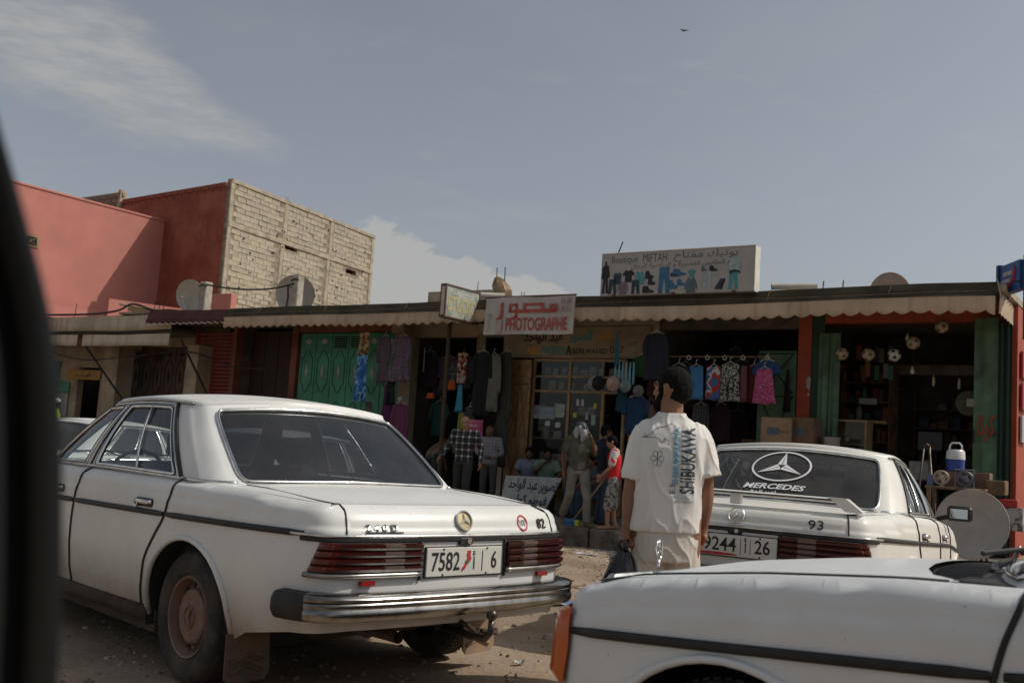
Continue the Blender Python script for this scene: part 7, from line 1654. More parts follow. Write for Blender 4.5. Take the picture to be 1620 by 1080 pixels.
bd_.scale = (1.02, 1.02, 1.02)
mlad = mat('dull_brown_metal', (.16, .13, .11), rough=.45, metal=.7)
la = st('folded_ladder', 'folded metal step ladder leaning beside the showcase', 'ladder', 5.50, .2, .03, rz=R(25))
MB().tube([(-.10, .1, 0), (.02, 0, 1.60)], .018, 6).tube([(.16, .1, 0), (.10, 0, 1.60)], .018, 6).tube([(.02, 0, 1.6), (.06, -.01, 1.64), (.10, 0, 1.6)], .018, 6).tube([(.2, -.2, 0), (.1, -.02, 1.5)], .014, 6).build('rail', mlad, la, smooth=True, split=True)
for k in range(5): MB().box(-.09+.024*k, .15-.012*k, .02+.01*k, .10, .28*(k+1)-.02, .28*(k+1)).build('step', mlad, la)
wf = st('wall_fan', 'round greenish fan with a white hub behind the right green door', 'fan', 5.72, 2.6, 2.45); MB().lathe([(0, .001), (.0, .20), (.03, .22), (.05, .20), (.06, .001)], 28, MR(PI/2, 'X') @ MR(R(20), 'Y')).build('guard', mat('olive_fan', (.13, .14, .08), rough=.5), wf); MB().rbox(-.02, .12, -.12, -.06, -.06, .08, .01).build('hub', mball, wf)
for k, (s_, t_, z_, w_, h_, c_, lb) in enumerate(((4.15, 2.2, 2.36, .30, .11, 4, 'white and red packet high on the left of the hardware shop'), (4.3, 2.0, 2.02, .45, .06, 3, 'yellow tool lying above the glass showcase'), (5.15, 2.4, 1.62, .40, .32, 6, 'dark framed appliance in the depth of the hardware shop'), (5.2, 1.4, 1.12, .32, .3, 4, 'pale plastic jug among the goods behind the middle car'))):
    o = st('shop_item', lb, 'goods', s_, t_, z_); MB().rbox(-w_/2, w_/2, 0, .1, 0, h_, .01).box(-w_*.2, w_*.1, -.01, 0, h_*.2, h_*.8).build('item', cm[c_], o, split=True)
for k in range(10):
    s_ = 3.9+.05*k; o = st('hung_packet', CN[(k*3) % 10]+' packet strip in the '+('upper' if k < 5 else 'lower')+' row at the top left of the hardware shop', 'packets', 3.95+.13*(k % 5)+.03*(k//5), 2.3+.1*(k % 3), 3.28-.30*(k//5)-.05*(k % 2), 'hanging packet strips'); MB().rbox(-.045, .045, 0, .02, -.13, .13, .005).build('packet', cm[(k*3) % 10], o)
# wooden bench where the men sit
be = st('bench', 'low wooden bench in front of the photo shop window', 'bench', -1.2, 1.12, .05); MB().rbox(-.95, .95, -.15, .15, .38, .43, .008).build('seat', mwood, be)
for x in (-.8, .8): MB().box(x-.03, x+.03, -.12, .12, 0, .38).build('leg', mwood, be)
# overhead bits
H('plastic_bag', 'dangling string with a small bulb in the left clothes shop', 'cord', -4.75, .9, 3.2, .01, .012, .5, mball, depth=.004, hanger=False, group=None)
bird = thing('bird', 'small dark bird gliding high in the sky', 'bird', (12.5, 80, 36.1), R(20)); MB().add([(-.45, 0, .05), (-.1, -.08, 0), (0, .25, 0), (.1, -.08, 0), (.5, -.05, .12), (0, -.3, -.02), (0, 0, .06), (0, 0, -.05)], [(0, 1, 6), (0, 6, 2), (4, 6, 3), (4, 2, 6), (1, 5, 6), (3, 6, 5), (0, 7, 1), (0, 2, 7), (4, 3, 7), (4, 7, 2), (1, 7, 5), (3, 5, 7)]).build('body', miron, bird)

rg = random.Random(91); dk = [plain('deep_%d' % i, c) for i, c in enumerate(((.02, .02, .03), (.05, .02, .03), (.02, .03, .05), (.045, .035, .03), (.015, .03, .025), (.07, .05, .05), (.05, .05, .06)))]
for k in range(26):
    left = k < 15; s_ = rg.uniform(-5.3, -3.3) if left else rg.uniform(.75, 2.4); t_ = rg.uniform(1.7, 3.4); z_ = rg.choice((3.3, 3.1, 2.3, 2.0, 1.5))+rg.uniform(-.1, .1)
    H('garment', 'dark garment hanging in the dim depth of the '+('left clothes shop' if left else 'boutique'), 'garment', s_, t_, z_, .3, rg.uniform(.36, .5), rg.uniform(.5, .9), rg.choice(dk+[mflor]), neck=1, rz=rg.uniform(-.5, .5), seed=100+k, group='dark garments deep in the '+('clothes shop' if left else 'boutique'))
# ------------------------------------------------------------------ people: one continuous remeshed body each, clothes and hair as children
REM = []
def ball(q, c, r, s3=(1, 1, 1)): q.sphere(c, r, 12, 8, s3)
def limb(q, pts, rad, n=10, sub=3):
    P = [np.array(list(p)+[r]) for p, r in zip(pts, rad)]
    C = catrom(P, sub) if len(P) > 2 else np.array(P)
    q.tube([tuple(c[:3]) for c in C], [float(max(.003, c[3])) for c in C], n)
    for c in (C[0], C[-1]): ball(q, tuple(c[:3]), float(c[3])*.98)
def loft(q, secs, n=20):
    S_ = catrom([np.array(s) for s in secs], 3); V = []
    for cx, cy, z, rx, ry in S_:
        for k in range(n):
            a = 2*PI*k/n; ca, sa = math.cos(a), math.sin(a); e = .82
            V.append((cx+rx*math.copysign(abs(ca)**e, ca), cy+ry*math.copysign(abs(sa)**e, sa), z))
    m = len(S_); q.add(V, [(i*n+k, i*n+(k+1) % n, (i+1)*n+(k+1) % n, (i+1)*n+k) for i in range(m-1) for k in range(n)]+[tuple(range(n))[::-1], tuple((m-1)*n+k for k in range(n))])
def remesh(q, name, m, parent, vox, smooth=4, wr=0, wf=14, dirv=(1, 1, .5), seed=0):
    o = q.build(name, m, parent, smooth=True); md = o.modifiers.new('r', 'REMESH'); md.mode = 'VOXEL'; md.voxel_size = vox; md.use_smooth_shade = True
    sm = o.modifiers.new('s', 'SMOOTH'); sm.iterations = smooth; sm.factor = .5; REM.append((o, wr, wf, dirv, seed)); return o
def finish():
    dg = bpy.context.evaluated_depsgraph_get(); new = []
    for o, wr, wf, dv, sd in REM: new.append(bpy.data.meshes.new_from_object(o.evaluated_get(dg)))
    for (o, wr, wf, dv, sd), me in zip(REM, new):
        o.modifiers.clear(); old = o.data; me.name = o.name; o.data = me; bpy.data.meshes.remove(old)
        if wr:
            n = len(me.vertices); co = np.zeros(n*3); me.vertices.foreach_get('co', co); co = co.reshape(-1, 3); nn = np.zeros(n*3); me.vertices.foreach_get('normal', nn); nn = nn.reshape(-1, 3)
            d = np.array([(1-abs(noise.noise(Vector((p[0]*wf*dv[0]+sd, p[1]*wf*dv[1]+p[2]*wf*.35, p[2]*wf*dv[2]+p[0]*wf*.5)))*2.2))**3*.8+noise.noise(Vector((p[0]*wf*.5, p[1]*wf*.5+sd, p[2]*wf*.4)))*.9 for p in co])
            co += nn*(d*wr)[:, None]; me.vertices.foreach_set('co', co.ravel())
        me.polygons.foreach_set('use_smooth', [True]*len(me.polygons)); me.update()
def hand(q, wrist, d, side, palm, curl=.5, s=1.0, grip=False):
    """palm and five fingers; d: direction of the hand, side: direction across the palm towards the thumb, palm: direction the palm faces"""
    d = Vector(d).normalized(); side = (Vector(side)-d*Vector(side).dot(d)).normalized(); n = d.cross(side); n = n if n.dot(Vector(palm)) > 0 else -n; w = Vector(wrist)
    limb(q, [w, w+d*.045*s, w+d*.085*s], [.023*s, .028*s, .024*s]); 
    for off in (-.022, .0, .02): ball(q, w+d*.065*s+side*off*s, .020*s, (1, 1, 1))
    for k, (off, L) in enumerate(((.029, .068), (.010, .078), (-.009, .072), (-.027, .056))):
        a = w+d*.085*s+side*off*s; c = curl*(1.35 if grip else 1); t1 = d*math.cos(c*.6)+n*math.sin(c*.6); t2 = d*math.cos(c*1.5)+n*math.sin(c*1.5); t3 = d*math.cos(c*2.3)+n*math.sin(c*2.3)
        b = a+t1*L*.45*s; c_ = b+t2*L*.33*s; e = c_+t3*L*.25*s; limb(q, [a-d*.01, b, c_, e], [.0098*s, .0092*s, .0085*s, .007*s], 8)
    a = w+d*.03*s+side*.024*s; b = a+(d*.6+side*.75+n*.2)*.035*s; e = b+(d*.85+side*.15+n*.45)*.035*s; limb(q, [a, b, e], [.013*s, .011*s, .008*s], 8)
def foot(q, ankle, f, s=1.0, r=1.0):
    f = Vector(f).normalized(); a = Vector(ankle); limb(q, [a+Vector((0, 0, .02)), a-f*.04*s+Vector((0, 0, -.045*s)), a+f*.07*s+Vector((0, 0, -.05*s)), a+f*.17*s+Vector((0, 0, -.062*s))], [.036*s*r, .034*s*r, .036*s*r, .022*s*r])
    sd = Vector((-f.y, f.x, 0))
    for k in range(5): p = a+f*(.165-.008*abs(k-1))*s+sd*(-.03+.015*k)*s+Vector((0, 0, -.066*s)); limb(q, [p, p+f*.03*s], [.0105*s, .009*s], 6)
def head(q, c, f, tilt=0, s=1.0):
    """skull, jaw, brow, nose, ears, lips; f: facing"""
    f = Vector((f[0], f[1], 0)).normalized(); c = Vector(c); r = Vector((-f.y, f.x, 0)); u = (Vector((0, 0, 1))+f*tilt).normalized(); f = (f-Vector((0, 0, 1))*tilt).normalized()
    def P(a, b, d): return c+r*a*s+f*b*s+u*d*s
    ball(q, P(0, -.012, .028), .086*s, (1, 1.08, 1.0)); ball(q, P(0, .022, -.035), .066*s); ball(q, P(0, .045, -.078), .036*s); ball(q, P(.032, .02, -.055), .034*s); ball(q, P(-.032, .02, -.055), .034*s)
    ball(q, P(0, .062, .028), .038*s, (1.2, 1, .6)); limb(q, [P(0, .078, .02), P(0, .100, -.018), P(0, .086, -.028)], [.010*s, .0125*s, .011*s], 8); ball(q, P(.014, .083, -.026), .009*s); ball(q, P(-.014, .083, -.026), .009*s)
    for e in (1, -1): ball(q, P(.032*e, .058, -.012), .024*s, (1, 1, .8)); limb(q, [P(.082*e, -.002, .018), P(.092*e, -.014, .008), P(.086*e, -.006, -.022)], [.012*s, .014*s, .010*s], 8)
    limb(q, [P(-.022, .080, -.048), P(0, .088, -.046), P(.022, .080, -.048)], [.006*s, .0085*s, .006*s], 6); limb(q, [P(-.018, .080, -.060), P(0, .086, -.060), P(.018, .080, -.060)], [.006*s, .0085*s, .006*s], 6)
    return P
def eyes(parent, P, s=1.0):
    for e in (1, -1):
        MB().sphere(tuple(P(.031*e, .066, .004)), .0125*s, 10, 8).build('eye', mat('eye_white', (.30, .27, .24), rough=.3), parent, smooth=True)
        MB().sphere(tuple(P(.031*e, .0745, .004)), .0062*s, 8, 6).build('iris', mat('eye_dark', (.02, .012, .008), rough=.2), parent, smooth=True)
        q = MB(); q.tube([tuple(P(.012*e, .086, .025)), tuple(P(.033*e, .084, .031)), tuple(P(.052*e, .070, .025))], [.004*s, .005*s, .003*s], 6); q.build('eyebrow', mhair, parent, smooth=True)
mhair = mat('black_hair', (.009, .008, .007), rough=.9, var=.3, scale=60, bump=.4, bscale=160, spec=.12)
mskin = mat('brown_skin', (.26, .125, .072), rough=.5, var=.14, scale=9, spec=.35); mskin2 = mat('darker_skin', (.16, .075, .045), rough=.5, var=.14, scale=9, spec=.35); mskin3 = mat('light_brown_skin', (.36, .18, .11), rough=.5, var=.12, scale=9, spec=.35)
mlip = mat('beard_shadow', (.03, .02, .015), rough=.9)
def hairshape(q, P, s, top=.0, full=True, beard=False, bald=0):
    pass
def person(label, s, t, z, rz, J, skin, shirt, trousers, hair=mhair, shoes=None, S=1.0, vox=.011, face=(0, -1), tilt=.05, sleeve='short', legs='long', bald=False, beard=False, sitting=False, world=None, wr=.006, collar=True, group=None):
    root = thing('person', label, 'person', world or W(s, t, z), (rz if world else -SA+rz), group)
    D_ = dict(hipL=(.09, 0, .90), hipR=(-.09, 0, .90), kneeL=(.105, -.01, .49), kneeR=(-.105, -.01, .49), ankL=(.11, .03, .085), ankR=(-.11, .03, .085), pel=(0, 0, .93), waist=(0, 0, 1.08), chest=(0, 0, 1.28), shL=(.185, 0, 1.405), shR=(-.185, 0, 1.405), elL=(.245, .02, 1.13), elR=(-.245, .02, 1.13), wrL=(.25, -.04, .88), wrR=(-.25, -.04, .88), neck=(0, .005, 1.45), head=(0, -.01, 1.60), footL=(.15, -1, 0), footR=(-.15, -1, 0), hdL=(0, -.1, -1), hdR=(0, -.1, -1), curlL=.5, curlR=.5)
    D_.update(J)
    g = {k: (Vector(v)*S if k[:2] not in ('fo', 'hd') and not isinstance(v, float) else v) for k, v in D_.items()}
    q = MB()
    wa, ch, pe, nk = g['waist'], g['chest'], g['pel'], g['neck']
    limb(q, [pe, wa, ch, ch+(nk-ch)*.6], [.115*S, .10*S, .105*S, .06*S]); limb(q, [g['shR'], (g['shR']+g['shL'])/2-Vector((0, 0, .0)), g['shL']], [.048*S, .055*S, .048*S]); limb(q, [nk-Vector((0, 0, .05*S)), nk+(g['head']-nk)*.5], [.058*S, .052*S])
    for a in 'LR':
        limb(q, [g['hip'+a], (g['hip'+a]+g['knee'+a])/2, g['knee'+a], (g['knee'+a]*.6+g['ank'+a]*.4), g['ank'+a]], [.085*S, .072*S, .052*S, .052*S, .034*S])
        limb(q, [g['sh'+a], (g['sh'+a]+g['el'+a])/2, g['el'+a], (g['el'+a]*.65+g['wr'+a]*.35), g['wr'+a]], [.052*S, .046*S, .037*S, .037*S, .024*S])
        sx = 1 if a == 'L' else -1; pal = Vector((-sx, 0, 0)); hand(q, g['wr'+a], g['hd'+a], (0, -1, .1), pal, g['curl'+a], S)
        foot(q, g['ank'+a], g['foot'+a], S)
    P = head(q, g['head'], face, tilt, S); body = remesh(q, 'body', skin, root, vox, 3); eyes(root, P, S)
    # shirt
    q = MB(); loft(q, [(*(pe-Vector((0, 0, .03*S))), .168*S, .118*S), (*wa, .165*S, .118*S), (*ch, .185*S, .125*S), (*(ch+(nk-ch)*.55), .185*S, .105*S), (*(nk+Vector((0, 0, -.015*S))), .085*S, .075*S)])
    for a in 'LR':
        sh, el, wr_ = g['sh'+a], g['el'+a], g['wr'+a]
        limb(q, [nk+(ch-nk)*.18, sh*.5+(nk+(ch-nk)*.25)*.5, sh], [.07*S, .070*S, .064*S])
        if sleeve == 'short': limb(q, [sh, sh+(el-sh)*.15], [.066*S, .066*S]); q.tube([sh*.7+ch*.3, sh, sh+(el-sh)*.40, sh+(el-sh)*.78], [.07*S, .068*S, .070*S, .075*S], 14)
        else: limb(q, [sh, (sh+el)/2, el, (el+wr_)/2, wr_+(el-wr_)*.05], [.070*S, .062*S, .054*S, .047*S, .038*S])
    so = remesh(q, 'shirt', shirt, root, vox, 3, wr*S, 13, seed=S*7+s)
    if collar: 
        q = MB(); q.tube([nk+Vector((.072*S*math.cos(a), .066*S*math.sin(a), .0+.012*math.sin(a))) for a in np.linspace(0, 2*PI, 17)[:-1]], .013*S, 6, closed=True); q.build('collar', shirt, root, smooth=True)
    q = MB(); loft(q, [(*(pe-Vector((0, 0, .09*S))), .155*S, .115*S), (*pe, .152*S, .11*S), (*(pe*.4+wa*.6), .14*S, .10*S)])
    for a in 'LR':
        h, k, an = g['hip'+a], g['knee'+a], g['ank'+a]
        if legs == 'long': limb(q, [h, (h+k)/2, k, (k+an)/2, an-(an-k)*.06], [.098*S, .088*S, .074*S, .068*S, .066*S])
        elif legs == 'shorts': limb(q, [h, (h+k)/2, k+(an-k)*.18], [.10*S, .098*S, .092*S])
    remesh(q, 'trousers', trousers, root, vox, 3, wr*S, 11, seed=3+s)
    q = MB()
    if not bald:
        ball(q, P(0, -.018, .040), .094*S, (1, 1.05, 1.0)); ball(q, P(0, -.045, -.005), .075*S)
        ho = remesh(q, 'hair', hair, root, .008, 2)
    if beard:
        q = MB(); limb(q, [P(.066, .02, -.02), P(.05, .045, -.068), P(0, .062, -.092), P(-.05, .045, -.068), P(-.066, .02, -.02)], [.010*S, .018*S, .022*S, .018*S, .010*S]); limb(q, [P(-.02, .088, -.038), P(.02, .088, -.038)], [.005*S, .005*S], 6); q.build('beard', mlip, root, smooth=True)
    if shoes:
        for a in 'LR':
            q = MB(); f = Vector(g['foot'+a]).normalized(); an = g['ank'+a]; limb(q, [an-f*.05*S+Vector((0, 0, -.04)), an+f*.03*S+Vector((0, 0, -.03)), an+f*.12*S+Vector((0, 0, -.045)), an+f*.19*S+Vector((0, 0, -.055))], [.042*S, .046*S, .040*S, .028*S]); q.build('shoe', shoes, root, smooth=True)
    return root, P, g
# --- man in plaid walking towards the street
person('balding man in a black and white plaid shirt walking past the clothes shop', -1.74, -1.5, .03, R(24), dict(kneeL=(.10, -.16, .52), ankL=(.10, -.12, .10), ankR=(-.11, .22, .12), kneeR=(-.10, .02, .50), elL=(.30, -.02, 1.15), wrL=(.33, -.14, .90), elR=(-.30, .06, 1.16), wrR=(-.42, -.0, .98), head=(-.01, -.03, 1.59), hdL=(.05, -.3, -1), hdR=(-.5, -.2, -.8)), mskin3, mplaid, plain('dark_trousers', (.035, .037, .035)), bald=True, beard=False, shoes=mink, sleeve='long', face=(.05, -1), tilt=.22, S=.985)
person('older man in a pale checked shirt with folded hands beside the plaid walker', -2.60, .5, .03, R(26), dict(elL=(.26, -.03, 1.14), wrL=(.07, -.19, 1.04), elR=(-.26, -.03, 1.14), wrR=(-.06, -.19, 1.05), hdL=(-1, -.2, -.1), hdR=(1, -.2, -.2), head=(-.03, -.03, 1.585)), mskin2, mplaid2, plain('grey_trousers', (.07, .07, .065)), bald=True, shoes=mink, sleeve='long', face=(-.6, -1), tilt=.05, S=.93)
# --- man with a cloth over his face and a cap
cm_, P_, g_ = person('man with a cap and a pale cloth over his face walking along the kerb', .58, -1.5, .03, R(52), dict(ankL=(.10, -.24, .09), kneeL=(.10, -.20, .49), ankR=(-.10, .34, .16), kneeR=(-.10, .06, .50), footR=(-.1, -1, -.45), elL=(.25, -.10, 1.16), wrL=(.12, -.22, 1.40), hdL=(-.3, .1, 1), elR=(-.25, .08, 1.13), wrR=(-.24, .05, .87), head=(0, -.05, 1.575), neck=(0, -.01, 1.44), curlL=.9), mskin2, mat('cloth_olive_grey', (.085, .085, .065), rough=.9, var=.2, scale=8), mat('cloth_khaki_trousers', (.22, .21, .175), rough=.95, var=.2, scale=5), S=.985, tilt=.1)
q = MB(); limb(q, [P_(-.05, .06, .03), P_(.0, .095, -.03), P_(.0, .09, -.13), P_(.0, .06, -.20)], [.045, .055, .045, .02]); limb(q, [P_(-.085, .0, .02), P_(-.095, .02, -.06), P_(-.08, .0, -.16)], [.03, .05, .03]); limb(q, [P_(.085, .0, .02), P_(.09, .02, -.06), P_(.07, .03, -.14)], [.03, .045, .02]); ball(q, P_(0, -.02, -.02), .094)
remesh(q, 'face_cloth', mat('cloth_pale_grey', (.36, .33, .31), rough=.9, var=.15), cm_, .009, 2, .006, 20)
q = MB(); ball(q, P_(0, -.014, .058), .098, (1.02, 1.06, .8)); limb(q, [P_(-.05, .07, .055), P_(0, .15, .04), P_(.05, .07, .055)], [.012, .012, .012]); limb(q, [P_(0, .06, .058), P_(0, .15, .042)], [.03, .014]); remesh(q, 'cap', mat('dark_cap', (.05, .065, .065), rough=.6), cm_, .009, 2)
# --- boy with a broom
by, Pb, gb = person('barefoot boy in a red and white shirt holding a broom at the kerb', 1.24, -1.5, .03, R(-62), dict(ankL=(.08, -.08, .09), kneeL=(.09, -.08, .48), ankR=(-.08, .06, .09), kneeR=(-.09, -.0, .49), elL=(.24, -.06, 1.14), wrL=(.14, -.22, .98), elR=(-.23, -.04, 1.12), wrR=(-.13, -.22, .90), head=(0, -.07, 1.585), neck=(0, -.02, 1.44), curlL=1.1, curlR=1.1, hdL=(-.4, -.7, -.5), hdR=(.3, -.7, -.5)), mskin3, mat('red_shirt', (.62, .015, .02), rough=.8, var=.08), mcamo2, S=.865, vox=.010, tilt=.35, legs='shorts', collar=False)
q = MB()
for a in 'LR':
    sh, el = gb['sh'+a], gb['el'+a]; limb(q, [sh*.8+gb['chest']*.2, sh, sh+(el-sh)*.75], [.075, .066, .064])
remesh(q, 'white_sleeves', mat('white_cotton', (.62, .60, .58), rough=.9, var=.06), by, .009, 2, .004, 14)
br = thing('broom', 'broom with a long wooden stick and a blue and yellow head', 'broom', W(1.14, -1.5, .03), -SA); q = MB(); q.tube([(.02, -.02, .88), (-.56, -.06, .10)], .014, 8); q.build('stick', mwoodl, br, smooth=True)
MB().rbox(-.72, -.50, -.10, .0, .05, .11, .01).build('head_block', mat('broom_blue', (.02, .16, .36), rough=.5), br); MB().rbox(-.52, -.44, -.11, .0, .0, .10, .012).build('bristles', mat('broom_yellow', (.45, .50, .05), rough=.8), br); MB().rbox(-.72, -.53, -.09, -.01, .0, .05, .008).build('bristles', mat('broom_blue', (.02, .16, .36)), br)
# --- people further under the awning
person('person in dark navy with blue jeans standing behind the man with the cloth', .62, -.7, .03, R(140), {}, mskin2, plain('navy_top', (.012, .016, .03)), plain('jeans', (.035, .055, .09)), S=.97, shoes=mink, sleeve='long')
SIT = dict(pel=(0, .05, .50), waist=(0, .02, .64), chest=(0, -.03, .84), shL=(.18, -.04, .96), shR=(-.18, -.04, .96), neck=(0, -.04, 1.0), head=(0, -.07, 1.14), hipL=(.09, .02, .48), hipR=(-.09, .02, .48), kneeL=(.13, -.38, .50), kneeR=(-.13, -.38, .50), ankL=(.12, -.36, .09), ankR=(-.12, -.36, .09), elL=(.25, -.16, .74), elR=(-.25, -.16, .74), wrL=(.10, -.34, .62), wrR=(-.10, -.34, .62), hdL=(-.5, -.6, 0), hdR=(.5, -.6, 0))
person('dark haired man in a pale blue shirt sitting behind the hand lettered board', -1.98, .98, .02, R(30), SIT, mskin2, plain('pale_blue_shirt', (.20, .23, .30)), plain('dark_trousers', (.035, .037, .035)), beard=True, shoes=mink, S=.97)
person('man in a mint green shirt sitting right of the man in pale blue', -1.55, .98, .02, R(32), dict(SIT, elR=(-.25, -.2, .8), wrR=(-.04, -.2, .98)), mskin2, plain('mint_shirt', (.17, .27, .19)), plain('dark_trousers', (.035, .037, .035)), beard=True, shoes=mink, S=.98)
person('man in dark clothes crouched on the bench end by the doorway', -.42, .55, .02, R(-20), SIT, mskin2, plain('dk_shirt', (.03, .035, .05)), plain('jeans2', (.035, .06, .10)), shoes=mink, S=.92)
person('man in grey sitting low between the jeans and the boy', .15, -.15, .02, R(-35), SIT, mskin2, plain('dk_shirt2', (.06, .065, .08)), plain('jeans2', (.035, .06, .10)), shoes=mink, S=.92)
person('person in a beige top bending down inside the clothes shop', -4.05, .55, .03, R(170), dict(waist=(0, -.08, 1.04), chest=(0, -.30, 1.18), shL=(.18, -.40, 1.22), shR=(-.18, -.40, 1.22), neck=(0, -.46, 1.20), head=(0, -.56, 1.14), elL=(.22, -.46, .95), elR=(-.22, -.46, .95), wrL=(.15, -.52, .72), wrR=(-.15, -.52, .72)), mskin2, plain('beige_top', (.20, .16, .11)), plain('dark_trousers', (.035, .037, .035)), shoes=mink)
hv, Ph, gh_ = person('man in a lime hi-vis vest and white cap far left behind the cars', -13.55, -1.95, -.0, R(-40), {}, mskin2, mat('hivis', (.42, .62, .03), rough=.7), plain('dark_trousers', (.035, .037, .035)), shoes=mink, S=.97)
q = MB(); ball(q, Ph(0, -.014, .06), .098, (1.02, 1.06, .8)); limb(q, [Ph(0, .06, .05), Ph(0, .13, .04)], [.03, .014]); remesh(q, 'cap', mat('white_cotton', (.62, .60, .58)), hv, .011, 2)

# --- the man in the white T-shirt, back to the camera
mt = thing('person', 'man with his back turned in a white T-shirt lettered SHIBUKAWA, carrying a black bag', 'person', (.885, 5.45, 0))
mshirt = mat('white_tshirt', (.72, .69, .65), rough=.85, var=.06, scale=3, bump=.12, bscale=120, sheen=.2)
mcream2 = mat('cream_trousers', (.64, .59, .52), rough=.9, var=.10, scale=4, bump=.15, bscale=90)
q = MB(); hc = Vector((-.005, .01, 1.585))
limb(q, [(0, 0, .92), (0, 0, 1.06), (0, 0, 1.24), (0, 0, 1.33)], [.11, .095, .10, .07]); limb(q, [(-.14, 0, 1.325), (0, .01, 1.34), (.15, 0, 1.33)], [.045, .06, .045])
limb(q, [(.0, -.005, 1.37), (.0, .0, 1.45), (-.003, .005, 1.51)], [.064, .060, .064])
# arms: his left (viewer's left) hangs with the bag, his right a little bent
limb(q, [(-.150, 0, 1.33), (-.178, .0, 1.20), (-.194, .01, 1.075), (-.203, .0, .98), (-.212, -.015, .85)], [.048, .050, .043, .043, .029])
hand(q, (-.212, -.015, .85), (-.02, -.08, -1), (0, .9, 0), (1, 0, 0), 1.15, 1.02, grip=True)
limb(q, [(.155, 0, 1.335), (.182, .0, 1.22), (.203, .02, 1.09), (.207, .03, .99), (.205, .045, .875)], [.048, .050, .043, .042, .028])
hand(q, (.205, .045, .875), (-.05, .05, -1), (-.3, .9, 0), (-1, 0, 0), .75, 1.0)
for sx in (-1, 1): limb(q, [(sx*.09, 0, .90), (sx*.10, .0, .70), (sx*.10, .01, .48), (sx*.10, .03, .30), (sx*.10, .02, .09)], [.095, .085, .06, .058, .036]); foot(q, (sx*.10, .02, .09), (sx*.2, 1, 0))
PM_ = head(q, hc, (-.80, .60), -.02, 1.02); body = remesh(q, 'body', mskin, mt, .0065, 3); eyes(mt, PM_, 1.02)
q = MB(); ball(q, PM_(0, -.016, .040), .0925, (1, 1.04, .98)); ball(q, PM_(0, -.042, .004), .077); ball(q, PM_(0, -.050, -.018), .055); ball(q, PM_(.052, .01, .012), .040); ball(q, PM_(-.052, .01, .012), .040); ball(q, PM_(.066, .022, -.004), .022); ball(q, PM_(-.066, .022, -.004), .022); hro = remesh(q, 'hair', mhair, mt, .006, 3, .0015, 60)
q = MB(); limb(q, [PM_(.074, .018, -.005), PM_(.066, .038, -.052), PM_(.036, .062, -.085), PM_(0, .072, -.098), PM_(-.036, .062, -.085), PM_(-.066, .038, -.052), PM_(-.074, .018, -.005)], [.009, .016, .022, .025, .022, .016, .009]); limb(q, [PM_(-.024, .092, -.038), PM_(.024, .092, -.038)], [.006, .006], 6); q.build('beard', mhair, mt, smooth=True)
q = MB()
loft(q, [(-.012, .0, .835, .188, .135), (-.010, .0, .93, .184, .130), (-.004, .0, 1.08, .182, .128), (0, .0, 1.20, .190, .128), (.003, -.003, 1.29, .192, .120), (.004, -.003, 1.355, .178, .108), (.003, .0, 1.405, .128, .092), (.002, .0, 1.435, .090, .078), (.0, .0, 1.458, .074, .070)], 28)
q.tube(catrom([(-.09, 0, 1.355), (-.140, 0, 1.325), (-.160, .0, 1.25), (-.168, .0, 1.17), (-.172, 0, 1.098)], 3).tolist(), np.interp(np.linspace(0, 1, 13), [0, .3, 1], [.074, .074, .084]).tolist(), 18, flat=.95)
q.tube(catrom([(.10, 0, 1.36), (.148, 0, 1.33), (.172, .0, 1.26), (.188, .0, 1.19), (.198, 0, 1.135)], 3).tolist(), np.interp(np.linspace(0, 1, 13), [0, .3, 1], [.074, .074, .082]).tolist(), 18, flat=.95)
limb(q, [(-.125, 0, 1.322), (0, 0, 1.365), (.135, 0, 1.328)], [.085, .08, .083], 14)
tee = remesh(q, 'tshirt', mshirt, mt, .0065, 4, .0085, 10.5, (1.5, 1, .40), 4.2)
q = MB(); q.tube([(.0+.070*math.cos(a), .002+.064*math.sin(a), 1.458+.006*math.sin(a)) for a in np.linspace(0, 2*PI, 33)[:-1]], .008, 8, closed=True); q.build('neckband', mshirt, mt, smooth=True)
q = MB(); loft(q, [(-.005, 0, .68, .165, .125), (-.005, 0, .78, .168, .128), (-.005, 0, .88, .162, .12), (0, 0, 1.0, .14, .10)], 24)
for sx in (-1, 1): limb(q, [(sx*.082, 0, .80), (sx*.092, 0, .66), (sx*.10, .01, .48), (sx*.10, .03, .30), (sx*.10, .02, .12)], [.098, .094, .088, .08, .076], 14)
tro = remesh(q, 'trousers', mcream2, mt, .007, 3, .008, 10, (1, 1, .8), 9.1)
# bag
bg_ = thing('plastic_bag', 'shiny black plastic bag hanging from the standing man\'s left hand', 'bag', (.885-.222, 5.40, .53)); q = MB()
def bagf(u, v):
    a = u*2*PI; z = .24*(1-v)**1.0; r_ = .018+.105*(v**.75)*(1-.35*max(0, v-.75)/.25); r_ *= 1+.10*math.sin(a*9+v*3)*(1-v)+.07*noise.noise(Vector((math.cos(a)*2, math.sin(a)*2, v*4)))
    return (-.02*v+r_*math.cos(a)*1.0, r_*math.sin(a)*.65, z-.04)
q.grid(bagf, 48, 18); n0 = 19; q.add([bagf(i/48, 1) for i in range(48)]+[(-.02, 0, -.06)], [(i, (i+1) % 48, 48) for i in range(48)])
q.build('bag', mat('black_plastic', (.012, .012, .013), rough=.22, var=.2, spec=.6, bump=.5, bscale=30), bg_, smooth=True)
q = MB(); q.tube([(0, 0, .19), (.005, .03, .225), (.012, .0, .255), (.005, -.03, .225), (0, -.01, .19)], .011, 8).tube([(-.02, 0, .2), (-.035, .01, .225), (-.02, .0, .245)], .010, 6).sphere((0, 0, .20), .02, 10, 8); q.build('knot', MATS['black_plastic'], bg_, smooth=True)
finish()
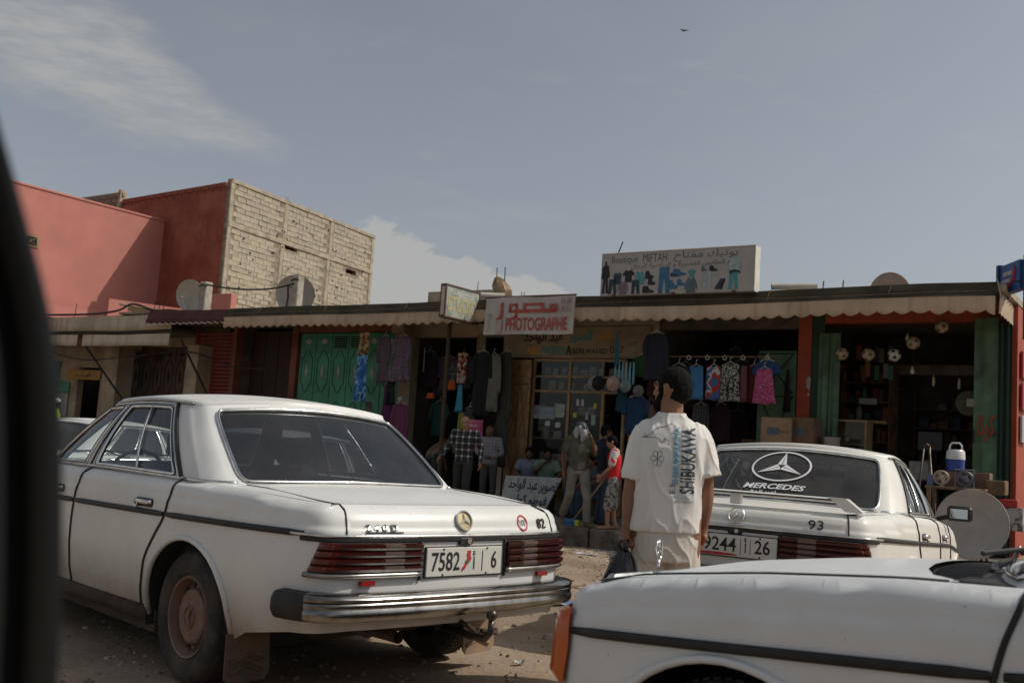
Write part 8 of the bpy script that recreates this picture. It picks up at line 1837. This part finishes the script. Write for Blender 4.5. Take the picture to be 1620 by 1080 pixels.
# prints laid on the back of the T-shirt by projection along the view of the shirt's own back
from mathutils.bvhtree import BVHTree
bv = BVHTree.FromPolygons([v.co[:] for v in tee.data.vertices], [tuple(p.vertices) for p in tee.data.polygons])
def on_back(V, F, m, name):
    out = []
    for x, z in V:
        h = bv.ray_cast(Vector((x, -1, z)), Vector((0, 1, 0))); out.append(tuple(h[0]-Vector((0, .0065, 0))) if h[0] else (x, -.13, z))
    return MB().add(out, F).build(name, m, mt)
def vertical_text(s, cx, cz, length, width, m, bold=.0, name='print'):
    V, F = textmesh(s, bold=bold); V = fit(V, length, width); return on_back([(cx-y, cz+x) for x, y, z in V], F, m, name)
mnv = mat('print_navy', (.055, .075, .30), rough=.8); mlb = mat('print_light_blue', (.17, .38, .50), rough=.8); mgp = mat('print_grey', (.42, .41, .40), rough=.8)
vertical_text('SHIBUKAWA', .076, 1.215, .345, .080, mnv, bold=.02); vertical_text('SHIMUMMAKINA', .012, 1.235, .300, .034, mlb, bold=.03); vertical_text('E.S.', -.0, 1.07, .06, .028, mnv)
V, F = textmesh('OUTDOOR SURF  CLUB'); V = fit(V, .10, .012); on_back([(.055+x, 1.020+y) for x, y, z in V], F, mlb, 'print'); V = fit(V, .10, .010); on_back([(.058+x, 1.000+y) for x, y, z in V], F, mgp, 'print')
def line_print(P, r=.0015, m=mgp):
    q = MB(); pts = []
    for x, z in catrom([np.array(p) for p in P], 6): h = bv.ray_cast(Vector((x, -1, z)), Vector((0, 1, 0))); pts.append(tuple((h[0] or Vector((x, -.13, z)))-Vector((0, .001, 0))))
    q.tube(pts, r, 5); q.build('line_drawing', m, mt)
line_print([(-.155, 1.345), (-.14, 1.325), (-.165, 1.325), (-.13, 1.335), (-.09, 1.375), (-.05, 1.385), (-.01, 1.405)]); line_print([(-.15, 1.322), (-.09, 1.325), (-.06, 1.30), (-.05, 1.325), (-.04, 1.31)])
for k in range(6):
    a = 2*PI*k/6; line_print([(-.085, 1.215), (-.085+.028*math.cos(a-.4), 1.215+.036*math.sin(a-.4)), (-.085+.034*math.cos(a), 1.215+.044*math.sin(a)), (-.085+.028*math.cos(a+.4), 1.215+.036*math.sin(a+.4)), (-.085, 1.215)], .0010)
# ------------------------------------------------------------------ window pillar of the car the photograph is taken from
cp = thing('car_window_pillar', 'blurred black door pillar of the viewing car at the left edge', 'car pillar', (0, 0, 0))
pts = catrom([(-.42, .50, 1.72), (-.365, .52, 1.55), (-.322, .54, 1.42), (-.290, .55, 1.33), (-.268, .555, 1.26), (-.258, .56, 1.18), (-.252, .565, 1.08), (-.252, .57, .92)], 5)
def sec(off, w, d, m, nm):
    V = []; n = len(pts)
    for p in pts:
        for a, b in ((0, -d), (w*.0, d), (-w, d*1.3), (-w, -d*1.3)): V.append((p[0]+off+a, p[1]+b, p[2]))
    return MB().add(V, [(i*4+j, i*4+(j+1) % 4, (i+1)*4+(j+1) % 4, (i+1)*4+j) for i in range(n-1) for j in range(4)]+[(3, 2, 1, 0), tuple((n-1)*4+j for j in range(4))]).build(nm, m, cp, angle=40)
sec(.0, .10, .03, mat('black_trim', (.006, .006, .007), rough=.9, spec=.1), 'trim_panel')
MB().tube([(p[0]+.006, p[1]+.0, p[2]) for p in pts], .012, 10).build('rubber_seal', mat('seal_black', (.010, .012, .011), rough=.6), cp, smooth=True)
MB().tube([(p[0]+.0, p[1]-.032, p[2]) for p in pts], .0022, 6).build('seal_lip', mat('seal_grey', (.05, .06, .05), rough=.5), cp, smooth=True)

MB().rbox(-1.0, .9, -1.2, .63, 1.57, 1.62, .02).build('sun_blocking_roof', MATS['black_trim'], cp, angle=40)  # unseen car roof, added and sized to keep sun off the pillar
MB().rbox(-1.0, .9, .58, .66, .35, .90, .02).build('door_panel', MATS['black_trim'], cp, angle=40)
